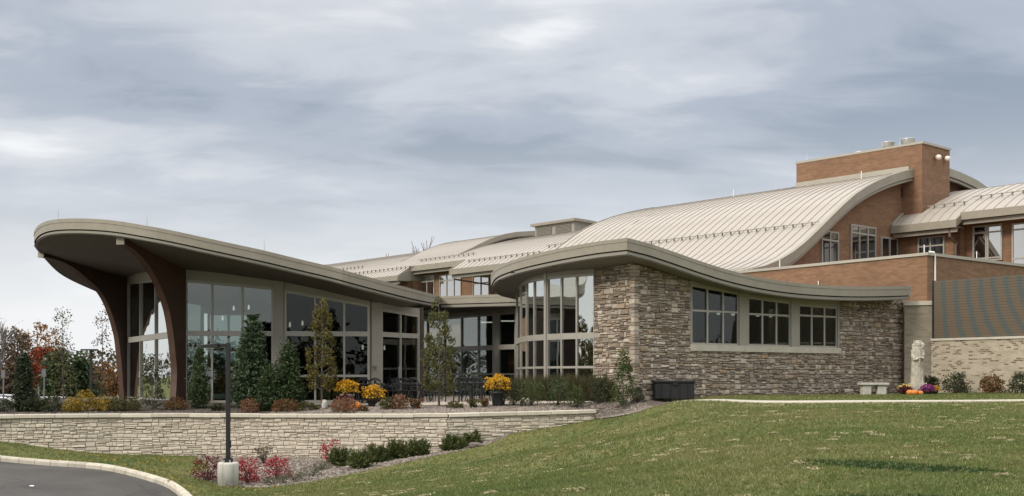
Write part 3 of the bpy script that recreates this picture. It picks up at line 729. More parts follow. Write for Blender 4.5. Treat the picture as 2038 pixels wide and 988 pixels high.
def roof_slab(owner, loop, step, h1=0.34, h2=0.51, seg=7, soff=SOFFIT, inner=()):
    """free-form roof: top sheet, soffit, two-band fascia broken into lengths"""
    loop = ccw(loop); f = TPS(list(loop) + list(inner), 1e-3); poly = [(p[0], p[1]) for p in loop]
    v, fc = cdt_sheet(poly, step, f, 0.05); mb = MB(); mb.add(v, fc)
    v2 = [(a, b, c - h2 + 0.03) for a, b, c in v]
    top = mb.build('roof', FLASH, owner, True)
    mb = MB(); mb.add(v2, [tuple(reversed(q)) for q in fc]); mb.build('soffit', soff, owner, True)
    nr = ring_normals(loop); n = len(loop); i = 0
    while i < n:
        j = min(i + seg, n); idx = [k % n for k in range(i, j + 1)]
        strip(owner, 'fascia_upper', TAUPE, loop, nr, idx, [(-0.02, 0.04), (0.015, 0.04), (0.015, -0.09), (0.0, -0.095), (0.0, -h1), (-0.02, -h1)])
        strip(owner, 'fascia_joint', GROOVE, loop, nr, idx, [(-0.10, -h1 + 0.01), (-0.09, -h1 + 0.01), (-0.09, -h1 - 0.05), (-0.10, -h1 - 0.05)])
        strip(owner, 'fascia_lower', TAUPE_D, loop, nr, idx, [(-0.09, -h1 - 0.045), (-0.045, -h1 - 0.045), (-0.045, -h2), (-0.09, -h2)])
        i = j
    return f
def curtain(owner, A, B, splits, rails, z0, z1a, z1b, glass, mw=0.07, dep=0.14, name='curtain_wall', head=0.09, jamb=0.09, rail_h=0.12, frame=ALU, sill=0.10):
    """glazed bay from plan point A to B; splits = fractions of inner mullions, rails = [(z, height)]"""
    A = Vector(A[:2]); B = Vector(B[:2]); L = (B - A).length; zt = lambda s: z1a + (z1b - z1a) * s; at = lambda s: A.lerp(B, s)
    j = jamb / L
    mb = MB(); d = dep / 2
    mb.beam(at(0), at(j), dep, z0, zt(0), None, z0, zt(j)); mb.beam(at(1 - j), at(1), dep, z0, zt(1 - j), None, z0, zt(1))
    mb.beam(at(j), at(1 - j), dep - 0.006, z0, z0 + sill)
    mb.beam(at(j), at(1 - j), dep - 0.006, zt(j) - head, zt(j), None, zt(1 - j) - head, zt(1 - j))
    fr = mb.build(name, frame, owner)
    hw = mw / 2 / L
    for s in splits:
        mb = MB(); mb.beam(at(s - hw), at(s + hw), dep + 0.01, z0 + sill, zt(s) - head); mb.build('mullion', frame, fr)
    edges = [j] + [e for s in splits for e in (s - hw, s + hw)] + [1 - j]
    zs = [z0 + sill] + [e for z, h in rails for e in (z - h / 2, z + h / 2)] + [None]
    for k in range(0, len(edges), 2):
        sa, sb = edges[k], edges[k+1]
        for q in range(0, len(zs), 2):
            za = zs[q]; zb = zs[q+1]
            ta, tb = (zb, zb) if zb is not None else (zt(sa) - head, zt(sb) - head)
            if min(ta, tb) - za < 0.05: continue
            mb = MB(); mb.beam(at(sa), at(sb), 0.024, za, ta, None, za, tb); mb.build('pane', glass, fr)
        for z, h in rails:
            if z + h / 2 < min(zt(sa), zt(sb)) - head:
                mb = MB(); mb.beam(at(sa), at(sb), dep - 0.004, z - h / 2, z + h / 2); mb.build('rail', frame, fr)
    return fr
def rod(owner, p, h=0.55):
    mb = MB(); mb.tube([p, (p[0], p[1], p[2] + h * .35), (p[0], p[1], p[2] + h)], [0.022, 0.012, 0.006], 6); mb.lathe([(0.05, 0), (0.05, 0.04)], 8, p)
    return mb.build('lightning_rod', STEEL, owner)

# ================================================================== GLASS PAVILION
pav = thing('glass_pavilion', 'curved glass pavilion with swooping taupe roof carried on two brown timber ribs', 'building', (-9, 46, -1.0))
front = [(874,590,56.5), (858,587,52.0), (838,582,48.0), (800,572,44.6), (708,547,42.4), (657,533,41.9), (590,517,41.4), (520,500,40.7), (460,487,40.3), (400,474,40.0), (340,461,39.8), (286,451,39.8), (230,442,40.0), (180,438,40.4), (140,437.5,40.9), (110,439.5,41.7), (90,444,42.6), (76,452,43.7), (68,464,45.0)]
back = [(71,496,47.2), (81,508,48.8), (111,540,52), (141,559,55), (190,581,59.5)]
loop = [(wx(a, d), d, wz(b, d)) for a, b, d in front] + [(wx(a, d), d, wz(b, d) + 0.50) for a, b, d in back]
loop = [tuple(p) for p in spline(loop, 4)] + [(-19.5, 64, 4.75), (-17.5, 68, 4.6), (-12, 71, 4.4), (-4, 70, 4.2)]
inner = [(wx(px, d), d, wz(py, d) + 0.47) for px, py, d in ((375,539,44.2), (400,540,44.3), (470,549,44.4), (544,559,44.6), (626,575,44.75), (690,591,44.9), (734,602,45.0), (780,612,46.2), (826,621,47.4), (256,553,52.8), (300,541,48.6))]
pav_top = roof_slab(pav, loop, 1.0, 0.34, 0.50, 6, SOFFIT, inner)
def pav_soff(x, y): return pav_top.at(x, y) - 0.47
for px, d in ((108, 41.9), (285, 39.9), (520, 40.9), (700, 43.3)):
    q = PL(px, d) ; q = q + Vector((0.05, 0.25)); rod(pav, (q.x, q.y, pav_top.at(q.x, q.y) + 0.02), 0.5)
# timber ribs
def rib(A, Tp, outer, thick, zfoot):
    """A inner plan point at the glass, Tp plan point at the tip; outer = pixel outline of the free edge, foot first"""
    A = Vector(A); Tp = Vector(Tp); dr = (Tp - A).normalized(); n = Vector((dr.y, -dr.x))
    lo = []
    for px, py in outer:
        k = (px - CX) / F; r = (k * A.y - A.x) / (dr.x - k * dr.y); d = A.y + dr.y * r; lo.append((r, wz(py, d)))
    lo[0] = (lo[0][0], zfoot)
    lo = [tuple(q) for q in spline(lo, 4)]
    rs = [q[0] for q in lo]; tip = rs[-1]
    hi = [(r, pav_soff(*(A + dr * r)) + 0.04) for r in np.linspace(tip, 0.0, 14)]
    top_at = lambda r: pav_soff(*(A + dr * r)) + 0.04
    # solid by CDT in the (r, z) plane
    poly = [Vector((r, z)) for r, z in lo] + [Vector((r, z)) for r, z in hi] + [Vector((0.0, zfoot))]
    vv, ee, ff, *_ = delaunay_2d_cdt(poly, [], [list(range(len(poly)))], 1, 1e-5)
    mb = MB()
    for sgn in (1, -1):
        o = len(mb.v)
        for p_ in vv: q = A + dr * p_.x + n * (sgn * thick / 2); mb.v.append((q.x, q.y, p_.y))
        for t in ff: mb.f.append(tuple(i + o for i in (t if sgn > 0 else reversed(t))))
    nv = len(vv)
    for i, j in [(k, (k + 1) % len(poly)) for k in range(len(poly))]: mb.f.append((i, j, nv + j, nv + i))
    o = mb.build('timber_rib', WOOD, pav)
    mb = MB(); q = A + dr * (tip - 0.02); z = lo[-1][1]; zt = top_at(tip)
    mb.beam(q, q + dr * 0.05, thick + 0.05, z - 0.02, zt); mb.build('rib_end_cap', TAUPE, pav)
    return o
r1 = rib(PL(364, 44.1), PL(241, 40.25), [(342,812), (346,745), (343,704), (339,666), (331,619), (318,581), (305,553), (291,531), (276,512), (258,496), (240,486)], 0.26, -1.3)
r2 = rib(PL(256, 53.0), PL(80, 48.4), [(243,800), (238,733), (234,695), (229,662), (214,614), (196,581), (171,557), (141,533), (111,519), (82,512)], 0.28, -1.3)
# front glazing
FLOORZ = -1.05
A0, A1, A1b, A2, A2b, A3 = PL(368, 44.2), PL(545, 44.6), PL(566, 44.6), PL(736, 44.95), PL(756, 45.3), PL(832, 47.5)
RZ = 1.66
def zpx(py, d): return wz(py, d)
def header(a, b, za, zb, nseg=4):
    mb = MB(); n = nseg
    a = Vector(a[:2]); b = Vector(b[:2])
    for k in range(n):
        p, q = a.lerp(b, k / n), a.lerp(b, (k + 1) / n); fz = lambda s: za + (zb - za) * s
        mb.beam(p, q, 0.16, fz(k / n) + 0.003, pav_soff(p.x, p.y) + 0.03, None, fz((k + 1) / n) + 0.003, pav_soff(q.x, q.y) + 0.03)
    return mb.build('header_panel', PANEL, pav)
g = [(A0, A1, [0.305, 0.645], 557, 573), (A1b, A2, [0.36, 0.70], 578, 608), (A2b, A3, [0.50], 615, 628)]
for i, (a, b, sp, y0, y1) in enumerate(g):
    za, zb = wz(y0, a.y), wz(y1, b.y)
    rails = [(RZ, 0.19)] if i != 1 else [(0.03, 0.09), (RZ, 0.19)]
    curtain(pav, a, b, sp, rails, FLOORZ, za, zb, GLASS if i == 0 else GLASS_B, 0.075, 0.16, sill=0.14)
    header(a, b, za, zb)
B0, B1 = PL(256, 52.8), PL(352, 45.0)
za, zb = wz(563, 52.8), wz(553, 45.0)
curtain(pav, B0, B1, [0.30, 0.62], [(RZ, 0.24)], FLOORZ, za, zb, GLASS_R, 0.075, 0.16, sill=0.14); header(B0, B1, za, zb)
C0 = Vector((-16.6, 62.0))
curtain(pav, C0, B0, [0.33, 0.66], [(RZ, 0.2)], FLOORZ, 3.9, 3.9, GLASS, 0.075, 0.16); header(C0, B0, 3.9, 3.9)
for a, b in ((A1, A1b), (A2, A2b)):
    mb = MB(); m_ = (a + b) / 2; t_ = (b - a).normalized(); mb.beam(a + t_ * 0.003, b - t_ * 0.003, 0.30, FLOORZ - 0.1, pav_soff(m_.x, m_.y) + 0.03); mb.build('column', PANEL, pav)
q = (A2 + A2b) / 2
mb = MB(); mb.box(q.x - 0.10, q.x + 0.10, q.y - 0.26, q.y - 0.205, 0.28, 0.42); mb.build('plaque', mat_plain('plaque_bronze', (0.16, 0.145, 0.125), 0.5), pav)
# plinth, floor, ceiling, inner walls
outline = [A0, A1, A2, A3, Vector((-5.6, 60)), Vector((-6, 66)), C0, B0, B1]
mb = MB(); mb.slab([p + Vector((0, 0.25)) for p in ccw(outline)], -1.5, FLOORZ + 0.04); mb.build('floor_slab', FLOORM, pav)
for a, b in ((A0, A1), (A1, A1b), (A1b, A2), (A2, A2b), (A2b, A3), (B0, B1)):
    mb = MB(); mb.beam(a, b, 0.28, -1.5, FLOORZ - 0.005); mb.build('plinth', CONC, pav)
v, f = cdt_sheet(outline, 1.5, lambda x, y: pav_top(x, y) - 0.55)
mb = MB(); mb.add(v, [tuple(reversed(q)) for q in f]); mb.build('ceiling', CEIL, pav, True)
# end return wall (dark masonry) and interior partitions
E0, E1 = A3 + Vector((0.05, 0.05)), Vector((-4.75, 60.5))
mb = MB(); mb.beam(E0, E1, 0.3, -1.4, pav_soff(E0.x, E0.y) + 0.03, None, -1.4, pav_soff(E1.x, E1.y) + 0.03); mb.build('return_wall', BRICK_D, pav, uv=True)
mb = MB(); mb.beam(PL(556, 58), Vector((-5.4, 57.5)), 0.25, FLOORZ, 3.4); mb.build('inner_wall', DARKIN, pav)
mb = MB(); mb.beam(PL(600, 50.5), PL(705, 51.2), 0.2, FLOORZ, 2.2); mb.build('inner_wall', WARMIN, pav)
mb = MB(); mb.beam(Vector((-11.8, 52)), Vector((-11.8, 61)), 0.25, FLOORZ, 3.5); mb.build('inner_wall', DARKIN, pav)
# rear glazing lets the sky show through
curtain(pav, Vector((-16.4, 62.3)), Vector((-11.9, 62.3)), [0.25, 0.5, 0.75], [(RZ - .2, 0.2), (0.3, 0.1)], FLOORZ, 3.4, 3.4, GLASS, 0.1, 0.16)
mb = MB(); mb.beam(Vector((-16.6, 62.3)), Vector((-11.8, 62.3)), 0.2, 3.405, pav_soff(-14, 62.3) + .02); mb.build('header_panel', PANEL, pav)
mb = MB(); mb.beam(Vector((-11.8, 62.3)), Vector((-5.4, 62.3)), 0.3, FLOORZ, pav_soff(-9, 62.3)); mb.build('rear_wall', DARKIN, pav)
# pendant lamps seen through the upper panes
PEND = mat_plain('pendant_glass', (0.55, 0.54, 0.50), 0.3)
b_p = [n_ for n_ in PEND.node_tree.nodes if n_.type == 'BSDF_PRINCIPLED'][0]; b_p.inputs['Emission Color'].default_value = (1.0, 0.93, 0.80, 1); b_p.inputs['Emission Strength'].default_value = 0.7   # lit lamps
for px, py, d in ((443, 638, 49), (465, 618, 51), (495, 616, 52), (602, 648, 49), (577, 651, 48), (722, 696, 49), (765, 697, 51)):
    c = P(px, py, d); mb = MB(); mb.lathe([(0.015, 0.2), (0.03, 0.19), (0.045, 0.08), (0.04, 0)][::-1], 10, tuple(c)); pl_ = mb.build('pendant_lamp', PEND, pav)
    mb = MB(); mb.tube([(c.x, c.y, c.z + .19), (c.x, c.y, pav_top.at(c.x, c.y) - 0.56)], 0.006, 4); mb.build('cord', BLACKM, pl_)
# door pull on the end door
mb = MB(); q = P(797, 745, 46.1); mb.tube([(q.x, q.y, q.z - .25), (q.x - .05, q.y - .1, q.z - .25), (q.x - .05, q.y - .1, q.z + .3), (q.x, q.y, q.z + .3)], 0.02, 6); mb.build('door_pull', STEEL, pav)

# ================================================================== LINK WING
lk = thing('link_wing', 'low glazed link with flat taupe eaves between the pavilion and the round bay', 'building', (-2, 61, -1.0))
la, lb = PL(876, 58.3), PL(1033, 56.6)
loop = [(la.x, la.y, 4.0), (lb.x, lb.y, 4.05), (1.5, 62, 4.05), (2, 74, 4.05), (-8, 80, 4.0), (-6.5, 70, 4.0)]
loop = [(p.x, p.y, 4.02) for p in densify([Vector(q[:2]) for q in loop], 2.0)]
lk_top = roof_slab(lk, loop, 3.0, 0.36, 0.56, 3)
W0, W1 = PL(838, 66.5), PL(1028, 58.2)
def s_of(A, B, px):
    k = (px - CX) / F; d = B - A; return (k * A.y - A.x) / (d.x - k * d.y)
sp = [s_of(W0, W1, p) for p in (852, 886, 920, 953.5)]
zl = 3.26
SPL = W0.lerp(W1, s_of(W0, W1, 984)); SPR = W0.lerp(W1, s_of(W0, W1, 993))
L1_ = (W1 - W0).length
sub = lambda s: s * L1_ / (SPL - W0).length
curtain(lk, W0, SPL, [sub(s) for s in sp], [(0.13, 0.08), (1.51, 0.25)], FLOORZ, zl, zl, GLASS, 0.09, 0.14)
curtain(lk, SPR, W1, [], [(0.13, 0.08), (1.51, 0.25)], FLOORZ, zl, zl, GLASS, 0.08, 0.14)
mb = MB(); mb.beam(SPL, SPR, 0.2, FLOORZ, zl + 0.01); mb.build('column', ALU, lk)
mb = MB(); mb.beam(W0, W1, 0.2, zl + 0.004, 3.52); mb.build('header_panel', PANEL, lk)
mb = MB(); mb.slab(ccw([W0, W1, Vector((2, 70)), Vector((-6, 76))]), -1.4, FLOORZ + .02); mb.build('floor_slab', FLOORM, lk)
n_ = Vector((0.45, 0.9))
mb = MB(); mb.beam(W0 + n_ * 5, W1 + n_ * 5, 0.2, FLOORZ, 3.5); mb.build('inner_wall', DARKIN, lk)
for px in (930, 965, 1005):
    q = W0.lerp(W1, s_of(W0, W1, px)) + n_ * 2.5; mb = MB(); mb.box(q.x - .6, q.x + .6, q.y - .08, q.y + .08, 3.0, 3.06); mb.build('ceiling_light', PEND, lk)
# amber coloured panel with leaf shapes inside the last lower pane
GOLD = mat_plain('amber_panel', (0.22, 0.09, 0.02), 0.35, 0, 0.3, 3); GOLD2 = mat_plain('amber_leaf', (0.55, 0.26, 0.04), 0.35, 0, 0.2, 3)
q = W0.lerp(W1, s_of(W0, W1, 1010)) + n_ * 0.6; tW = (W1 - W0).normalized()
mb = MB(); mb.beam(q - tW * 0.42, q + tW * 0.42, 0.04, 0.25, 1.25); ap = mb.build('amber_panel', GOLD, lk)
mb = MB()
for a in range(-3, 4):
    c = math.radians(a * 24); r = 0.34; tip = (q + tW * (math.sin(c) * r), 0.72 + math.cos(c) * r)
    p0 = q - n_ * 0.05; mb.add([(p0.x, p0.y, 0.6), (p0.x + tW.x * math.sin(c - .15) * r * .6, p0.y + tW.y * math.sin(c - .15) * r * .6, 0.6 + math.cos(c - .15) * r * .6), (p0.x + tW.x * math.sin(c) * r, p0.y + tW.y * math.sin(c) * r, 0.6 + math.cos(c) * r), (p0.x + tW.x * math.sin(c + .15) * r * .6, p0.y + tW.y * math.sin(c + .15) * r * .6, 0.6 + math.cos(c + .15) * r * .6)], [(0, 1, 2, 3)])
mb.build('leaf_emblem', GOLD2, ap)

# ================================================================== STONE WING (round bay + ledge stone front)
stw = thing('stone_wing', 'ledge stone wing with a round glass bay, sharp roof prow and three windows', 'building', (8, 46, -0.8))
PROW = (wx(1248, 40.3), 40.3); REND = (wx(1813, 50.35), 50.35)
def right_edge(px):
    k = (px - CX) / F; dx, dy = REND[0] - PROW[0], REND[1] - PROW[1]; s = (k * PROW[1] - PROW[0]) / (dx - k * dy); return PROW[0] + dx * s, PROW[1] + dy * s
rt = []
for px, py in ((1248,476), (1275,483), (1300,490), (1350,507), (1400,524.5), (1450,540), (1500,552), (1550,561), (1600,567), (1650,570.5), (1700,572.5), (1760,572.5), (1813,571)):
    x, y = right_edge(px); rt.append((x, y, wz(py, y)))
rt = [tuple(p) for p in spline(rt, 3)]
lf = [(1248,476,40.3), (1215,480,40.85), (1182,484.5,41.5), (1121,495.5,42.8), (1065,508,44.4), (1030,517.5,45.8), (1006,526,47.1), (988,535,48.6), (979,547,50.1), (977,557,51.5)]
lf = [(wx(a, d), d, wz(b, d)) for a, b, d in lf] + [(wx(a, d), d, wz(b, d) + 0.56) for a, b, d in ((982,577,53.0), (990,587,54.4), (1005,592,55.6), (1027,597,56.4))]
lf = [tuple(p) for p in spline(lf, 4)]
PD = Vector((-.59, .807))                       # direction of the brick volume's long side
PC = PL(1845.5, 51.6)                           # its near corner
bk = PC + PD * 7.0 + Vector((-0.25, -0.1))
loop = rt + [(REND[0] - .35, REND[1] + .25, rt[-1][2])] + [(bk.x, bk.y, 3.9), (9.0, 60.5, 4.0), (4.5, 60.0, 4.2)] + lf[::-1][:-1]
st_top = roof_slab(stw, loop, 1.2, 0.37, 0.56, 6, SOFFIT_C)
def st_soff(x, y): return st_top.at(x, y) - 0.53
T_S = Vector((REND[0] - PROW[0], REND[1] - PROW[1])).normalized()
CO = Vector((4.42, 41.75))
def u_of(px):
    k = (px - CX) / F; return (k * CO.y - CO.x) / (T_S.x - k * T_S.y)
def sp_at(u): return CO + T_S * u
def zat(px, py): return wz(py, sp_at(u_of(px)).y)
LS = u_of(1801)
gb = lambda u: min(gz(*(sp_at(u) + Vector((0.1, -0.1)))), -0.7)
u0, u1 = u_of(1372), u_of(1669)
sillb0, sillb1 = zat(1378, 699), zat(1668, 704); sillt = sillb0 + 0.25; sillb = (sillb0 + sillb1) / 2; sillt = sillb + 0.24
rects = lay(LS, lambda u: gb(u) - 0.15, lambda u: st_soff(*sp_at(u)) + 0.01, (0.15, 0.25), (0.13, 0.42), (1, 4), 0.35, 21, holes=[(u0, u1, sillb, 99)])
mb = MB()
N0 = 26
for k in range(N0):
    ua, ub = LS * k / N0, LS * (k + 1) / N0; a, b = sp_at(ua), sp_at(ub)
    segs = []
    if ub <= u0 or ua >= u1: segs = [(ua, ub, True)]
    else:
        segs = [(ua, ub, False)]
        if ua < u0: segs = [(ua, u0, True), (u0, ub, False)]
        if ub > u1: segs = [(ua, u1, False), (u1, ub, True)]
    for x0_, x1_, full in segs:
        a, b = sp_at(x0_), sp_at(x1_)
        za, zb = (st_soff(*a), st_soff(*b)) if full else (sillb - .02, sillb - .02)
        mb.beam(a, b, 0.0, -1.4, za, 0.3, -1.4, zb)
swall = mb.build('stone_wall', MORTAR, stw)
TL = Vector((-T_S.y, T_S.x))                    # perpendicular, going back
BAY0 = CO + TL * 2.16
Llf = (CO - BAY0).length
lrects = lay(Llf, lambda u: -1.15, lambda u: st_soff(*(BAY0.lerp(CO, u / Llf))) + 0.01, (0.15, 0.25), (0.14, 0.44), (1, 4), 0.3, 33)
t_l = (CO - BAY0).normalized()
mb = MB(); zz = [st_soff(*BAY0), st_soff(*CO)]; mb.beam(BAY0, CO, 0.0, -1.4, zz[0], 0.3, -1.4, zz[1]); lwall = mb.build('stone_return_wall', MORTAR, stw)
place_stones(rects, lambda u, z: frame4(Vector((*sp_at(u), z)), T_S), swall, ST_OBJ, ST_ISL, (0.04, 0.10), seed=6, gap=0.008)
place_stones(lrects, lambda u, z: frame4(Vector((*(BAY0 + t_l * u), z)), t_l), lwall, ST_OBJ, ST_ISL, (0.04, 0.10), seed=8, gap=0.008)
# quoins at the corner
mb = MB(); z = -1.2; r_ = random.Random(5); q_l = []
ztop = st_soff(*CO) - 0.02
qm = []
for k in range(5):
    rq = random.Random(90 + k); jq = lambda: rq.uniform(-.03, .03)
    vs = [(sx * .5 + jq(), sy * .5 + jq(), sz * .5 + jq() * .6) for sz in (-1, 1) for sx, sy in ((-1, -1), (1, -1), (1, 1), (-1, 1))]
    bmq = bmesh.new(); bmv = [bmq.verts.new(v_) for v_ in vs]
    for f_ in ((0,3,2,1),(4,5,6,7),(0,1,5,4),(1,2,6,5),(2,3,7,6),(3,0,4,7)): bmq.faces.new([bmv[i] for i in f_])
    bmesh.ops.bevel(bmq, geom=bmq.edges[:], offset=0.06, segments=1, affect='EDGES')
    me = bpy.data.meshes.new('corner_stone'); bmq.to_mesh(me); bmq.free(); me.materials.append(ST_OBJ); qm.append(me)
while z < ztop - 0.05:
    h = min(r_.uniform(0.08, 0.2), ztop - z); w1 = r_.uniform(0.18, 0.32); w2 = r_.uniform(0.18, 0.32)
    c = CO + T_S * (w1 / 2 - 0.10) + TL * (w2 / 2 - 0.10)
    place('corner_stone', qm[r_.randrange(5)], swall, mat4=frame4(Vector((c.x, c.y, z + h / 2)), T_S) @ Matrix.Diagonal((w1, w2, h - 0.008, 1)))
    z += h
# sill stones, panel band and windows
nS = 6
for k in range(nS):
    a, b = sp_at(u0 - .03 + (u1 - u0 + .06) * k / nS + 0.004), sp_at(u0 - .03 + (u1 - u0 + .06) * (k + 1) / nS - 0.004)
    mb = MB(); mb.beam(a, b, 0.12, sillb, sillt, 0.25); mb.build('window_sill', LIME, stw)
IN = -0.10       # glazing plane set back
nin = Vector((-T_S.y, T_S.x))
wins = [(1376, 1470, 566.5, 583.5), (1489, 1573, 591, 602), (1590, 1666, 606, 612)]
def pan(ua, ub, z0_, fz, name='wall_panel', thick=(0.03, 0.18)):
    n = max(1, int((ub - ua) / 0.5)); mb = MB()
    for k in range(n):
        a, b = sp_at(ua + (ub - ua) * k / n), sp_at(ua + (ub - ua) * (k + 1) / n)
        mb.beam(a, b, thick[0], z0_(ua + (ub - ua) * k / n), fz(a), thick[1], z0_(ua + (ub - ua) * (k + 1) / n), fz(b))
    return mb.build(name, PANEL, stw)
soffp = lambda p: st_soff(p.x, p.y) + 0.02
prev = u0 + .004
for i, (pa, pb, ya, yb) in enumerate(wins):
    ua, ub = u_of(pa), u_of(pb); zta, ztb = zat(pa, ya), zat(pb, yb)
    if ua - prev > 0.02: pan(prev, ua - 0.003, lambda u: sillt + 0.003, soffp, 'pier_panel', (0.05, 0.18))
    pan(ua, ub, lambda u: zta + (ztb - zta) * (u - ua) / (ub - ua) + 0.003, soffp, 'header_panel')
    a, b = sp_at(ua) + nin * 0.06, sp_at(ub) + nin * 0.06
    tr = (zat(pa, 618 if i == 0 else 625), )[0] if i < 2 else zat(pa, 627.8)
    curtain(stw, a, b, [1/3, 2/3], [(tr, 0.075)], sillt + 0.004, zta, ztb, GLASS_B, 0.075, 0.12, 'window', 0.07, 0.06, sill=0.07)
    prev = ub + 0.003
pan(prev, u1 - .004, lambda u: sillt + 0.003, soffp, 'pier_panel', (0.05, 0.18))
# room behind
ra, rb = sp_at(0.5) + nin * 5.5, sp_at(13.0) + nin * 5.5
mb = MB(); mb.beam(ra, rb, 0.2, -0.9, 3.6); mb.build('inner_wall', WARMIN, stw)
mb = MB(); mb.slab(ccw([sp_at(0.4) + nin * .4, sp_at(LS - .3) + nin * .4, rb, ra]), -1.2, -0.85); mb.build('floor_slab', FLOORM, stw)
for u in (u_of(1415), u_of(1465), u_of(1512), u_of(1560), u_of(1612), u_of(1652)):
    q = sp_at(u) + nin * random.uniform(.7, 1.6); mb = MB(); mb.beam(q - T_S * .17, q + T_S * .17, 0.1, -0.85, 3.3); mb.build('inner_column', CEIL, stw)
for u in np.linspace(u0 + .6, u1 - .6, 6):
    q = sp_at(u) + nin * 2.2; mb = MB(); mb.beam(q - T_S * .45, q + T_S * .45, 0.12, 2.55, 2.62); mb.build('ceiling_light', PEND, stw)
# round bay
bay = [BAY0, Vector((2.49, 43.99)), Vector((1.937, 44.55)), Vector((1.40, 45.27)), Vector((0.923, 46.2)), Vector((0.626, 47.15)), Vector((0.39, 48.7)), Vector((0.24, 51.7)), Vector((0.22, 57.5))]
for k in range(len(bay) - 1):
    a, b = bay[k], bay[k+1]
    if k == 3: a = a.lerp(b, 0.11)
    if k == 2: b = b.lerp(a, 0.04)
    curtain(stw, b, a, [], [(0.36, 0.085), (1.55, 0.23)], FLOORZ, 3.88, 3.88, GLASS_R, 0.07, 0.13, 'bay_window', 0.08, 0.035, sill=0.12)
    p, q = bay[k+1], bay[k]; mb = MB(); mb.beam(p, q, 0.14, 3.884, min(st_soff(*p), 4.3) + .03, None, 3.884, min(st_soff(*q), 4.3) + .03); mb.build('header_panel', PANEL, stw)
mb = MB(); a = bay[3]; b = bay[3].lerp(bay[4], .11); c = bay[3].lerp(bay[2], .04); mb.beam(b, c, 0.24, FLOORZ, st_soff(*a) + .02); mb.build('bay_column', ALU, stw)
mb = MB(); mb.slab(ccw(bay[:8] + [Vector((3.5, 52)), Vector((4.5, 45))]), -1.4, FLOORZ + .01); mb.build('floor_slab', FLOORM, stw)
mb = MB(); mb.beam(Vector((3.3, 57)), Vector((4.2, 45.5)), 0.2, FLOORZ, 4.2); mb.build('inner_wall', DARKIN, stw)
v, f = cdt_sheet(bay[:8] + [Vector((3.5, 52)), Vector((4.2, 44.5))], 1.5, lambda x, y: st_top(x, y) - 0.6)
mb = MB(); mb.add(v, [tuple(reversed(q)) for q in f]); mb.build('ceiling', CEIL, stw, True)
for k in (1, 4, 6):
    q = bay[k] + Vector((-0.9, -0.5)); z = st_soff(q.x, q.y); mb = MB(); mb.lathe([(0.09, -0.03), (0.10, 0.0)], 12, (q.x, q.y, z)); mb.build('soffit_light', GROOVE, stw)

# ================================================================== MAIN BRICK BUILDING
mainb = thing('brick_building', 'large brown brick building with long curved standing seam roof and square tower', 'building', (16, 70, -1.0))
OB = Vector((12.97, 62.0)); UU = Vector((-.66, .7513)).normalized(); VV = Vector((.7513, .66)).normalized()
def tw(t, w): return OB + UU * t + VV * w
def w_of(px, t=0.0):
    o = OB + UU * t; k = (px - CX) / F; return (k * o.y - o.x) / (VV.x - k * VV.y)
def t_of(px, w):
    o = OB + VV * w; k = (px - CX) / F; return (k * o.y - o.x) / (UU.x - k * UU.y)
rake_px = [(1471,541), (1500,534.5), (1530,522), (1559,504), (1583,484), (1607,461), (1632,436), (1657,412), (1681,391), (1702,377.5), (1724,366), (1748,356), (1772,348.5), (1797,342.5), (1822,338)]
prof = []
for px, py in rake_px:
    w = w_of(px); prof.append((w, wz(py, tw(0, w).y)))
prof += [(18.7, 13.32), (20.8, 13.2), (23.0, 12.95), (25.4, 12.4), (27.5, 11.7)]
PWs = np.array([p[0] for p in prof]); PZs = np.array([p[1] for p in prof])
def pz(w): return float(np.interp(w, PWs, PZs))
def sst(x, a, b): k = min(max((x - a) / (b - a), 0), 1); return k * k * (3 - 2 * k)
def dz_seg(seg, w):
    if seg == 1: return 0.0
    if seg == 3: return -1.0 + 0.55 * sst(w, 10, 15.5)
    return -1.0 * (1 if seg in (2, 4) else 0)
SEGS = [(1, -0.6, 17.0, -1.25), (1, 17.0, 22.0, 3.0), (2, 22.0, 35.2, 7.0), (2, 35.2, 38.0, 8.4), (3, 38.0, 42.4, 8.4), (3, 42.4, 46.4, 7.0), (4, 46.4, 70.0, 7.0)]
roof = None
def P3(t, w, z): q = tw(t, w); return (q.x, q.y, z)
# underlay sheet = the roof part; panels are its pieces
mb = MB()
for seg, t0, t1, we in SEGS:
    ws = list(np.linspace(we, 27.5, 22)); o = len(mb.v)
    for w in ws: mb.v += [P3(t0, w, pz(w) + dz_seg(seg, w) - 0.03), P3(t1, w, pz(w) + dz_seg(seg, w) - 0.03)]
    mb.f += [(o + 2*i, o + 2*i + 2, o + 2*i + 3, o + 2*i + 1) for i in range(len(ws) - 1)]
roof = mb.build('roof', FLASH, mainb)
PITCH = 0.64
def panel_mesh(seg, we, wid):
    ws = list(np.linspace(we, 18.0, 13)) + [22.5, 27.5]; m = MB(); sec = [(0.0, 0.0), (0.0, 0.04), (0.03, 0.04), (0.03, 0.0), (wid - 0.004, 0.0)]
    for w in ws:
        z = pz(w) + dz_seg(seg, w)
        for s, h in sec: q = UU * s + VV * w; m.v.append((q.x, q.y, z + h))
    k = len(sec)
    m.f = [(i*k + j, i*k + j + 1, (i+1)*k + j + 1, (i+1)*k + j) for i in range(len(ws) - 1) for j in range(k - 1)]
    m.f += [tuple(range(k))]
    me = bpy.data.meshes.new('roof_panel'); me.from_pydata(m.v, [], [tuple(reversed(f)) for f in m.f]); me.update(); me.materials.append(ROOFM)
    return me
for seg, t0, t1, we in SEGS:
    n = max(1, round((t1 - t0) / PITCH)); wid = (t1 - t0) / n; me = panel_mesh(seg, we, wid)
    for k in range(n):
        q = OB + UU * (t0 + k * wid); place('roof_panel', me, roof, loc=(q.x, q.y, 0))
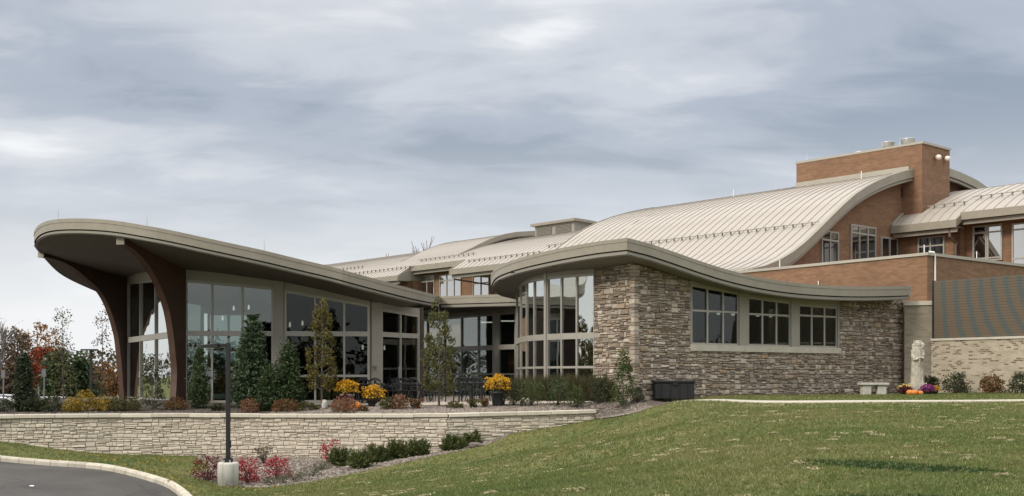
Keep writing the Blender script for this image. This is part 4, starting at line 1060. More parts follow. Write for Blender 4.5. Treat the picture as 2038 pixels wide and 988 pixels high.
# rake fascia: swept band on a gable end
def rake(owner, t, ta, seg, w0, w1, h=0.44, h2=0.6, pfun=None, n=28, lift=0.10, name='rake_fascia'):
    pf = pfun or (lambda w: pz(w) + dz_seg(seg, w))
    ws = np.linspace(w0, w1, n)
    for nm, mat, tt, a, b in ((name, TAUPE, (t, ta), lift, -h), ('rake_underband', TAUPE_D, (t + (ta - t) * 0.35, ta), -h - 0.04, -h2)):
        mb = MB()
        for w in ws:
            z = pf(w)
            mb.v += [P3(tt[0], w, z + a), P3(tt[1], w, z + a), P3(tt[1], w, z + b), P3(tt[0], w, z + b)]
        for i in range(n - 1):
            o = 4 * i; mb.f += [(o + j, o + 4 + j, o + 4 + (j + 1) % 4, o + (j + 1) % 4) for j in range(4)]
        e = 4 * (n - 1); mb.f += [(0, 1, 2, 3), (e + 3, e + 2, e + 1, e)]
        mb.build(nm, mat, owner)
rake(mainb, -0.82, -0.55, 1, -1.25, 15.3, 0.42, 0.62)
rake(mainb, -0.82, -0.55, 1, 18.3, 27.4, 0.42, 0.62, n=12)
rake(mainb, 22.0, 22.12, 1, 3.0, 27.4, 0.9, 0.95, lift=0.06)
rake(mainb, 37.9, 38.0, 3, 10.2, 27.4, 0.32, 0.4, lift=0.10)
rake(mainb, 46.4, 46.5, 3, 10.2, 27.4, 0.5, 0.55, lift=0.05)
rake(mainb, 70.0, 70.2, 4, 7.0, 27.4, 0.42, 0.6, lift=0.08)
# ridge cap strips
for seg, t0, t1, we in ((1, -0.6, 22, 0), (2, 22, 38, 0), (3, 38, 46.4, 0), (4, 46.4, 70, 0)):
    mb = MB(); z = pz(18.7) + dz_seg(seg, 18.7); a, b = tw(t0, 18.7), tw(t1, 18.7); mb.beam(a, b, 0.35, z + 0.02, z + 0.12); mb.build('ridge_cap', FLASH, mainb)
# eaves of the stepped pieces: fascia, lower band, soffit, wall behind
def eave(owner, t0, t1, w, z, wall_w, h=0.36, h2=0.62):
    a, b = tw(t0, w), tw(t1, w)
    mb = MB(); mb.slab(ccw([tw(t0, w - .06), tw(t1, w - .06), tw(t1, w + .02), tw(t0, w + .02)]), z - h, z + 0.09); mb.build('fascia_upper', TAUPE, owner)
    mb = MB(); mb.slab(ccw([tw(t0 + .03, w + .18), tw(t1 - .03, w + .18), tw(t1 - .03, w + .30), tw(t0 + .03, w + .30)]), z - h2, z - h - 0.02); mb.build('fascia_lower', TAUPE_D, owner)
    mb = MB(); mb.slab(ccw([tw(t0, w + .02), tw(t1, w + .02), tw(t1, wall_w), tw(t0, wall_w)]), z - h, z - h + 0.05); mb.build('soffit', SOFFIT_C, owner)
def ez(seg, w): return pz(w) + dz_seg(seg, w)
eave(mainb, 22.2, 35.2, 7.0, ez(2, 7.0), 9.5)
eave(mainb, 35.2, 42.4, 8.4, ez(2, 8.4), 9.5)
eave(mainb, 42.4, 70.0, 7.0, ez(4, 7.0), 8.2)
# step cheeks where the eave jogs
def cheek(t, wa, wb, za, zb):
    mb = MB(); vs = [P3(q, w, z + h) for q in (t - .05, t + .05) for w, z in ((wa, za), (wb, zb)) for h in (-.36, .1)]
    mb.add(vs, [(0, 1, 3, 2), (4, 6, 7, 5), (0, 2, 6, 4), (1, 5, 7, 3), (0, 4, 5, 1), (2, 3, 7, 6)]); mb.build('eave_cheek', TAUPE, mainb)
for t, wa, wb in ((42.4, 6.94, 8.5), (35.2, 6.94, 8.5)):
    cheek(t, wa, wb, ez(2, wa), ez(2, wb))
# gusset closing the end of the lower eave, and the rear wall
mb = MB(); vs = [P3(t_, w, z) for t_ in (42.3, 42.38) for w, z in ((6.98, ez(4, 7.0) - .36), (9.6, ez(4, 7.0) - .36), (9.6, ez(2, 9.6)), (6.98, ez(2, 6.98)))]
mb.add(vs, [(0, 1, 2, 3), (7, 6, 5, 4), (0, 4, 5, 1), (1, 5, 6, 2), (2, 6, 7, 3), (3, 7, 4, 0)]); mb.build('eave_gusset', TAUPE_D, mainb)
# walls
def wall_prism(owner, a, b, z0_, z1_, thick=0.3, mat=BRICK, name='brick_wall', z1b=None):
    mb = MB(); mb.beam(a, b, 0.0, z0_, z1_, thick, z0_, z1b if z1b is not None else z1_); return mb.build(name, mat, owner, uv=True)
wallA = wall_prism(mainb, tw(42.2, 9.5), tw(17.0, 9.5), 2.5, ez(2, 8.4) - 0.3)
wallB = wall_prism(mainb, tw(69.5, 8.2), tw(42.2, 8.2), 2.5, ez(4, 7.0) - 0.3)
wall_prism(mainb, tw(42.2, 8.2), tw(42.2, 9.5), 2.5, ez(4, 7.0) - 0.3, name='brick_return')
wall_prism(mainb, tw(70, 26.3), tw(-15, 26.3), -2.0, 11.0, name='rear_wall'); wall_prism(mainb, tw(69.5, 26.3), tw(69.5, 8.2), -2.0, 8.0, name='end_wall')
# gable wall following the rake
mb = MB(); ws = np.linspace(-1.0, 26.5, 30); vs = []
for tt in (0.0, 0.3):
    for w in ws: vs += [P3(tt, w, 2.5), P3(tt, w, pz(w) - 0.3)]
n = len(ws); fs = []
for i in range(n - 1):
    fs += [(2*i, 2*i+2, 2*i+3, 2*i+1), (2*n+2*i+1, 2*n+2*i+3, 2*n+2*i+2, 2*n+2*i), (2*i+1, 2*i+3, 2*n+2*i+3, 2*n+2*i+1)]
mb.add(vs, fs); gable = mb.build('gable_wall', BRICK, mainb, uv=True)
# framed windows set on a wall face (plan points a,b; z range; splits, transom)
def window(owner, a, b, z0_, z1_, splits, rails, glass=GLASS_D, proud=0.05, mw=0.09, outn=None, fw=0.09):
    t = (b - a).normalized(); n = Vector((t.y, -t.x))
    return curtain(owner, a + n * proud, b + n * proud, splits, rails, z0_, z1_, z1_, glass, mw, 0.11, 'window', fw, fw, sill=fw)
def gwin(px0, px1, y0, y1, splits, tr):
    wa, wb = w_of(px0), w_of(px1); d = tw(0, (wa + wb) / 2).y
    z1_ = wz(y0, d); z0_ = wz(y1, d) - 0.4
    return window(mainb, tw(0, wa), tw(0, wb), z0_, z1_, splits, [(wz(tr, d), 0.1)] if tr else [])
gwin(1633, 1667, 460.5, 520.5, [0.5], 479); gwin(1691.5, 1741, 450, 518, [0.33, 0.67], 466.5); gwin(1752, 1785, 473.5, 513, [0.5], None)
wa, wb = w_of(1793), w_of(1812); d = tw(0, wa).y
mb = MB(); mb.slab(ccw([tw(-.05, wa), tw(-.05, wb), tw(.02, wb), tw(.02, wa)]), wz(392.7, d), wz(374, d)); lv = mb.build('louvre', mat_plain('louvre_brown', (0.06, 0.03, 0.02), 0.7), mainb)
for k in range(6):
    z = wz(392.7, d) + 0.06 + k * 0.095; mb = MB(); mb.slab(ccw([tw(-.09, wa + .04), tw(-.09, wb - .04), tw(-.04, wb - .04), tw(-.04, wa + .04)]), z, z + 0.03); mb.build('louvre_blade', mat_plain('louvre_blade_brown', (0.07, 0.035, 0.025), 0.6) if k == 0 else MATS['louvre_blade_brown'], lv)
def lwin(px0, px1, y0, y1, w, splits, tr):
    ta, tb = t_of(px0, w), t_of(px1, w); d = tw((ta + tb) / 2, w).y
    return window(mainb, tw(ta, w), tw(tb, w), wz(y1, d) - 0.5, wz(y0, d), splits, [(wz(tr, d), 0.1)], GLASS_S)
lwin(836.5, 866, 548, 588, 9.5, [0.5], 561); lwin(876, 919, 546, 590, 9.5, [0.34, 0.68], 558); lwin(942.5, 975, 549, 587, 9.5, [0.5], 564); lwin(1000, 1040, 546, 585, 9.5, [0.5], 560)
lwin(775, 795, 565, 590, 8.2, [], 575)
# tower
TWt = -1.35; TWw = w_of(1835, TWt); TWb = w_of(1890, TWt); TWe = t_of(1585, TWw)
tc_ = [tw(TWt, TWw), tw(TWt, TWb), tw(TWe, TWb), tw(TWe, TWw)]
ZT = wz(286, tw(TWt, TWw).y)
mb = MB(); mb.slab(ccw(tc_), 3.0, ZT); tower = mb.build('tower', BRICK, mainb, uv=True)
cen = sum(tc_, Vector((0, 0))) / 4
mb = MB(); mb.slab(ccw([p + (p - cen).normalized() * 0.09 for p in tc_]), ZT, ZT + 0.14); mb.build('coping', FLASH, tower)
mb = MB(); z = pz(TWw); mb.beam(tw(-0.5, TWw - .04), tw(TWe, TWw - .04), 0.08, z - 0.1, z + 0.3); mb.build('base_flashing', FLASH, tower)
for t, w, r, h in ((1.9, TWw + 1.6, 0.42, 0.75), (0.5, TWw + 1.6, 0.42, 0.75)):
    q = tw(t, w); mb = MB(); mb.lathe([(r * .75, 0), (r * .75, h * .45), (r, h * .5), (r * .96, h * .8), (r * 1.06, h * .84), (r * 1.06, h * .9), (r * .5, h * .95)], 20, (q.x, q.y, ZT + .1)); mb.build('exhaust_fan', STEEL, tower, True)
q = tw(3.9, TWw + 1.6); mb = MB(); mb.lathe([(0.5, 0), (0.55, 0.12), (0.5, 0.3), (0.2, 0.38)], 16, (q.x, q.y, ZT + .1)); mb.build('roof_vent', WHITE, tower, True)
q = tw(2.8, TWw + 1.3); mb = MB(); mb.lathe([(0.4, 0), (0.42, 0.12), (0.3, 0.25)], 14, (q.x, q.y, ZT + .1)); mb.build('roof_vent', WHITE, tower, True)
LAMPW = mat_plain('flood_lamp_face', (0.8, 0.72, 0.66), 0.4)
for px in (1861, 1879):
    w = w_of(px, TWt); q = tw(TWt - 0.22, w); z = wz(313 if px == 1861 else 315.5, q.y)
    mb = MB(); mb.lathe([(0.05, -0.16), (0.16, -0.13), (0.19, 0.0), (0.15, 0.10), (0.05, 0.15)], 14, (q.x, q.y, z)); fl = mb.build('flood_lamp', LAMPW, tower, True)
    mb = MB(); mb.beam(tw(TWt - 0.2, w), tw(TWt - 0.005, w), 0.06, z - 0.03, z + 0.03); mb.build('lamp_bracket', STEEL, fl)
for t in (0.2, 7.0): q = tw(t, TWw + .1); rod(tower, (q.x, q.y, ZT + .14), 0.55)
for t in (3.5, 12.0, 16.0, 21.0): q = tw(t, 18.6); rod(mainb, (q.x, q.y, pz(18.6) + 0.05), 0.6)
for t, w in ((2.2, 14.0), (13.0, 15.0)): q = tw(t, w); mb = MB(); mb.tube([(q.x, q.y, pz(w)), (q.x, q.y, pz(w) + 0.5)], 0.03, 8); mb.build('vent_pipe', WHITE, mainb)
for t in (26, 50, 58, 64): q = tw(t, 18.6); rod(mainb, (q.x, q.y, pz(18.6) - 1 + 0.05), 0.6)
# louvred cupola
ct0, ct1, cw0, cw1 = t_of(1143, 16.0), t_of(1065, 16.0), 16.0, 20.5
zb_, zt_ = 11.7, wz(441, tw(ct0, 16).y)
mb = MB(); mb.slab(ccw([tw(ct0, cw0), tw(ct1, cw0), tw(ct1, cw1), tw(ct0, cw1)]), zb_ - 1.0, zt_); cup = mb.build('cupola', PANEL, mainb)
for i in range(2):
    a = ct0 + 0.35 + i * (ct1 - ct0) / 2.05; b = a + (ct1 - ct0) * 0.40
    for k in range(6):
        z = zb_ + 0.32 + k * (zt_ - zb_ - 0.45) / 6; mb = MB(); mb.slab(ccw([tw(a, cw0 - .07), tw(b, cw0 - .07), tw(b, cw0 - .005), tw(a, cw0 - .005)]), z, z + 0.05); mb.build('louvre_blade', TAUPE_D, cup)
mb = MB(); ws = np.linspace(cw0 - .3, cw1 + .3, 9); n = len(ws)
cz = lambda w: zt_ + 0.02 + 0.22 - 0.055 * (w - cw0) ** 2 * 0.28
for w in ws: mb.v += [P3(ct0 - .3, w, cz(w)), P3(ct1 + .3, w, cz(w)), P3(ct1 + .3, w, cz(w) - .22), P3(ct0 - .3, w, cz(w) - .22)]
for i in range(n - 1): o = 4 * i; mb.f += [(o + j, o + 4 + j, o + 4 + (j+1) % 4, o + (j+1) % 4) for j in range(4)]
e = 4 * (n - 1); mb.f += [(0, 1, 2, 3), (e + 3, e + 2, e + 1, e)]
mb.build('cupola_roof', TAUPE, mainb)
for t in (ct0, ct1): q = tw(t, cw0); rod(mainb, (q.x, q.y, zt_ + .25), 0.6)
# snow guards: a bar per row with one bracket on every seam
gb_m = MB(); gb_m.box(-0.03, 0.03, -0.04, 0.04, 0.0, 0.2); gme = bpy.data.meshes.new('snow_guard'); gme.from_pydata(gb_m.v, [], gb_m.f); gme.update(); gme.materials.append(mat_plain('guard_metal', (0.15, 0.135, 0.115), 0.5))
BARM = mat_plain('snow_bar_metal', (0.33, 0.30, 0.26), 0.45, 0.2)
def snow_row(owner, seg, t0, t1, w, pf=None, pitch=PITCH, org=-0.6):
    z = (pf(w) if pf else pz(w) + dz_seg(seg, w))
    mb = MB(); mb.beam(tw(t0, w), tw(t1, w), 0.05, z + 0.17, z + 0.22); bar = mb.build('snow_bar', BARM, owner)
    t = org + math.ceil((t0 - org) / pitch) * pitch
    ang = math.atan2(UU.y, UU.x)
    while t <= t1:
        q = tw(t + 0.02, w); place('snow_guard', gme, bar, mat4=Matrix.Translation((q.x, q.y, z + 0.03)) @ Matrix.Rotation(ang, 4, 'Z')); t += pitch
snow_row(mainb, 1, -0.4, 21.5, 6.2 if False else w_of(1618), None)
snow_row(mainb, 2, 22.1, t_of(1088, 9.0), 9.0); snow_row(mainb, 2, t_of(1077, 8.0), t_of(931, 8.0), 8.0)
snow_row(mainb, 3, t_of(948, 9.5), t_of(832, 9.5), 9.5); snow_row(mainb, 4, t_of(821, 8.2), t_of(697, 8.2), 8.2); snow_row(mainb, 4, t_of(726, 9.8), t_of(655, 9.8), 9.8)
# downspouts
DSP = mat_plain('downspout_brown', (0.12, 0.085, 0.065), 0.5)
def spout(px, y, w, drop, side):
    t = t_of(px, w - 2.3); q = tw(t, w - 2.3 + .1); z = wz(y, q.y); r = tw(t - side, w - .12)
    mb = MB(); mb.tube([(q.x, q.y, z), (q.x, q.y, z - .45), (r.x, r.y, z - 0.95), (r.x, r.y, z - drop)], 0.07, 8); mb.build('downspout', DSP, mainb)
spout(902, 545, 9.5, 4.0, 2.2)

# ---- right-hand wing (same building) -------------------------------------------------
B3 = [(13.67, 9.14), (14.25, 9.6), (14.9, 9.98), (16.2, 10.6), (17.5, 11.12), (18.8, 11.55), (20.0, 11.92), (21.2, 12.12), (22.4, 12.2), (24, 12.1), (27, 11.5)]
B3w = np.array([p[0] for p in B3]); B3z = np.array([p[1] for p in B3])
def p3z(w): return float(np.interp(w, B3w, B3z))
R3 = [(-4.25, -0.02, 13.67), (-15.0, -4.25, 14.25)]
mb = MB()
for t0, t1, we in R3:
    ws = list(np.linspace(we, 27, 16)); o = len(mb.v)
    for w in ws: mb.v += [P3(t0, w, p3z(w) - 0.03), P3(t1, w, p3z(w) - 0.03)]
    mb.f += [(o + 2*i, o + 2*i + 2, o + 2*i + 3, o + 2*i + 1) for i in range(len(ws) - 1)]
roof3 = mb.build('side_roof', FLASH, mainb)
def panel3(we, wid):
    ws = list(np.linspace(we, 22.4, 11)) + [27]; m = MB(); sec = [(0.0, 0.0), (0.0, 0.04), (0.03, 0.04), (0.03, 0.0), (wid - 0.004, 0.0)]
    for w in ws:
        for s, h in sec: q = UU * s + VV * w; m.v.append((q.x, q.y, p3z(w) + h))
    k = len(sec); m.f = [(i*k + j, i*k + j + 1, (i+1)*k + j + 1, (i+1)*k + j) for i in range(len(ws) - 1) for j in range(k - 1)] + [tuple(range(k))]
    me = bpy.data.meshes.new('roof_panel'); me.from_pydata(m.v, [], [tuple(reversed(f)) for f in m.f]); me.update(); me.materials.append(ROOFM); return me
for t0, t1, we in R3:
    n = max(1, round((t1 - t0) / PITCH)); wid = (t1 - t0) / n; me = panel3(we, wid)
    for k in range(n): q = OB + UU * (t0 + k * wid); place('roof_panel', me, roof3, loc=(q.x, q.y, 0))
eave(mainb, -4.25, -0.05, 13.67, 9.14, 14.6); eave(mainb, -15.0, -4.25, 14.25, 9.6, 15.6)
cheek(-4.26, 13.6, 14.4, 9.12, 9.6)
wall_prism(mainb, tw(-0.02, 14.6), tw(-3.9, 14.6), 2.5, 8.85); wall_prism(mainb, tw(-3.9, 15.6), tw(-15, 15.6), 2.5, 9.3); wall_prism(mainb, tw(-3.9, 14.6), tw(-3.9, 15.62), 2.5, 8.9, name='brick_return')
def rwin(px0, px1, y0, y1, w, splits, rails, glass=GLASS_S):
    ta, tb = t_of(px0, w), t_of(px1, w); d = tw((ta + tb) / 2, w).y
    return window(mainb, tw(ta, w), tw(tb, w), wz(y1, d), wz(y0, d), splits, [(wz(r, d), 0.09) for r in rails], glass)
rwin(1828, 1881, 471, 530, 14.6, [0.48], [490], GLASS_D); rwin(1937, 1996, 448, 520, 15.6, [0.46, 0.52], [514, 463]); rwin(2015, 2068, 443, 528, 15.6, [0.5], [514, 456])
z = p3z(15.9); snow_row(mainb, 0, -4.0, -0.4, 15.6, p3z); snow_row(mainb, 0, -14.5, -3.9, 16.4, p3z)
t = -3.75; q = tw(t, 13.9); r = tw(-3.95 + .12, 14.45); mb = MB(); mb.tube([(q.x, q.y, 8.75), (q.x, q.y, 8.3), (r.x, r.y, 7.9), (r.x, r.y, 5.5)], 0.08, 8); mb.build('downspout', DSP, mainb)
mb = MB(); ws = np.linspace(13.7, 16.5, 8); 
for w in ws: mb.v += [P3(-.02, w, p3z(w) + .02), P3(-.14, w, p3z(w) + .02), P3(-.14, w, p3z(w) + .16), P3(-.02, w, p3z(w) + .16)]
for i in range(7): o = 4 * i; mb.f += [(o + j, o + 4 + j, o + 4 + (j+1) % 4, o + (j+1) % 4) for j in range(4)]
mb.build('step_flashing', FLASH, mainb)

# ================================================================== FLAT-ROOFED BRICK BLOCK (parapet) + pier + service yard screen
blk = thing('brick_block', 'flat roofed brown brick block with pale coping rising behind the stone wing', 'building', (PC.x, PC.y, -0.8))
PV = Vector((.775, .632)).normalized()
c4 = [PC, PC + PV * 20, PC + PV * 20 + PD * 5, PC + PV * 6 + PD * 15, PC + PD * 15]
ZP = wz(508.5, PC.y)
mb = MB(); mb.slab(ccw(c4), -1.2, ZP); mb.build('brick_wall', BRICK, blk, uv=True)
cm = [PC - (PD + PV) * 0.07, PC + PV * 20 - PD * .07, PC + PV * 20 + PD * .3, PC + (PD + PV) * 0.32, PC + PD * 15 + PV * .3, PC + PD * 15 - PV * .07]
mb = MB(); mb.slab(ccw(cm), ZP, ZP + 0.13); mb.build('coping', FLASH, blk)
for dist, dirn in ((0.25, PD), (8.6, PD), (4.5, PV)):
    q = PC + dirn * dist + (PV if dirn is PD else PD) * 0.15; mb = MB(); mb.tube([(q.x, q.y, ZP + .1), (q.x, q.y, ZP + 0.5)], 0.025, 8); mb.build('vent_pipe', WHITE, blk)
q = PC + PD * 6.0 - PV * .06; 
mb = MB(); mb.tube([(q.x, q.y, ZP - 1.6), (q.x, q.y, ZP - 0.75)], 0.03, 6); mb.build('conduit', WHITE, blk)
q = PC + PV * 0.55 - PD * 0.06; mb = MB(); mb.tube([(q.x, q.y, 3.9), (q.x, q.y, ZP - .05), (q.x - .05, q.y, ZP + .17), (q.x - .25, q.y + .1, ZP + .2)], 0.04, 8); mb.build('conduit', WHITE, blk)
# pier of tan brick at the corner
pa = PL(1802.5, 51.05); pier_t = -PD
pb = pa + pier_t * 0.0
mb = MB(); p0_ = PL(1800, 50.9); p1_ = PL(1859, 50.65); mb.beam(p0_, p1_, 0.0, -1.2, wz(608, 50.8), 1.1); mb.build('pier', TANP, blk, uv=True)
mb = MB(); e = (p1_ - p0_).normalized(); nn = Vector((e.y, -e.x)); mb.beam(p0_ - e * .0, p1_ + e * .05, 0.06, wz(608, 50.8) + .002, wz(599.5, 50.8), 1.2); mb.build('pier_cap', LIME, blk)
scr = thing('screen_wall', 'tan brick yard wall topped by a tall slatted metal screen', 'wall', (20, 49, -0.75))
S0 = PL(1853, 50.5); SD = -PD; S1 = S0 + SD * 8.5
ZC = wz(674.5, 50.5)
mb = MB(); mb.beam(S0, S1, 0.0, -1.2, ZC - .1, 0.3); mb.build('tan_brick_wall', TANB, scr, uv=True)
mb = MB(); mb.beam(S0, S1, 0.05, ZC - .098, ZC, 0.36); mb.build('wall_cap', LIME, scr)
def mat_screen():
    m, t, b, o = new_mat('woven_screen'); geo = t.nodes.new('ShaderNodeUVMap')
    sp = t.nodes.new('ShaderNodeSeparateXYZ'); t.links.new(geo.outputs[0], sp.inputs[0])
    # slanting, fanning moire bands of the fine slats, put into the mesh colour
    mm = lambda op, a, c: (lambda n_: (setattr(n_, 'operation', op), [t.links.new(v, n_.inputs[i]) if hasattr(v, 'links') else setattr(n_.inputs[i], 'default_value', v) for i, v in enumerate((a, c))], n_.outputs[0])[-1])(t.nodes.new('ShaderNodeMath'))
    dv = mm('SUBTRACT', 4.2, sp.outputs['Y']); du = sp.outputs['X']
    bend = mm('MULTIPLY', mm('MULTIPLY', dv, dv), mm('MULTIPLY', du, -0.035))
    nz = tex_noise(t, 1.4, 3, 0.6, geo.outputs[0])
    ph = mm('ADD', mm('ADD', du, bend), mm('MULTIPLY', nz.outputs['Fac'], 0.22))
    sn = mm('SINE', mm('MULTIPLY', ph, 2 * math.pi / 0.58), 0.0)
    r = ramp_node(t, mm('MULTIPLY_ADD', sn, 0.5) if False else mm('ADD', mm('MULTIPLY', sn, 0.5), 0.5), [(0.125, 0.093, 0.062), (0.112, 0.09, 0.064), (0.075, 0.088, 0.082)], [0.35, 0.6, 0.85])
    n2 = tex_noise(t, 60, 3, 0.7, geo.outputs[0]); r2 = ramp_node(t, n2.outputs['Fac'], [(0.75, 0.75, 0.75), (1.2, 1.2, 1.2)], [0.35, 0.65])
    mx = t.nodes.new('ShaderNodeMix'); mx.data_type = 'RGBA'; mx.blend_type = 'MULTIPLY'; mx.inputs['Factor'].default_value = 1
    t.links.new(r.outputs[0], mx.inputs[6]); t.links.new(r2.outputs[0], mx.inputs[7]); t.links.new(mx.outputs[2], b.inputs['Base Color'])
    b.inputs['Roughness'].default_value = 0.7
    return m
SCRM = mat_screen()
ZS = wz(560.5, 50.4)
def uv_rect(o, s0, s1):
    me = o.data; uvl = me.uv_layers.new(name='UVMap') if not me.uv_layers else me.uv_layers[0]
    for p in me.polygons:
        for li in p.loop_indices:
            co = me.vertices[me.loops[li].vertex_index].co; uvl.data[li].uv = ((Vector(co[:2]) - S0).dot(SD), co.z)
mb = MB(); mb.beam(S0 + SD * .15, S1, 0.0, ZC + .004, ZS, 0.06); sp_ = mb.build('mesh_panel', SCRM, scr); uv_rect(sp_, 0, 0)
z = ZC + 0.03; k = 0
while z < ZS - 0.1:
    mb = MB(); mb.beam(S0 + SD * .16, S1, 0.012, z, z + 0.105, -0.003); o = mb.build('screen_slat', SCRM, sp_); uv_rect(o, 0, 0); z += 0.118
for dd in (0.10, 4.2, 8.3):
    mb = MB(); a = S0 + SD * dd; mb.beam(a - SD * .05, a + SD * .05, 0.0, ZC, ZS + .03, 0.15) if dd < .2 else mb.beam(a - SD * .05, a + SD * .05, -.07, ZC, ZS - .02, 0.17); mb.build('screen_post', BLACKM, scr)

# ================================================================== VEGETATION TOOLS
def unit(v): return v / np.maximum(np.linalg.norm(v, axis=1, keepdims=True), 1e-9)
def leaf_quads(C, D, L, W, r, curl=0.15):
    """leaf-shaped quads: centre C, direction D, length L, width W"""
    n = len(C); D = unit(D); S = unit(np.cross(D, r.normal(size=(n, 3)))); Nn = np.cross(D, S)
    L = np.broadcast_to(L, (n,))[:, None]; W = np.broadcast_to(W, (n,))[:, None]
    V = np.stack([C - D * L / 2, C + S * W / 2 - D * L * 0.05 + Nn * L * curl, C + D * L / 2, C - S * W / 2 - D * L * 0.05 + Nn * L * curl], 1).reshape(-1, 3)
    return V, np.arange(4 * n).reshape(n, 4)
class Veg:
    def __init__(self): self.V = []; self.Q = []; self.n = 0
    def add(self, V, Q): self.V.append(V); self.Q.append(Q + self.n); self.n += len(V); return self
    def build(self, name, mat, parent): return np_mesh(name, np.concatenate(self.V), np.concatenate(self.Q), mat, parent)
def blob_leaves(r, centres, rad, per, L, W, flat=1.0, outward=0.6, up=0.2):
    n = len(centres) * per; c = np.repeat(centres, per, 0); rr = np.repeat(np.broadcast_to(rad, (len(centres),)), per)[:, None]
    g = unit(r.normal(size=(n, 3))) * (r.uniform(0, 1, (n, 1)) ** 0.45) * rr * np.array([1, 1, flat])
    D = g / np.maximum(rr, 1e-6) * outward + r.normal(size=(n, 3)) * 0.6 + np.array([0, 0, up])
    return leaf_quads(c + g, D, L * r.uniform(0.6, 1.35, n), W * r.uniform(0.6, 1.3, n), r)
def limbs_mesh(name, base, tips, r0, parent, mat, seed=0, trunk=None, n=6):
    """trunk (list of points) with tapered limbs to each tip"""
    rr = random.Random(seed); mb = MB()
    tr = [Vector(p) for p in trunk]; m = len(tr)
    mb.tube(tr, [r0 * (1 - 0.85 * i / (m - 1)) for i in range(m)], n)
    for tp in tips:
        tp = Vector(tp); h = max(tr[0].z, tp.z - rr.uniform(0.25, 0.6) * (tp.xy - tr[0].xy).length - 0.05)
        h = min(h, tr[-1].z - 0.02); k = 0
        for i in range(m - 1):
            if tr[i+1].z >= h: k = i; break
        f_ = (h - tr[k].z) / max(1e-6, tr[k+1].z - tr[k].z); a = tr[k].lerp(tr[k+1], min(max(f_, 0), 1)); rad = r0 * (1 - 0.85 * (k + f_) / (m - 1)) * 0.5
        mid = a.lerp(tp, 0.5) + Vector((rr.uniform(-.1, .1), rr.uniform(-.1, .1), rr.uniform(0, .15))) * (tp - a).length
        mb.tube([a, mid, tp], [rad, rad * 0.6, rad * 0.2], 4, False)
    return mb.build(name, mat, parent, True)
BARK = mat_plain('bark_grey', (0.13, 0.11, 0.095), 0.9, 0, 0.3, 8, 0.4, 30)
BARK_D = mat_plain('bark_dark', (0.055, 0.043, 0.035), 0.9, 0, 0.3, 8)
def shape_points(r, n, h0, h1, Rf, inner=0.35):
    """points in a crown of revolution: Rf(s) radius at height fraction s"""
    s = r.uniform(0, 1, n * 3); R = np.array([Rf(q) for q in s]); keep = r.uniform(0, max(R.max(), 1e-6), n * 3) < R; s = s[keep][:n]; R = R[keep][:n]
    a = r.uniform(0, 2 * np.pi, len(s)); q = R * (inner + (1 - inner) * np.sqrt(r.uniform(0, 1, len(s))))
    return np.c_[q * np.cos(a), q * np.sin(a), h0 + (h1 - h0) * s]
def tree(name, label, cat, loc, H, Rf, h0, nclump, per, crad, L, W, leafmat, seed, bark=BARK, r0=0.06, group=None, nlimb=14, flat=0.8, lean=0.0, up=0.2):
    t = thing(name, label, cat, loc, group, False); r = np.random.default_rng(seed)
    pts = shape_points(r, nclump, h0, H * 0.97, Rf)
    trunk = [(0, 0, -0.15)] + [(lean * H * q * q + 0.03 * H * 0.15 * math.sin(7 * q + seed), 0.02 * H * math.sin(5 * q + 2 * seed) * 0.3, H * 0.93 * q) for q in (0.15, 0.35, 0.55, 0.75, 1.0)]
    idx = r.choice(len(pts), min(nlimb, len(pts)), replace=False)
    limbs_mesh('trunk', None, pts[idx], r0, t, bark, seed, trunk)
    vg = Veg(); vg.add(*blob_leaves(r, pts, crad, per, L, W, flat, 0.6, up)); vg.build('crown', leafmat, t)
    return t
def shrub(name, label, loc, w, h, leafmat, seed, n=420, L=0.07, W=0.035, group=None, stems=9, shape='dome', up=0.4, stem_mat=BARK_D, cat='shrub', dens=0.25):
    t = thing(name, label, cat, loc, group, False); r = np.random.default_rng(seed); R = w / 2
    if shape == 'dome': Rf = lambda s: R * math.sqrt(max(0.02, 1 - (s * 1.02 - 0.25) ** 2 / 0.72)) if s < 1 else 0.1
    elif shape == 'cone': Rf = lambda s: R * (1 - s) ** 0.8 * (0.55 + 0.45 * min(1, s * 5)) + 0.03
    elif shape == 'upright': Rf = lambda s: R * (0.5 + 0.5 * math.sin(math.pi * min(1, s * 0.9 + 0.12)))
    elif shape == 'vase': Rf = lambda s: R * (0.35 + 0.65 * s)
    Rw = lambda s: max(0.02, Rf(s))
    nc = max(10, n // 12); pts = shape_points(r, nc, h * 0.08, h * 0.95, Rw, 0.3)
    mb = MB(); rr = random.Random(seed)
    for q in pts[r.choice(len(pts), min(stems, len(pts)), replace=False)]:
        mb.tube([(rr.uniform(-.04, .04), rr.uniform(-.04, .04), -0.05), (q[0] * .4, q[1] * .4, q[2] * .55), tuple(q)], [0.012 + 0.006 * h, 0.009, 0.004], 4, False)
    mb.build('stems', stem_mat, t)
    vg = Veg(); vg.add(*blob_leaves(r, pts, dens * min(w, h) * r.uniform(0.6, 1.2, len(pts)), 12, L, W, 0.8, 0.7, up)); vg.build('foliage', leafmat, t)
    return t
def TL3(px, d): q = PL(px, d); return (q.x, q.y, tz(q.x, q.y))
def GL3(px, d): q = PL(px, d); return (q.x, q.y, gz(q.x, q.y))

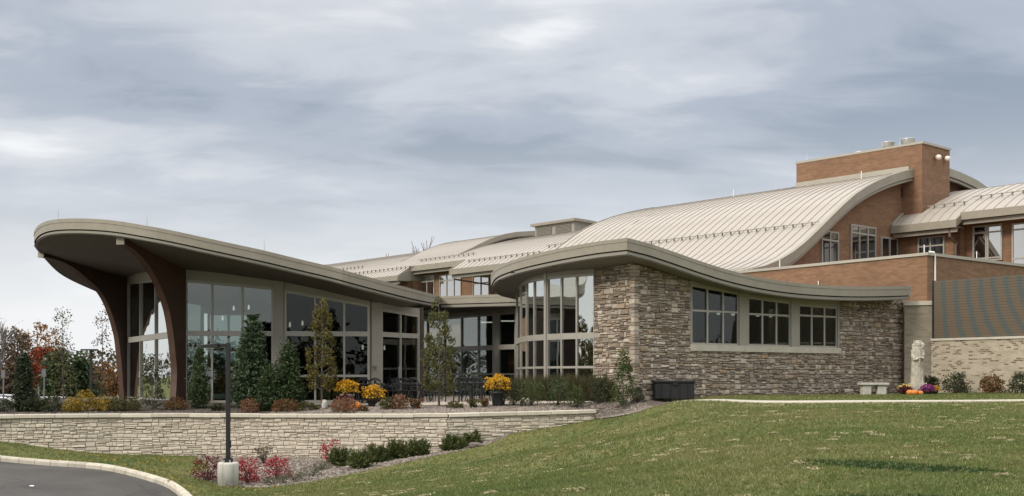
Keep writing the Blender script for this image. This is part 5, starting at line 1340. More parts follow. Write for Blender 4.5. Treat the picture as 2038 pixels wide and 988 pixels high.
LF_COL = mat_leaf('leaf_columnar', [(0.07, 0.085, 0.024), (0.11, 0.115, 0.034), (0.15, 0.135, 0.04), (0.085, 0.095, 0.03), (0.26, 0.165, 0.03), (0.12, 0.11, 0.045)], 0.3)
LF_COLG = mat_leaf('leaf_columnar_green', [(0.06, 0.08, 0.03), (0.09, 0.105, 0.035), (0.12, 0.125, 0.045), (0.075, 0.09, 0.04), (0.22, 0.155, 0.035)], 0.3)
LF_SPR = mat_leaf('needle_spruce', [(0.032, 0.058, 0.03), (0.06, 0.096, 0.05), (0.095, 0.135, 0.07), (0.045, 0.075, 0.04), (0.13, 0.17, 0.09)], 0.1)
LF_CON = mat_leaf('needle_green', [(0.03, 0.055, 0.022), (0.05, 0.08, 0.03), (0.08, 0.11, 0.042), (0.04, 0.064, 0.028)], 0.15)
LF_DARK = mat_leaf('needle_dark', [(0.018, 0.03, 0.016), (0.03, 0.046, 0.023), (0.045, 0.062, 0.03), (0.065, 0.072, 0.04)], 0.1)
LF_YEW = mat_leaf('needle_yew', [(0.03, 0.052, 0.018), (0.055, 0.08, 0.024), (0.09, 0.11, 0.03), (0.14, 0.14, 0.036), (0.04, 0.06, 0.02)], 0.12)
LF_RED = mat_leaf('leaf_red', [(0.30, 0.014, 0.03), (0.42, 0.025, 0.045), (0.20, 0.014, 0.02), (0.50, 0.06, 0.07), (0.35, 0.02, 0.035)], 0.3)
LF_RED2 = mat_leaf('leaf_dull_red', [(0.13, 0.02, 0.018), (0.20, 0.03, 0.025), (0.09, 0.018, 0.014), (0.12, 0.05, 0.025)], 0.3)
LF_PINK = mat_leaf('leaf_salmon', [(0.28, 0.10, 0.06), (0.38, 0.17, 0.10), (0.18, 0.085, 0.045), (0.08, 0.085, 0.03), (0.33, 0.20, 0.12)], 0.3)
LF_RUST = mat_leaf('leaf_rust', [(0.20, 0.085, 0.035), (0.27, 0.13, 0.05), (0.12, 0.06, 0.028), (0.10, 0.085, 0.035), (0.16, 0.09, 0.03)], 0.3)
LF_YEL = mat_leaf('leaf_yellow', [(0.42, 0.26, 0.024), (0.32, 0.21, 0.024), (0.18, 0.15, 0.03), (0.50, 0.33, 0.035)], 0.3)
LF_OLV = mat_leaf('leaf_olive', [(0.075, 0.08, 0.024), (0.12, 0.105, 0.028), (0.05, 0.058, 0.02), (0.16, 0.125, 0.03)], 0.25)
LF_GRN = mat_leaf('leaf_green', [(0.05, 0.075, 0.02), (0.075, 0.105, 0.028), (0.10, 0.135, 0.04), (0.04, 0.055, 0.018), (0.16, 0.17, 0.09)], 0.3)
LF_GDK = mat_leaf('leaf_dark_green', [(0.022, 0.034, 0.014), (0.035, 0.05, 0.02), (0.055, 0.07, 0.026), (0.075, 0.06, 0.03)], 0.2)
LF_GREY = mat_leaf('leaf_grey_green', [(0.10, 0.11, 0.06), (0.14, 0.145, 0.085), (0.075, 0.082, 0.045), (0.17, 0.165, 0.105)], 0.2)
LF_ORB = mat_leaf('leaf_orange_brown', [(0.22, 0.095, 0.03), (0.30, 0.15, 0.055), (0.17, 0.08, 0.03), (0.33, 0.20, 0.085), (0.18, 0.12, 0.05)], 0.3)
LF_MAP = mat_leaf('leaf_maple_red', [(0.22, 0.045, 0.02), (0.30, 0.075, 0.03), (0.16, 0.035, 0.018)], 0.3)
LF_BRN = mat_leaf('leaf_brown', [(0.10, 0.06, 0.035), (0.14, 0.085, 0.05), (0.08, 0.055, 0.035), (0.12, 0.10, 0.05)], 0.25)
LF_TALL = mat_leaf('reed_brown', [(0.07, 0.055, 0.028), (0.10, 0.08, 0.038), (0.06, 0.068, 0.026), (0.12, 0.095, 0.05), (0.05, 0.062, 0.022), (0.07, 0.08, 0.03)], 0.2)
FL_YEL = mat_leaf('petal_yellow', [(0.62, 0.33, 0.015), (0.72, 0.43, 0.03), (0.50, 0.24, 0.012), (0.75, 0.50, 0.06)], 0.25)
FL_PUR = mat_leaf('petal_purple', [(0.22, 0.03, 0.16), (0.32, 0.06, 0.24), (0.40, 0.10, 0.32)], 0.25)
FL_MAR = mat_leaf('petal_maroon', [(0.06, 0.008, 0.02), (0.10, 0.012, 0.03), (0.14, 0.02, 0.05)], 0.2)

# ------------------------------------------------------------------ trees on the terrace
col_R = lambda w: (lambda s: w * (0.30 + 0.70 * math.sin(math.pi * min(1, 0.16 + 0.84 * s)) ** 0.75) * (1 - 0.45 * s))
tree('columnar_tree', 'slender young tree with olive and yellow leaves before the pavilion glass', 'tree', TL3(641, 41.3), 4.05, col_R(0.66), 0.6, 125, 30, 0.125, 0.09, 0.058, LF_COL, 41, r0=0.05, nlimb=46, flat=1.2, up=0.5)
tree('columnar_tree', 'slender young green tree in front of the link beside the patio tables', 'tree', TL3(874, 41.6), 4.05, col_R(0.72), 0.45, 130, 30, 0.13, 0.09, 0.058, LF_COLG, 42, r0=0.05, nlimb=46, flat=1.2, up=0.5)
def conifer(name, label, loc, H, R, mat, seed, tiers=22, per=26, L=0.16, W=0.07, rad=0.13, power=0.85, group=None):
    t = thing(name, label, 'tree', loc, group, False); r = np.random.default_rng(seed); C = []; D = []
    for k in range(tiers):
        s = (k + 0.4) / tiers; rr = R * (1 - s) ** power * (0.72 + 0.28 * min(1, s * 6)); nb = max(4, int(22 * (rr / R) + 4)); ph = r.uniform(0, 6.28)
        for j in range(nb):
            a = ph + 6.283 * j / nb + r.uniform(-.15, .15); q = rr * r.uniform(0.62, 1.15); z = H * s + 0.05 - 0.10 * q
            for f_ in ((0.55, 0.8, 1.0) if rr > 0.3 else (0.6, 1.0)):
                C.append((q * f_ * math.cos(a), q * f_ * math.sin(a), z + 0.06 * f_ + r.uniform(-.04, .04))); D.append((math.cos(a), math.sin(a), -0.15))
    C.append((0, 0, H * 0.98)); D.append((0, 0, 1)); C = np.array(C); D = np.array(D)
    mb = MB(); mb.tube([(0, 0, -.1), (0, 0, H * .5), (0, 0, H * .98)], [0.06, 0.04, 0.008], 6); mb.build('trunk', BARK_D, t, True)
    n = len(C) * per; c = np.repeat(C, per, 0); d = np.repeat(D, per, 0)
    g = r.normal(size=(n, 3)) * rad * 0.45; dd = d * 0.8 + r.normal(size=(n, 3)) * 0.55 + np.array([0, 0, 0.1])
    vg = Veg(); vg.add(*leaf_quads(c + g, dd, L * r.uniform(.6, 1.2, n), W * r.uniform(.6, 1.2, n), r, 0.05)); vg.build('crown', mat, t)
    return t
conifer('spruce_tree', 'dense dark bluish spruce standing before the pavilion column', TL3(503, 41.6), 3.3, 0.84, LF_SPR, 51, 17, 12, 0.17, 0.06, 0.10, 0.52)
conifer('cypress_tree', 'loose green conifer just right of the dense spruce', TL3(573, 41.3), 2.25, 0.62, LF_CON, 52, 15, 12, 0.15, 0.045, 0.22, 0.62)
conifer('cypress_tree', 'small green conifer tucked at the foot of the dense spruce', TL3(535, 40.9), 1.45, 0.5, LF_CON, 53, 11, 12, 0.14, 0.045, 0.2, 0.65)
conifer('cypress_tree', 'narrow dark conifer behind the lamp post arm', TL3(397, 41.4), 2.1, 0.36, LF_CON, 54, 13, 6, 0.14, 0.045, 0.2, 0.6)
tree('young_tree', 'airy dark green sapling between the two timber ribs', 'tree', TL3(303, 40.6), 1.95, lambda s: 0.42 * (1 - 0.6 * s), 0.15, 60, 16, 0.16, 0.08, 0.05, LF_GDK, 55, r0=0.025, nlimb=26)
conifer('arborvitae', 'dark columnar evergreen at the left end of the terrace', TL3(48, 39.6), 1.85, 0.27, LF_DARK, 56, 16, 18, 0.12, 0.04, 0.16, 0.45)
tree('upright_shrub', 'tall bright green upright shrub against the stone corner', 'shrub', TL3(1240, 40.9), 2.1, lambda s: 0.46 * (0.55 + 0.45 * math.sin(math.pi * min(1, s + .2))) * (1 - .35 * s), 0.12, 80, 18, 0.15, 0.095, 0.05, LF_GRN, 57, r0=0.03, nlimb=26, flat=1.0, up=0.5)

# ------------------------------------------------------------------ shrubs on the terrace
SH = [ # px, d, width, height, material, shape, n, label
 (8, 39.3, 0.9, 0.42, LF_DARK, 'dome', 500, 'low dark shrub left of the columnar evergreen'),
 (65, 39.5, 0.75, 0.52, LF_GDK, 'dome', 520, 'low dark green shrub right of the columnar evergreen'),
 (98, 39.5, 0.95, 0.55, LF_GDK, 'dome', 620, 'broad dark green shrub left of the yellow shrubs'),
 (142, 39.6, 0.62, 0.5, LF_YEL, 'dome', 420, 'leftmost yellow autumn shrub on the terrace'),
 (170, 39.9, 0.72, 0.72, LF_YEL, 'dome', 520, 'tallest yellow autumn shrub on the terrace'),
 (203, 39.9, 0.7, 0.52, LF_YEL, 'dome', 450, 'rightmost yellow autumn shrub, before the olive shrubs'),
 (232, 40.1, 0.7, 0.5, LF_OLV, 'dome', 450, 'olive shrub at the foot of the outer timber rib'),
 (262, 40.2, 0.62, 0.48, LF_OLV, 'dome', 420, 'olive shrub between the outer rib and the sapling'),
 (352, 40.7, 0.85, 0.45, LF_RUST, 'dome', 480, 'low rusty shrub at the foot of the near timber rib'),
 (432, 40.6, 0.5, 0.25, LF_GDK, 'dome', 260, 'tiny dark shrub left of the lamp pole'),
 (496, 40.2, 0.68, 0.48, LF_PINK, 'dome', 420, 'salmon flowered shrub below the spruce'),
 (568, 40.3, 0.9, 0.46, LF_RUST, 'dome', 520, 'tan shrub below the loose conifer'),
 (612, 40.6, 0.75, 0.3, LF_OLV, 'dome', 320, 'low olive shrub left of the first columnar tree'),
 (686, 40.0, 0.95, 0.5, LF_PINK, 'dome', 620, 'salmon shrub below the potted yellow mums'),
 (722, 40.2, 0.4, 0.2, LF_RUST, 'dome', 200, 'small rusty plant right of the pumpkin'),
 (770, 40.7, 0.5, 0.42, LF_OLV, 'dome', 320, 'olive shrub left of the salmon hedge'),
 (795, 40.7, 0.6, 0.5, LF_PINK, 'dome', 420, 'salmon shrub in front of the patio chairs'),
 (828, 40.8, 0.6, 0.36, LF_RUST, 'vase', 320, 'rusty shrub between salmon shrub and the green columnar tree'),
 (905, 40.9, 0.6, 0.25, LF_OLV, 'dome', 240, 'low olive plant right of the green columnar tree'),
 (943, 41.0, 0.55, 0.3, LF_OLV, 'vase', 240, 'small olive tuft left of the dark flower pot'),
 (966, 41.2, 0.35, 0.35, LF_RUST, 'vase', 200, 'small rusty plant beside the dark flower pot'),
 (1022, 41.5, 0.85, 0.85, LF_GDK, 'dome', 520, 'dark green shrub right of the potted orange mum'),
 (1058, 41.5, 0.9, 0.95, LF_GRN, 'upright', 460, 'green shrub below the left end of the bay'),
 (1110, 41.7, 0.9, 1.0, LF_CON, 'upright', 480, 'darker green shrub below the middle of the bay'),
 (1147, 41.3, 0.6, 0.9, LF_GRN, 'cone', 360, 'small pointed bright green shrub below the bay'),
 (1195, 41.8, 0.9, 0.9, LF_GDK, 'upright', 460, 'dark shrub below the stone return wall'),
 (1268, 41.2, 0.5, 0.55, LF_GDK, 'dome', 260, 'low green shrub between the upright shrub and the black box')]
for i, (px, d, w, h, m_, shp, n_l, lab) in enumerate(SH):
    shrub('shrub', lab, TL3(px, d), w, h, m_, 100 + i, int(n_l * 2.0), 0.068, 0.038, None, 10, shp)
# shrubs at the foot of the tan brick wall
for i, (px, d, w, h, m_, lab) in enumerate(((1852, 48.6, 0.7, 0.75, LF_GDK, 'dark green shrub just behind the statue'), (1900, 48.2, 1.05, 0.85, LF_GDK, 'broad dark green shrub right of the statue'), (1974, 47.0, 0.95, 0.72, LF_RUST, 'rusty brown shrub before the tan brick wall'), (2034, 46.0, 0.95, 0.8, LF_GDK, 'dark shrub cut by the right edge of the view'))):
    q = PL(px, d); shrub('shrub', lab, (q.x, q.y, gz(q.x, q.y)), w, h, m_, 150 + i, 1300, 0.085, 0.05, None, 12, 'dome', 0.5)
# tall brown grasses under the bay glass
TG = []
for i, (px, d) in enumerate(((1033, 45.6), (1053, 45.0), (1075, 44.6), (1097, 44.2), (1122, 43.8), (1147, 43.4), (1172, 43.0), (1198, 42.7))):
    r = np.random.default_rng(300 + i); loc = TL3(px, d); w_, h_ = r.uniform(0.85, 1.05), r.uniform(0.95, 1.2)
    t = thing('ornamental_grass', 'clump of tall brown ornamental grass below the curved bay windows', 'grass', loc, 'tall grasses under the bay', False)
    n = 900; a = r.uniform(0, 6.283, n); q = w_ * 0.28 * np.sqrt(r.uniform(0, 1, n)); lean = q * 1.1; hh = h_ * r.uniform(0.45, 1.0, n)
    base = np.c_[q * np.cos(a), q * np.sin(a), np.zeros(n)]; top = base + np.c_[lean * np.cos(a) * .9, lean * np.sin(a) * .9, hh] + r.normal(size=(n, 3)) * 0.05
    D = top - base; S = unit(np.cross(D, r.normal(size=(n, 3)))) * 0.011
    V = np.stack([base - S, base + S, base + D * .6 + S * .8, top, base + D * .6 - S * .8], 1).reshape(-1, 3); np_mesh('blades', V, np.arange(5 * n).reshape(n, 5), LF_TALL, t)

# ------------------------------------------------------------------ lower bed planting
LB = [(412, 936, 33.6, 0.92, 0.68, LF_RED2, 700, 'dull red bush left of the concrete lamp base'), (491, 940, 33.7, 0.85, 0.7, LF_RED, 760, 'bright red bush just right of the concrete lamp base'),
      (553, 932, 34.3, 0.78, 0.66, LF_RED, 640, 'round crimson bush standing alone in the middle of the lower bed'), (525, 905, 37.2, 0.55, 0.55, LF_BRN, 240, 'brown withered bush against the retaining wall'),
      (655, 897, 37.4, 0.95, 0.72, LF_RED, 420, 'open pinkish red bush behind the yews'), (735, 897, 37.9, 0.5, 0.5, LF_RUST, 160, 'sparse rusty twigs behind the yews')]
for i, (px, py, d, w, h, m_, n_l, lab) in enumerate(LB):
    q = PL(px, d); shrub('red_bush' if m_ in (LF_RED, LF_RED2) else 'withered_bush', lab, (q.x, q.y, gz(q.x, q.y) + .03), w, h, m_, 400 + i, n_l, 0.075, 0.035, None, 16, 'vase' if i in (4, 5, 3) else 'dome', 0.4)
def yew(label, px, d, w, h, seed):
    q = PL(px, d); t = thing('yew_shrub', label, 'shrub', (q.x, q.y, gz(q.x, q.y) + .02), 'spreading yews', False); r = np.random.default_rng(seed)
    nb = 120; a = r.uniform(0, 6.283, nb); el = r.uniform(0.1, 1.2, nb); ln = r.uniform(0.6, 1.0, nb)
    tip = np.c_[np.cos(a) * np.cos(el) * w / 2 * ln, np.sin(a) * np.cos(el) * w / 2 * ln, np.sin(el) * h * ln + 0.03]
    mb = MB()
    for p in tip[:26]: mb.tube([(0, 0, 0), tuple(p * 0.5 + np.array([0, 0, .02])), tuple(p)], [0.014, 0.009, 0.003], 4, False)
    mb.build('stems', BARK_D, t)
    n = nb * 40; k = np.repeat(np.arange(nb), 40); f_ = r.uniform(0.3, 1.05, n)[:, None]; C = tip[k] * f_ + r.normal(size=(n, 3)) * 0.035
    D = tip[k] * 0.9 + r.normal(size=(n, 3)) * 0.28 + np.array([0, 0, 0.12])
    vg = Veg(); vg.add(*leaf_quads(C, D, 0.10 * r.uniform(.6, 1.2, n), 0.032, r, 0.05)); vg.build('foliage', LF_YEW, t)
for i, (px, d, w, h, lab) in enumerate(((678, 36.3, 0.95, 0.62, 'leftmost of the spreading yews in the lower bed'), (715, 35.2, 1.0, 0.6, 'front yew of the row, nearest the lawn edge'), (752, 36.4, 1.0, 0.62, 'third yew from the left, in the middle of the row'), (790, 36.9, 1.0, 0.66, 'fourth yew from the left with bronzed tips'), (832, 37.2, 1.05, 0.62, 'yew at the right end of the unbroken row'), (901, 38.0, 0.98, 0.58, 'separate yew left of the flat grey stone'), (938, 39.1, 0.85, 0.55, 'yew touching the wall behind the flat grey stone'))):
    yew(lab, px, d, w, h, 500 + i)
for i, (px, d, w, h, lab) in enumerate(((585, 33.6, 0.85, 0.3, 'grey green ground cover plant at the front edge of the lower bed'), (622, 34.2, 0.8, 0.32, 'grey green ground cover plant left of the yews'), (545, 33.3, 0.7, 0.22, 'thin grey green plant below the crimson bush'), (640, 35.6, 0.6, 0.3, 'grey green plant behind the front yew'))):
    q = PL(px, d); shrub('ground_cover', lab, (q.x, q.y, gz(q.x, q.y) + .03), w, h, LF_GREY, 540 + i, 520, 0.05, 0.016, None, 10, 'dome', 0.8, cat='plant')
def rock(name, label, loc, sx, sy, sz, mat, seed, cat='stone', group=None):
    bm = bmesh.new(); bmesh.ops.create_icosphere(bm, subdivisions=2, radius=0.5); r = random.Random(seed)
    for v in bm.verts: v.co = Vector((v.co.x * sx, v.co.y * sy, max(-.3, min(.4, v.co.z)) * sz)) * r.uniform(0.88, 1.1)
    me = bpy.data.meshes.new(name); bm.to_mesh(me); bm.free(); o = link_mesh(name, me, mat); o.location = loc; tag(o, label, cat, group); return o
q = PL(945, 37.9); rock('flat_stone', 'flat grey stone lying at the upper end of the lower bed', (q.x, q.y, gz(q.x, q.y) + .08), 0.5, 0.45, 0.22, BARK, 1)
q = PL(465, 33.0); rock('small_stone', 'dark stone at the foot of the concrete lamp base', (q.x, q.y - .35, gz(q.x, q.y - .35) + .04), 0.2, 0.16, 0.2, BARK, 2)
for i, (px, d, lab) in enumerate(((748, 41.6, 'pale rock at the patio edge below the second pot of mums'), (763, 41.8, 'pale rock right of the second pot of mums'), (1046, 42.6, 'pale rock at the foot of the shrubs below the bay'))):
    a = TL3(px, d); rock('pale_rock', lab, (a[0], a[1], a[2] + .08), 0.4, 0.3, 0.35, LIME, 10 + i)
a = TL3(648, 41.2); rock('grey_rock', 'grey rock at the foot of the yellow leaved columnar tree', (a[0] + .0, a[1] - .2, a[2] + .12), 0.24, 0.24, 0.45, CONC, 15)

# ------------------------------------------------------------------ mums, pots, pumpkins
POT_D = mat_plain('dark_pot', (0.02, 0.021, 0.024), 0.5); POT_P = mat_plain('pale_urn', (0.42, 0.36, 0.32), 0.7)
PUMP = mat_plain('pumpkin_skin', (0.62, 0.20, 0.03), 0.5, 0, 0.12, 6); PSTEM = mat_plain('pumpkin_stem', (0.16, 0.13, 0.05), 0.8)
def mums(label, loc, R, potmat, pot_h, pot_r, flower, seed, ratio=0.75, lab_cat='flowers', low=0.35, leafmat=None):
    t = thing('potted_mum', label, lab_cat, loc, None, False); r = np.random.default_rng(seed)
    mb = MB(); mb.lathe([(pot_r * .68, 0), (pot_r * .72, pot_h * .1), (pot_r * .95, pot_h * .85), (pot_r * 1.06, pot_h * .88), (pot_r * 1.06, pot_h), (pot_r * .9, pot_h), (pot_r * .85, pot_h * .9)], 20); mb.build('pot', potmat, t, True)
    n = 640; v = unit(r.normal(size=(n, 3))); v[:, 2] = np.where(v[:, 2] < -low, -v[:, 2], v[:, 2])
    lump = 1 + 0.2 * np.sin(v[:, 0] * 6 + seed) * np.sin(v[:, 1] * 5 + 2) + 0.12 * np.sin(v[:, 2] * 9 + v[:, 0] * 5)
    C = v * (R * np.array([1, 1, ratio])) * (r.uniform(0.82, 1.1, n) * lump)[:, None] + np.array([0, 0, pot_h + R * ratio * 0.55])
    k = r.uniform(0, 1, n) < 0.82
    vg = Veg(); vg.add(*leaf_quads(C, r.normal(size=(n, 3)), R * 0.19 * r.uniform(.6, 1.3, n), R * 0.16, r, 0.25)); vg.build('blossoms', flower, t)
    n = 500; C = unit(r.normal(size=(n, 3))) * (R * np.array([1, 1, ratio])) * r.uniform(0.5, 0.93, (n, 1)) + np.array([0, 0, pot_h + R * ratio * 0.5])
    vg = Veg(); vg.add(*leaf_quads(C, r.normal(size=(n, 3)), R * 0.2, R * 0.1, r)); vg.build('leaves', leafmat or LF_GDK, t)
    return t
def pumpkin(label, loc, R, seed=0):
    t = thing('pumpkin', label, 'pumpkin', loc, None, False)
    mb = MB(); k = 9; prof_ = [(R * 0.15, 0.02 * R), (R * .62, 0.0), (R * .92, R * .25), (R, R * .62), (R * .9, R * 1.0), (R * .6, R * 1.27), (R * .25, R * 1.3), (R * .08, R * 1.2)]
    mb.lathe(prof_, 36, (0, 0, 0), lambda a, z: 1 - 0.07 * abs(math.sin(a * k / 2 + seed)) ** 6 - 0.0); mb.build('body', PUMP, t, True)
    mb = MB(); mb.tube([(0, 0, R * 1.15), (0.01, 0, R * 1.35), (R * .15, 0.02, R * 1.6)], [R * .12, R * .08, R * .09], 6); mb.build('stem', PSTEM, t, True)
    return t
a = TL3(691, 41.4); mums('tall pale urn of yellow mums on the patio edge', a, 0.42, POT_P, 0.48, 0.26, FL_YEL, 61, 0.72)
a = TL3(743, 41.6); mums('dark pot of yellow mums right of the pumpkin', a, 0.40, POT_D, 0.24, 0.24, FL_YEL, 62, 0.8, leafmat=LF_OLV)
a = TL3(992, 41.6); mums('dark pot of golden orange mums before the link', a, 0.43, POT_D, 0.52, 0.30, FL_YEL, 63, 0.85)
a = TL3(708, 40.9); pumpkin('orange pumpkin below the tall urn of yellow mums', a, 0.19)
a = TL3(687, 41.05); mums('low maroon mum in front of the pale urn', a, 0.28, POT_D, 0.2, 0.18, FL_MAR, 64, 0.6)
def GP(px, d): q = PL(px, d); return (q.x, q.y, gz(q.x, q.y))
# statue group
mums('low maroon mum left of the statue plinth', GP(1801, 46.9), 0.24, POT_D, 0.08, 0.17, FL_MAR, 65, 0.7)
mums('pale yellow mum behind the maroon mum left of the statue', GP(1801, 47.3), 0.24, POT_D, 0.2, 0.17, mat_leaf('petal_cream', [(0.75, 0.55, 0.10), (0.8, 0.65, 0.25)], 0.25), 66, 0.55)
mums('purple mum in a dark pot right of the statue plinth', GP(1846, 46.9), 0.29, POT_D, 0.1, 0.22, FL_PUR, 67, 0.65)
mums('yellow mum half hidden behind the purple mum', GP(1857, 47.4), 0.27, POT_D, 0.1, 0.2, FL_YEL, 68, 0.6)
pumpkin('left of three pumpkins at the foot of the statue', GP(1811, 46.5), 0.155, 1); pumpkin('middle pumpkin of three at the foot of the statue', GP(1819.5, 46.45), 0.15, 2); pumpkin('small squat pumpkin at the right of the three by the statue', GP(1832, 46.5), 0.12, 3)

def add_remesh(o, vox, smooth=6):
    m = o.modifiers.new('remesh', 'REMESH'); m.mode = 'VOXEL'; m.voxel_size = vox; m.use_smooth_shade = True
    s = o.modifiers.new('smooth', 'SMOOTH'); s.factor = 0.5; s.iterations = smooth
STAT = mat_plain('weathered_limestone', (0.42, 0.385, 0.32), 0.9, 0, 0.34, 6, 0.6, 35)
sx_, sy_, sz_ = GP(1826, 47.6)
st = thing('stone_statue', 'weathered pale limestone statue of a robed figure on a block plinth', 'statue', (sx_, sy_, sz_), None, False)
mb = MB(); mb.box(-0.34, 0.34, -0.28, 0.28, -0.05, 0.40); mb.box(-0.31, 0.31, -0.25, 0.25, 0.38, 0.47); pl = mb.build('plinth', STAT, st); bv = pl.modifiers.new('bevel', 'BEVEL'); bv.width = 0.025; bv.segments = 2
mb = MB()
def robe(a, z):
    return 1 + 0.07 * math.sin(a * 7 + 0.6) * max(0, min(1, (1.2 - z) / 0.7)) + 0.03 * math.sin(a * 13)
ring = lambda c, rx, ry, z, fold=True: [(c[0] + rx * math.cos(q) * (robe(q, z) if fold else 1), c[1] + ry * math.sin(q) * (robe(q, z) if fold else 1), z) for q in [2 * math.pi * k / 28 for k in range(28)]]
secs = [(0.275, 0.20, 0.44), (0.27, 0.20, 0.55), (0.26, 0.19, 0.8), (0.25, 0.18, 1.05), (0.245, 0.175, 1.25), (0.24, 0.175, 1.45), (0.235, 0.175, 1.62), (0.23, 0.17, 1.78), (0.20, 0.16, 1.90), (0.13, 0.12, 1.97)]
vs = []; fs = []
for rx, ry, z in secs: vs += ring((0, 0), rx, ry, z)
for i in range(len(secs) - 1): fs += [(i*28+k, i*28+(k+1) % 28, (i+1)*28+(k+1) % 28, (i+1)*28+k) for k in range(28)]
fs += [tuple(range(27, -1, -1)), tuple(range((len(secs)-1)*28, len(secs)*28))]; mb.add(vs, fs)
mb.lathe([(0.02, -0.14), (0.08, -0.11), (0.105, -0.02), (0.10, 0.08), (0.06, 0.13), (0.01, 0.145)], 16, (0.0, -0.05, 2.03))          # head
mb.tube([(-0.155, 0.0, 1.85), (-0.16, 0.0, 2.04), (-0.13, 0.02, 2.16), (0, 0.03, 2.18), (0.13, 0.02, 2.17), (0.17, 0.0, 2.06), (0.165, 0.0, 1.85)], [0.075, 0.075, 0.065, 0.05, 0.07, 0.08, 0.075], 10)      # veil framing the head
mb.tube([(0.20, -0.04, 2.12), (0.235, -0.06, 2.02), (0.22, -0.05, 1.92)], [0.05, 0.06, 0.045], 8)
mb.tube([(-0.19, -0.02, 1.82), (-0.215, -0.08, 1.58), (-0.17, -0.16, 1.42), (-0.04, -0.21, 1.45)], [0.08, 0.085, 0.075, 0.05], 10)   # sleeves
mb.tube([(0.19, -0.02, 1.82), (0.205, -0.08, 1.6), (0.17, -0.16, 1.47), (0.03, -0.22, 1.50)], [0.08, 0.08, 0.07, 0.05], 10)
for k in range(4): mb.tube([(0.06 - .03 * k, -0.24, 1.53 - .012 * k), (0.0 - .03 * k, -0.285, 1.50 - .012 * k), (-0.05 - .02 * k, -0.27, 1.46 - .012 * k)], [0.022, 0.021, 0.016], 6)   # hands
mb.tube([(0, -0.235, 1.44), (0.0, -0.235, 1.30), (0.01, -0.215, 1.15)], [0.05, 0.04, 0.02], 8)
fig = mb.build('robed_figure', STAT, st); add_remesh(fig, 0.012, 2)
# stone bench
bx_, by_, bz_ = GP(1738, 47.2)
bn = thing('stone_bench', 'pale stone bench slab on two block legs before the stone wall', 'bench', (bx_, by_, bz_), None, False); bn.rotation_euler.z = math.atan2(T_S.y, T_S.x) * 0.15
mb = MB(); mb.box(-0.60, 0.60, -0.22, 0.22, 0.40, 0.50); o = mb.build('seat', CONC, bn); o.modifiers.new('bevel', 'BEVEL').width = 0.015
for s in (-1, 1):
    mb = MB(); x = s * 0.32; mb.box(x - 0.18, x + 0.18, -0.15, 0.15, -0.05, 0.398); o = mb.build('leg', CONC, bn); o.modifiers.new('bevel', 'BEVEL').width = 0.012
# black storage box
q = PL(1338, 42.3); ang = math.atan2(T_S.y, T_S.x)
bxo = thing('storage_box', 'black storage box standing against the stone wall', 'box', (q.x, q.y, -0.81), None, False); bxo.rotation_euler.z = ang * 0.25
BXM = mat_plain('black_plastic', (0.016, 0.016, 0.018), 0.5, 0, 0.15, 6)
mb = MB(); mb.box(-0.74, 0.74, -0.32, 0.32, 0.0, 0.58); o = mb.build('body', BXM, bxo); b_ = o.modifiers.new('bevel', 'BEVEL'); b_.width = 0.02
mb = MB(); mb.box(-0.78, 0.78, -0.36, 0.36, 0.585, 0.68); o = mb.build('lid', BXM, bxo); b_ = o.modifiers.new('bevel', 'BEVEL'); b_.width = 0.03; b_.segments = 2
for x in (-0.5, -0.17, 0.17, 0.5): mb = MB(); mb.box(x - .012, x + .012, -0.345, -0.321, 0.03, 0.56); mb.build('rib', BXM, bxo)
mb = MB(); mb.box(-0.1, 0.1, -0.375, -0.35, 0.5, 0.6); mb.build('latch', BLACKM, bxo)

# ------------------------------------------------------------------ lamp post
q = PL(454, 33.0); lz = gz(q.x, q.y)
lp = thing('lamp_post', 'black lamp post with flat side arm on a round concrete base', 'lamp post', (q.x, q.y, lz), None, False)
def mat_stained():
    m, t, b, o = new_mat('stained_concrete'); tc = t.nodes.new('ShaderNodeTexCoord')
    mp = t.nodes.new('ShaderNodeMapping'); mp.inputs['Scale'].default_value = (9, 9, 0.8); t.links.new(tc.outputs['Object'], mp.inputs['Vector'])
    n = tex_noise(t, 1.0, 4, 0.6, mp.outputs[0]); n2 = tex_noise(t, 12, 4, 0.6, tc.outputs['Object'])
    r = ramp_node(t, n.outputs['Fac'], [(0.27, 0.26, 0.24), (0.50, 0.485, 0.44), (0.56, 0.545, 0.50)], [0.33, 0.48, 0.7])
    t.links.new(r.outputs[0], b.inputs['Base Color']); b.inputs['Roughness'].default_value = 0.9; add_bump(t, b, n2.outputs['Fac'], 0.3, 0.01); return m
mb = MB(); mb.lathe([(0.295, -0.2), (0.295, 0.62), (0.285, 0.66), (0.262, 0.68), (0.02, 0.685)], 40); mb.build('concrete_base', mat_stained(), lp, True)
mb = MB(); mb.box(-0.11, 0.11, -0.11, 0.11, 0.683, 0.80); mb.build('base_plate', BLACKM, lp)
mb = MB(); mb.box(-0.058, 0.058, -0.058, 0.058, 0.80, 4.1); o = mb.build('pole', BLACKM, lp); o.modifiers.new('bevel', 'BEVEL').width = 0.012
mb = MB(); mb.box(0.066, 0.085, -0.03, 0.03, 1.1, 1.3); mb.build('hand_hole_cover', BLACKM, lp)
mb = MB(); mb.box(-0.28, -0.066, -0.035, 0.035, 3.97, 4.06); mb.build('arm', BLACKM, lp)
mb = MB(); mb.slab([(-0.74, -0.16), (-0.26, -0.16), (-0.26, 0.16), (-0.74, 0.16)], 3.95, [4.03, 4.09, 4.09, 4.03]); o = mb.build('lamp_head', BLACKM, lp); o.modifiers.new('bevel', 'BEVEL').width = 0.015
mb = MB(); mb.box(-0.70, -0.36, -0.12, 0.12, 3.935, 3.949); mb.build('lens', STEEL, lp)

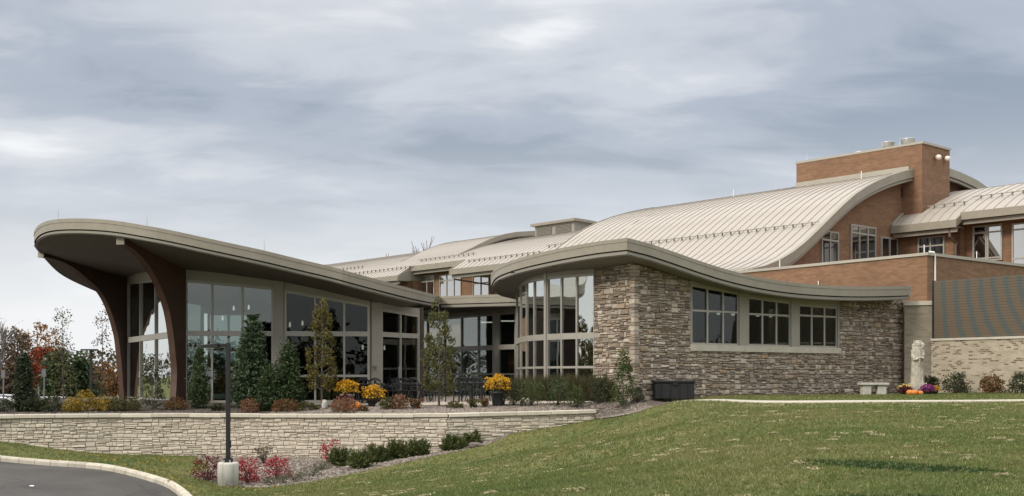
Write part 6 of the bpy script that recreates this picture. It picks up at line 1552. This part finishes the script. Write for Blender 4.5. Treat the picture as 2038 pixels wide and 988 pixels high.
for bx_1 in (-.085, .085):
    for by_1 in (-.13, .13): mb = MB(); mb.lathe([(0.018, 0.684), (0.018, 0.74), (0.008, 0.75)], 6, (bx_1, by_1, 0)); mb.build('anchor_bolt', STEEL, lp)
q = PL(62, 29.4); mb = MB(); mb.add([(-.07, -.05, .012), (.06, -.06, .004), (.075, .045, .02), (-.05, .06, .004), (0, 0, .03)], [(0, 1, 4), (1, 2, 4), (2, 3, 4), (3, 0, 4)]); o = mb.build('paper_scrap', WHITE); o.location = (q.x, q.y, gz(q.x, q.y) - .128); o.rotation_euler.z = .5; tag(o, 'small white scrap of paper lying on the asphalt road', 'litter')
# ------------------------------------------------------------------ patio furniture
IRON = mat_plain('wrought_iron', (0.014, 0.015, 0.019), 0.45, 0, 0.1, 4)
def make_chair(label, loc, rz, group):
    t = thing('patio_chair', label, 'chair', loc, group, False); t.rotation_euler.z = rz
    mb = MB(); mb.lathe([(0.02, 0.44), (0.22, 0.435), (0.235, 0.45), (0.22, 0.462), (0.02, 0.455)], 16); mb.build('seat', IRON, t)
    for x in (-.2, .2):
        for y in (-.19, .19):
            mb = MB(); mb.tube([(x * .9, y * .9, 0.44), (x * 1.05, y * 1.1, 0.2), (x * 1.15, y * 1.25, 0.0)], 0.02, 5); mb.build('leg', IRON, t)
        mb = MB(); mb.tube([(x * 1.05, -0.2, 0.45), (x * 1.25, -0.22, 0.62), (x * 1.25, 0.0, 0.66), (x * 1.15, 0.22, 0.68)], 0.02, 5); mb.build('armrest', IRON, t)
    mb = MB(); arch = [(-0.22, 0.21, 0.44), (-0.24, 0.25, 0.68)] + [(0.24 * -math.cos(a), 0.28, 0.74 + 0.19 * math.sin(a)) for a in np.linspace(0.15, math.pi - .15, 9)] + [(0.24, 0.25, 0.68), (0.22, 0.21, 0.44)]
    mb.tube(arch, 0.022, 5); bf = mb.build('back_frame', IRON, t)
    mb = MB()
    for s in (-1, 1):
        for cz_, rr_ in ((0.80, 0.075), (0.66, 0.06), (0.56, 0.05)):
            mb.tube([(s * 0.095 + rr_ * math.cos(a) * s, 0.262, cz_ + rr_ * math.sin(a)) for a in np.linspace(0, 5.2, 10)], 0.017, 4)
    mb.tube([(0, 0.23, 0.45), (0, 0.27, 0.7), (0, 0.28, 0.92)], 0.02, 5); mb.build('scrollwork', IRON, bf)
    return t
def make_table(label, loc, R):
    t = thing('patio_table', label, 'table', loc, 'iron patio tables', False)
    mb = MB(); mb.lathe([(0.02, 0.70), (R - .03, 0.70), (R, 0.715), (R, 0.735), (R - .02, 0.745), (0.02, 0.745)], 28); mb.build('table_top', mat_plain('table_top_metal', (0.055, 0.055, 0.06), 0.3) if 'table_top_metal' not in MATS else MATS['table_top_metal'], t)
    for k in range(4):
        a = k * math.pi / 2 + .6; mb = MB(); mb.tube([(math.cos(a) * R * .5, math.sin(a) * R * .5, 0.70), (math.cos(a) * R * .35, math.sin(a) * R * .35, 0.4), (math.cos(a) * R * .62, math.sin(a) * R * .62, 0.0)], 0.018, 6); mb.build('leg', IRON, t)
    return t
PG = 'wrought iron patio chairs'
tabs = [(738, 43.9, 0.55, 'round iron table behind the two pots of yellow mums'), (812, 44.2, 0.55, 'round iron table before the pavilion end door'), (938, 45.5, 0.75, 'large iron table before the link glazing')]
for px, d, R, lab in tabs:
    q = PL(px, d); make_table(lab, (q.x, q.y, tz(q.x, q.y) + .03), R)
chs = [(722, 43.1, math.pi + .3, 'iron chair left of the two at the table behind the mums'), (751, 43.2, math.pi - .2, 'iron chair with scrolled back right of the mums table centre'), (733, 44.9, 0.1, 'iron chair on the far side of the mums table'),
       (786, 43.5, math.pi + .6, 'iron chair left of the table before the end door'), (826, 43.4, math.pi - .3, 'iron chair nearest the salmon shrub'), (842, 44.6, -1.2, 'iron chair right of the table before the end door'), (806, 45.3, 0.2, 'iron chair beyond the table before the end door'),
       (858, 44.0, 2.2, 'iron chair just left of the green columnar tree'), (903, 44.3, math.pi + .8, 'iron chair just right of the green columnar tree'), (925, 44.1, math.pi + .15, 'iron chair in front of the large table, left one'), (948, 44.0, math.pi - .15, 'iron chair in front of the large table, right one'), (967, 45.2, -1.3, 'iron chair beside the dark pot of golden mums'), (930, 47.0, 0.1, 'iron chair behind the large table'), (772, 44.9, -.6, 'iron chair between the two smaller tables'), (706, 43.9, 1.5, 'iron chair behind the tall urn of mums'), (873, 46.2, .4, 'iron chair behind the green columnar tree'), (952, 46.9, -.2, 'second iron chair behind the large table')]
for px, d, rz, lab in chs:
    q = PL(px, d); make_chair(lab, (q.x, q.y, tz(q.x, q.y) + .035), rz, PG)

# ------------------------------------------------------------------ parking lot: lights, signs, cars
def PK(px, d): q = PL(px, d); return (q.x, q.y, gz(q.x, q.y) + .03)
a = PK(181, 74); t = thing('parking_lamp', 'black parking lot lamp with a flat arm behind the yellow shrubs', 'lamp post', a, None, False)
zt = wz(697, 74) - a[2]; mb = MB(); mb.box(-.07, .07, -.07, .07, 0, zt); mb.build('pole', BLACKM, t)
mb = MB(); mb.box(-.62, .38, -.14, .14, zt - .04, zt + .06); mb.build('lamp_head', BLACKM, t)
SGN = mat_plain('sign_back', (0.16, 0.165, 0.175), 0.5, 0.3); 
for px, d, y0, lab in ((7, 62, 737, 'thin grey sign post at the left edge of the view'), (88, 62, 735, 'grey sign post between the red maple and the silver car'), (77, 70, 770, 'short grey post left of the silver car')):
    a = PK(px, d); t = thing('sign_post', lab, 'sign', a, None, False); zt = wz(y0, d) - a[2]
    mb = MB(); mb.box(-.035, .035, -.03, .03, -.1, zt); mb.build('post', SGN, t)
    if y0 < 760: mb = MB(); mb.box(-.11, .11, -.05, -.032, zt - .42, zt); mb.build('sign_plate', SGN, t)
def make_car(label, loc, rz, col, name='parked_car', nm='car_paint'):
    t = thing(name, label, 'car', loc, 'cars in the parking lot', False); t.rotation_euler.z = rz
    pm = MATS.get(nm) or mat_plain(nm, col, 0.25, 0.1, 0.03, 2)
    # stations along the length: x, half width, bottom, belt height
    stn = [(-2.2, .70, .42, .68), (-2.05, .82, .30, .85), (-1.5, .88, .25, .92), (-.6, .9, .22, .95), (.6, .9, .22, .94), (1.2, .89, .24, .90), (1.8, .84, .28, .80), (2.15, .72, .38, .66)]
    mb = MB(); m = 8
    for x, hw, zb, zt_ in stn:
        mb.v += [(x, -hw * .92, zb), (x, -hw, (zb + zt_) * .5), (x, -hw * .97, zt_ - .06), (x, -hw * .82, zt_), (x, hw * .82, zt_), (x, hw * .97, zt_ - .06), (x, hw, (zb + zt_) * .5), (x, hw * .92, zb)]
    for i in range(len(stn) - 1): mb.f += [(i*m+k, i*m+(k+1) % m, (i+1)*m+(k+1) % m, (i+1)*m+k) for k in range(m)]
    mb.f += [tuple(range(m)), tuple(range((len(stn)-1)*m + m - 1, (len(stn)-1)*m - 1, -1))]; mb.build('body', pm, t, True)
    cab = [(-1.85, .72, .9, .9), (-1.3, .70, .9, 1.38), (-.3, .68, .92, 1.46), (.35, .68, .92, 1.42), (1.05, .74, .9, .92)]
    mb = MB()
    for x, hw, zb, zt_ in cab: mb.v += [(x, -hw - .1 * (zt_ < 1), zb - .03), (x, -hw * .88, zt_ - .05), (x, hw * .88, zt_ - .05), (x, hw + .1 * (zt_ < 1), zb - .03)]
    for i in range(4): mb.f += [(i*4+k, (i+1)*4+k, (i+1)*4+k+1, i*4+k+1) for k in range(3)]
    mb.build('window_glass', GLASS_D, t)
    mb = MB(); mb.v = []
    for x, hw, zb, zt_ in cab[1:4]: mb.v += [(x, -hw * .9, zt_ - .06), (x, -hw * .8, zt_), (x, hw * .8, zt_), (x, hw * .9, zt_ - .06)]
    for i in range(2): mb.f += [(i*4+k, (i+1)*4+k, (i+1)*4+k+1, i*4+k+1) for k in range(3)]
    mb.build('roof', pm, t, True)
    mb = MB()
    for s in (-1, 1):
        for (x0, z0, x1, z1) in ((-1.85, .9, -1.3, 1.35), (-.35, .92, -.3, 1.43), (.35, 1.4, 1.1, .9)): mb.tube([(x0, s * .74, z0), (x1, s * .64, z1)], .035, 5)
    mb.build('pillars', pm, t)
    for x in (-1.35, 1.4):
        for s in (-1, 1):
            mb = MB(); ring_ = [(0.2, -.1), (.32, -.1), (.335, 0), (.32, .1), (0.2, .1)]
            mb.lathe(ring_, 18); tr_ = mb.build('tyre', BLACKM, t, True); tr_.location = (x, s * .8, .33); tr_.rotation_euler.x = math.pi / 2
            mb = MB(); mb.lathe([(0.05, -.06), (.2, -.08), (.21, .08), (.05, .09)], 12); rm = mb.build('rim', STEEL, tr_)
    for s in (-1, 1):
        mb = MB(); mb.box(2.02, 2.14, s * .6 - .13, s * .6 + .13, .58, .70); mb.build('headlight', WHITE, t)
        mb = MB(); mb.box(-2.2, -2.1, s * .6 - .12, s * .6 + .12, .66, .8); mb.build('tail_light', MATS.get('tail_red') or mat_plain('tail_red', (.35, .02, .02), .3), t)
    return t
for px, d, rz, col, nm, lab in ((2, 70, 0.3, (0.70, 0.66, 0.66), 'paint_white', 'white car nearest the left edge of the view'), (17, 80, 0.2, (0.45, 0.47, 0.5), 'paint_blue_grey', 'pale blue grey car behind the white car'), (97, 72, 2.6, (0.55, 0.57, 0.58), 'paint_silver', 'silver car behind the dark green shrubs')):
    make_car(lab, PK(px, d), rz, col, nm=nm)

# ------------------------------------------------------------------ background trees
BG = [ # name, label, px, d, top y, kind
 ('bare_tree', 'bare grey tree at the left edge of the view', -6, 96, 585, 'bare'),
 ('autumn_tree', 'pale brown autumn tree behind the left edge', 22, 112, 652, 'brown'),
 ('autumn_tree', 'orange brown autumn tree above the red maple', 74, 118, 640, 'orange'),
 ('maple_tree', 'low red maple behind the parked cars', 84, 92, 690, 'red'),
 ('autumn_tree', 'low olive tree behind the cars at far left', 20, 88, 722, 'brown'),
 ('evergreen_tree', 'dark evergreen left of the first sparse columnar tree', 116, 86, 708, 'con'),
 ('evergreen_tree', 'dark evergreen beside the parking lot lamp', 160, 88, 716, 'con'),
 ('autumn_tree', 'dull brown tree right of the parking lot lamp', 205, 110, 722, 'orange'),
 ('autumn_tree', 'dull orange tree beside the outer timber rib', 232, 104, 728, 'orange'),
 ('autumn_tree', 'brown tree seen through the pavilion corner glass', 290, 115, 700, 'brown'),
 ('evergreen_tree', 'evergreen seen through the pavilion glass', 430, 118, 712, 'con'),
 ('autumn_tree', 'orange brown tree seen through the pavilion glass', 462, 112, 720, 'orange'),
 ('bare_tree', 'bare treetop rising behind the left of the long roof', 785, 150, 440, 'bare'),
 ('bare_tree', 'second bare treetop rising behind the long roof', 850, 152, 445, 'bare')]
LF_FEW = mat_leaf('leaf_last', [(0.16, 0.12, 0.09), (0.20, 0.15, 0.11), (0.12, 0.09, 0.07)], 0.3)
TWIG = mat_plain('twig_grey', (0.20, 0.175, 0.16), 0.9, 0, 0.2, 6)
def bare_tree(label, loc, H, seed):
    t = thing('bare_tree', label, 'tree', loc, None, False); rr = random.Random(seed); mb = MB()
    def grow(p, d, l, r_, lev):
        q = p + d * l; mb.tube([p, p.lerp(q, .5) + Vector((rr.uniform(-.04, .04), rr.uniform(-.04, .04), 0)) * l, q], [r_, r_ * .8, r_ * .62], 5 if lev < 2 else 3, False)
        if lev >= 5: return
        for k in range(3 if lev < 3 else 2 + (rr.random() < .6)):
            ax = Vector((rr.uniform(-1, 1), rr.uniform(-1, 1), rr.uniform(-.2, .6))); grow(q if k else p.lerp(q, .8), (d + ax * (.42 if lev < 2 else .55) + Vector((0, 0, .1))).normalized(), l * rr.uniform(.62, .82), r_ * .68, lev + 1)
    grow(Vector((0, 0, -.2)), Vector((0, 0, 1)), H * .28, H * .017, 0); mb.build('branches', TWIG, t, True)
    r = np.random.default_rng(seed); n = 60; C = np.c_[r.normal(size=n) * H * .10, r.normal(size=n) * H * .10, H * r.uniform(.4, .8, n)]
    vg = Veg(); vg.add(*leaf_quads(C, r.normal(size=(n, 3)), .16, .1, r)); vg.build('last_leaves', LF_FEW, t)
for i, (nm, lab, px, d, yt, kind) in enumerate(BG):
    a = PK(px, d); H = wz(yt, d) - a[2]
    if kind == 'bare': bare_tree(lab, a, H, 700 + i)
    elif kind == 'con': conifer(nm, lab, a, H, H * 0.33, LF_CON, 700 + i, 16, 8, 0.45, 0.2, 0.75, 0.7)
    else:
        m_ = {'brown': LF_BRN, 'orange': LF_ORB, 'red': LF_MAP}[kind]
        tree(nm, lab, 'tree', a, H, lambda s, H=H: H * 0.34 * math.sqrt(max(.03, 1 - (2 * s - .9) ** 2 * .85)), H * .16, 130, 26 if kind != 'orange' else 20, H * .07, .26, .19, m_, 700 + i, BARK, H * .02, nlimb=50)
for px, d, yt, sd_, lab in ((125, 58, 612, 1, 'taller of two sparse columnar trees behind the terrace'), (203, 60, 606, 4, 'thinner sparse columnar tree beside the outer timber rib')):
    a = PK(px, d); H = wz(yt, d) - a[2]
    tree('sparse_tree', lab, 'tree', a, H, lambda s: 0.62 * (1 - .7 * s) + .1, H * .22, 90 if sd_ == 1 else 60, 9, .26, .11, .075, LF_BRN if sd_ == 4 else LF_OLV, 740 + sd_, BARK, .05, nlimb=70, flat=1.3, up=.5)

# distant woodland closing the horizon all round the site
def woodland():
    r = np.random.default_rng(9); n = 8200; a = r.uniform(0, 2 * np.pi, n); k = r.uniform(1.0, 1.12, n)
    cx_, cy_ = 260 * np.cos(a) * k, 130 + 205 * np.sin(a) * k
    htop = 8.6 + 1.4 * np.sin(a * 9 + 1) + 1.1 * np.sin(a * 23) + r.normal(size=n) * .5
    z = -2.6 + htop * r.uniform(0.05, 1, n) ** .8
    C = np.c_[cx_, cy_, z]; C = np.repeat(C, 9, 0) + r.normal(size=(n * 9, 3)) * np.array([1.3, 1.3, .55])
    vg = Veg(); vg.add(*leaf_quads(C, r.normal(size=(n * 9, 3)), 1.15 * r.uniform(.5, 1.2, n * 9), .8, r)); o = vg.build('woodland', mat_leaf('far_leaf', [(0.045, 0.05, 0.022), (0.08, 0.07, 0.035), (0.11, 0.075, 0.04), (0.035, 0.042, 0.022), (0.15, 0.09, 0.04)], .2), None)
    tag(stuff(o), 'distant mixed autumn woodland along the horizon', 'woodland')
woodland()

# ------------------------------------------------------------------ lawn blades
def lawn_blades():
    r = np.random.default_rng(21)
    def area(d0, d1, dens):
        w_ = 0.5 * d1 + 6; n = int((d1 - d0) * 2 * w_ * dens); return r.uniform(-w_, w_, n), r.uniform(d0, d1, n)
    X = []; Y = []; S = []
    for d0, d1, dens, sc_ in ((8.5, 17, 520, 1.0), (17, 24, 300, 1.25), (24, 34, 150, 1.6), (34, 50, 55, 2.0)):
        x, y = area(d0, d1, dens); X.append(x); Y.append(y); S.append(np.full(len(x), sc_))
    x = np.concatenate(X); y = np.concatenate(Y); s = np.concatenate(S)
    wl = np.array([[p.x, p.y] for p in WL]); behind = y > np.interp(x, wl[:, 0], wl[:, 1], left=wl[0, 1], right=99) - .15
    stone = (x > CO.x - .3) & (y > CO.y + (x - CO.x) * T_S.y / T_S.x - .15)
    far_r = (y > 45) & (x > 16)
    bad = inside(road_poly, x, y) | inside(bed_poly, x, y) | behind | stone | inside(terr_poly, x, y)
    pc = np.array([[p.x, p.y] for p in path_c]); pyy = np.interp(x, pc[:, 0], pc[:, 1]); bad |= (x > pc[0, 0]) & (np.abs(y - pyy) < .62) & ~((x > 13.3) & (r.uniform(0, 1, len(x)) < .35))
    kk = np.array([[p.x, p.y] for p in kerb_s]); 
    for p in densify([Vector(q) for q in kk], .12)[:-60]: bad |= (x - p[0]) ** 2 + (y - p[1]) ** 2 < .075
    x, y, s = x[~bad], y[~bad], s[~bad]; n = len(x); z = lawn_z(x, y)
    nb = 3
    x = np.repeat(x, nb) + r.normal(size=n * nb) * .02; y = np.repeat(y, nb) + r.normal(size=n * nb) * .02; z = np.repeat(z, nb); s = np.repeat(s, nb); m = len(x)
    h = r.uniform(.016, .042, m) * (0.8 + .35 * s); w = r.uniform(.004, .008, m) * s; a = r.uniform(0, 6.283, m); b = r.uniform(0, 6.283, m); ln = h * r.uniform(.2, 1.1, m)
    V = np.stack([np.c_[x - w * np.cos(a), y - w * np.sin(a), z - .005], np.c_[x + w * np.cos(a), y + w * np.sin(a), z - .005], np.c_[x + ln * np.cos(b), y + ln * np.sin(b), z + h]], 1).reshape(-1, 3)
    # colour: patchy olive / green / straw
    f1 = np.sin(x * .55 + 1.3 * np.sin(y * .31)) * np.sin(y * .42 + 1.1 * np.sin(x * .37 + 2)); f2 = np.sin(x * 2.1 + y * .7) * np.sin(y * 1.7 - x * .9)
    g = r.normal(size=m) * .5 + f1 * .8 + f2 * .35
    green = np.array([.098, .142, .037]); olive = np.array([.168, .174, .060]); straw = np.array([.36, .315, .18])
    k1 = np.clip((g + .9) / 1.5, 0, 1)[:, None]; c = green * (1 - k1) + olive * k1
    st_ = (r.uniform(0, 1, m) < .07 + .10 * np.clip(f1, 0, 1)); c = np.where(st_[:, None], straw, c)
    lush = (((x - 5.35) / 1.25 + .0) ** 2 + ((y - 15.9 + (x - 5.35) * .45) / .62) ** 2 < r.uniform(.5, 1.25, m)) | (((x - 3.9) / 1.2) ** 2 + ((y - 12.9) / .35) ** 2 < r.uniform(.5, 1.2, m))
    c = np.where(lush[:, None], np.array([.026, .06, .018]), c * (1 + .08 * np.tanh(3 * np.sin(2 * np.pi * (y * .8 - x * .42) / 1.15)))[:, None]) * r.uniform(.85, 1.15, (m, 1))
    o = np_mesh('lawn_blades', V, np.arange(3 * m).reshape(m, 3), None)
    me = o.data; at = me.color_attributes.new('blade', 'FLOAT_COLOR', 'POINT'); at.data.foreach_set('color', np.repeat(np.c_[c, np.ones(m)], 3, 0).astype(np.float32).ravel())
    mm_, t, bb, oo = new_mat('grass_blade'); ca = t.nodes.new('ShaderNodeVertexColor'); ca.layer_name = 'blade'
    t.links.new(ca.outputs[0], bb.inputs['Base Color']); bb.inputs['Roughness'].default_value = .7; bb.inputs['Specular IOR Level'].default_value = .2
    tr = t.nodes.new('ShaderNodeBsdfTranslucent'); t.links.new(ca.outputs[0], tr.inputs[0]); mx = t.nodes.new('ShaderNodeMixShader'); mx.inputs[0].default_value = .25
    t.links.new(bb.outputs[0], mx.inputs[1]); t.links.new(tr.outputs[0], mx.inputs[2]); t.links.new(mx.outputs[0], oo.inputs[0]); me.materials.append(mm_)
    tag(stuff(o), 'short olive green grass blades covering the sloping lawn', 'grass')
    # loose straw coloured tufts left by the mower
    nc = 260; d = np.sqrt(r.uniform(12 ** 2, 35 ** 2, nc)); cx_ = d * r.uniform(-.42, .62, nc); k = ~(inside(road_poly, cx_, d) | inside(bed_poly, cx_, d) | inside(terr_poly, cx_, d) | (cx_ < -6.5 + .0 * d)); cx_, d = cx_[k], d[k]; nc = len(d)
    per = 34; sc_ = r.uniform(.5, 1.5, nc); px_ = np.repeat(cx_, per) + r.normal(size=nc * per) * .075 * np.repeat(sc_, per); py_ = np.repeat(d, per) + r.normal(size=nc * per) * .05 * np.repeat(sc_, per); m = len(px_); pz_ = lawn_z(px_, py_) + r.uniform(.015, .045, m)
    D = np.c_[r.normal(size=m), r.normal(size=m) * .6, r.normal(size=m) * .25]; vg = Veg(); vg.add(*leaf_quads(np.c_[px_, py_, pz_], D, .055 * r.uniform(.5, 1.4, m), .02, r, .05))
    o = vg.build('dry_grass_tufts', mat_leaf('dry_straw', [(.38, .335, .19), (.46, .41, .25), (.28, .25, .13), (.54, .48, .32)], .2), None); tag(stuff(o), 'dry straw coloured clippings scattered over the lawn', 'dry grass')
    # fallen leaves on the verge by the kerb
    n = 260; lx = r.uniform(-14, -6.5, n); ly = r.uniform(31, 38, n); k = ~(inside(road_poly, lx, ly) | inside(bed_poly, lx, ly)) & (ly < np.interp(lx, wl[:, 0], wl[:, 1]) - .2); lx, ly = lx[k], ly[k]; n = len(lx)
    vg = Veg(); vg.add(*leaf_quads(np.c_[lx, ly, lawn_z(lx, ly) + .05], np.c_[r.normal(size=n), r.normal(size=n), r.normal(size=n) * .2], .09, .06, r)); o = vg.build('fallen_leaves', LF_YEL, None); tag(stuff(o), 'yellow fallen leaves on the grass verge by the kerb', 'leaves')
lawn_blades()
for o in list(bpy.data.objects):
    if '_w' in o.keys(): del o['_w']
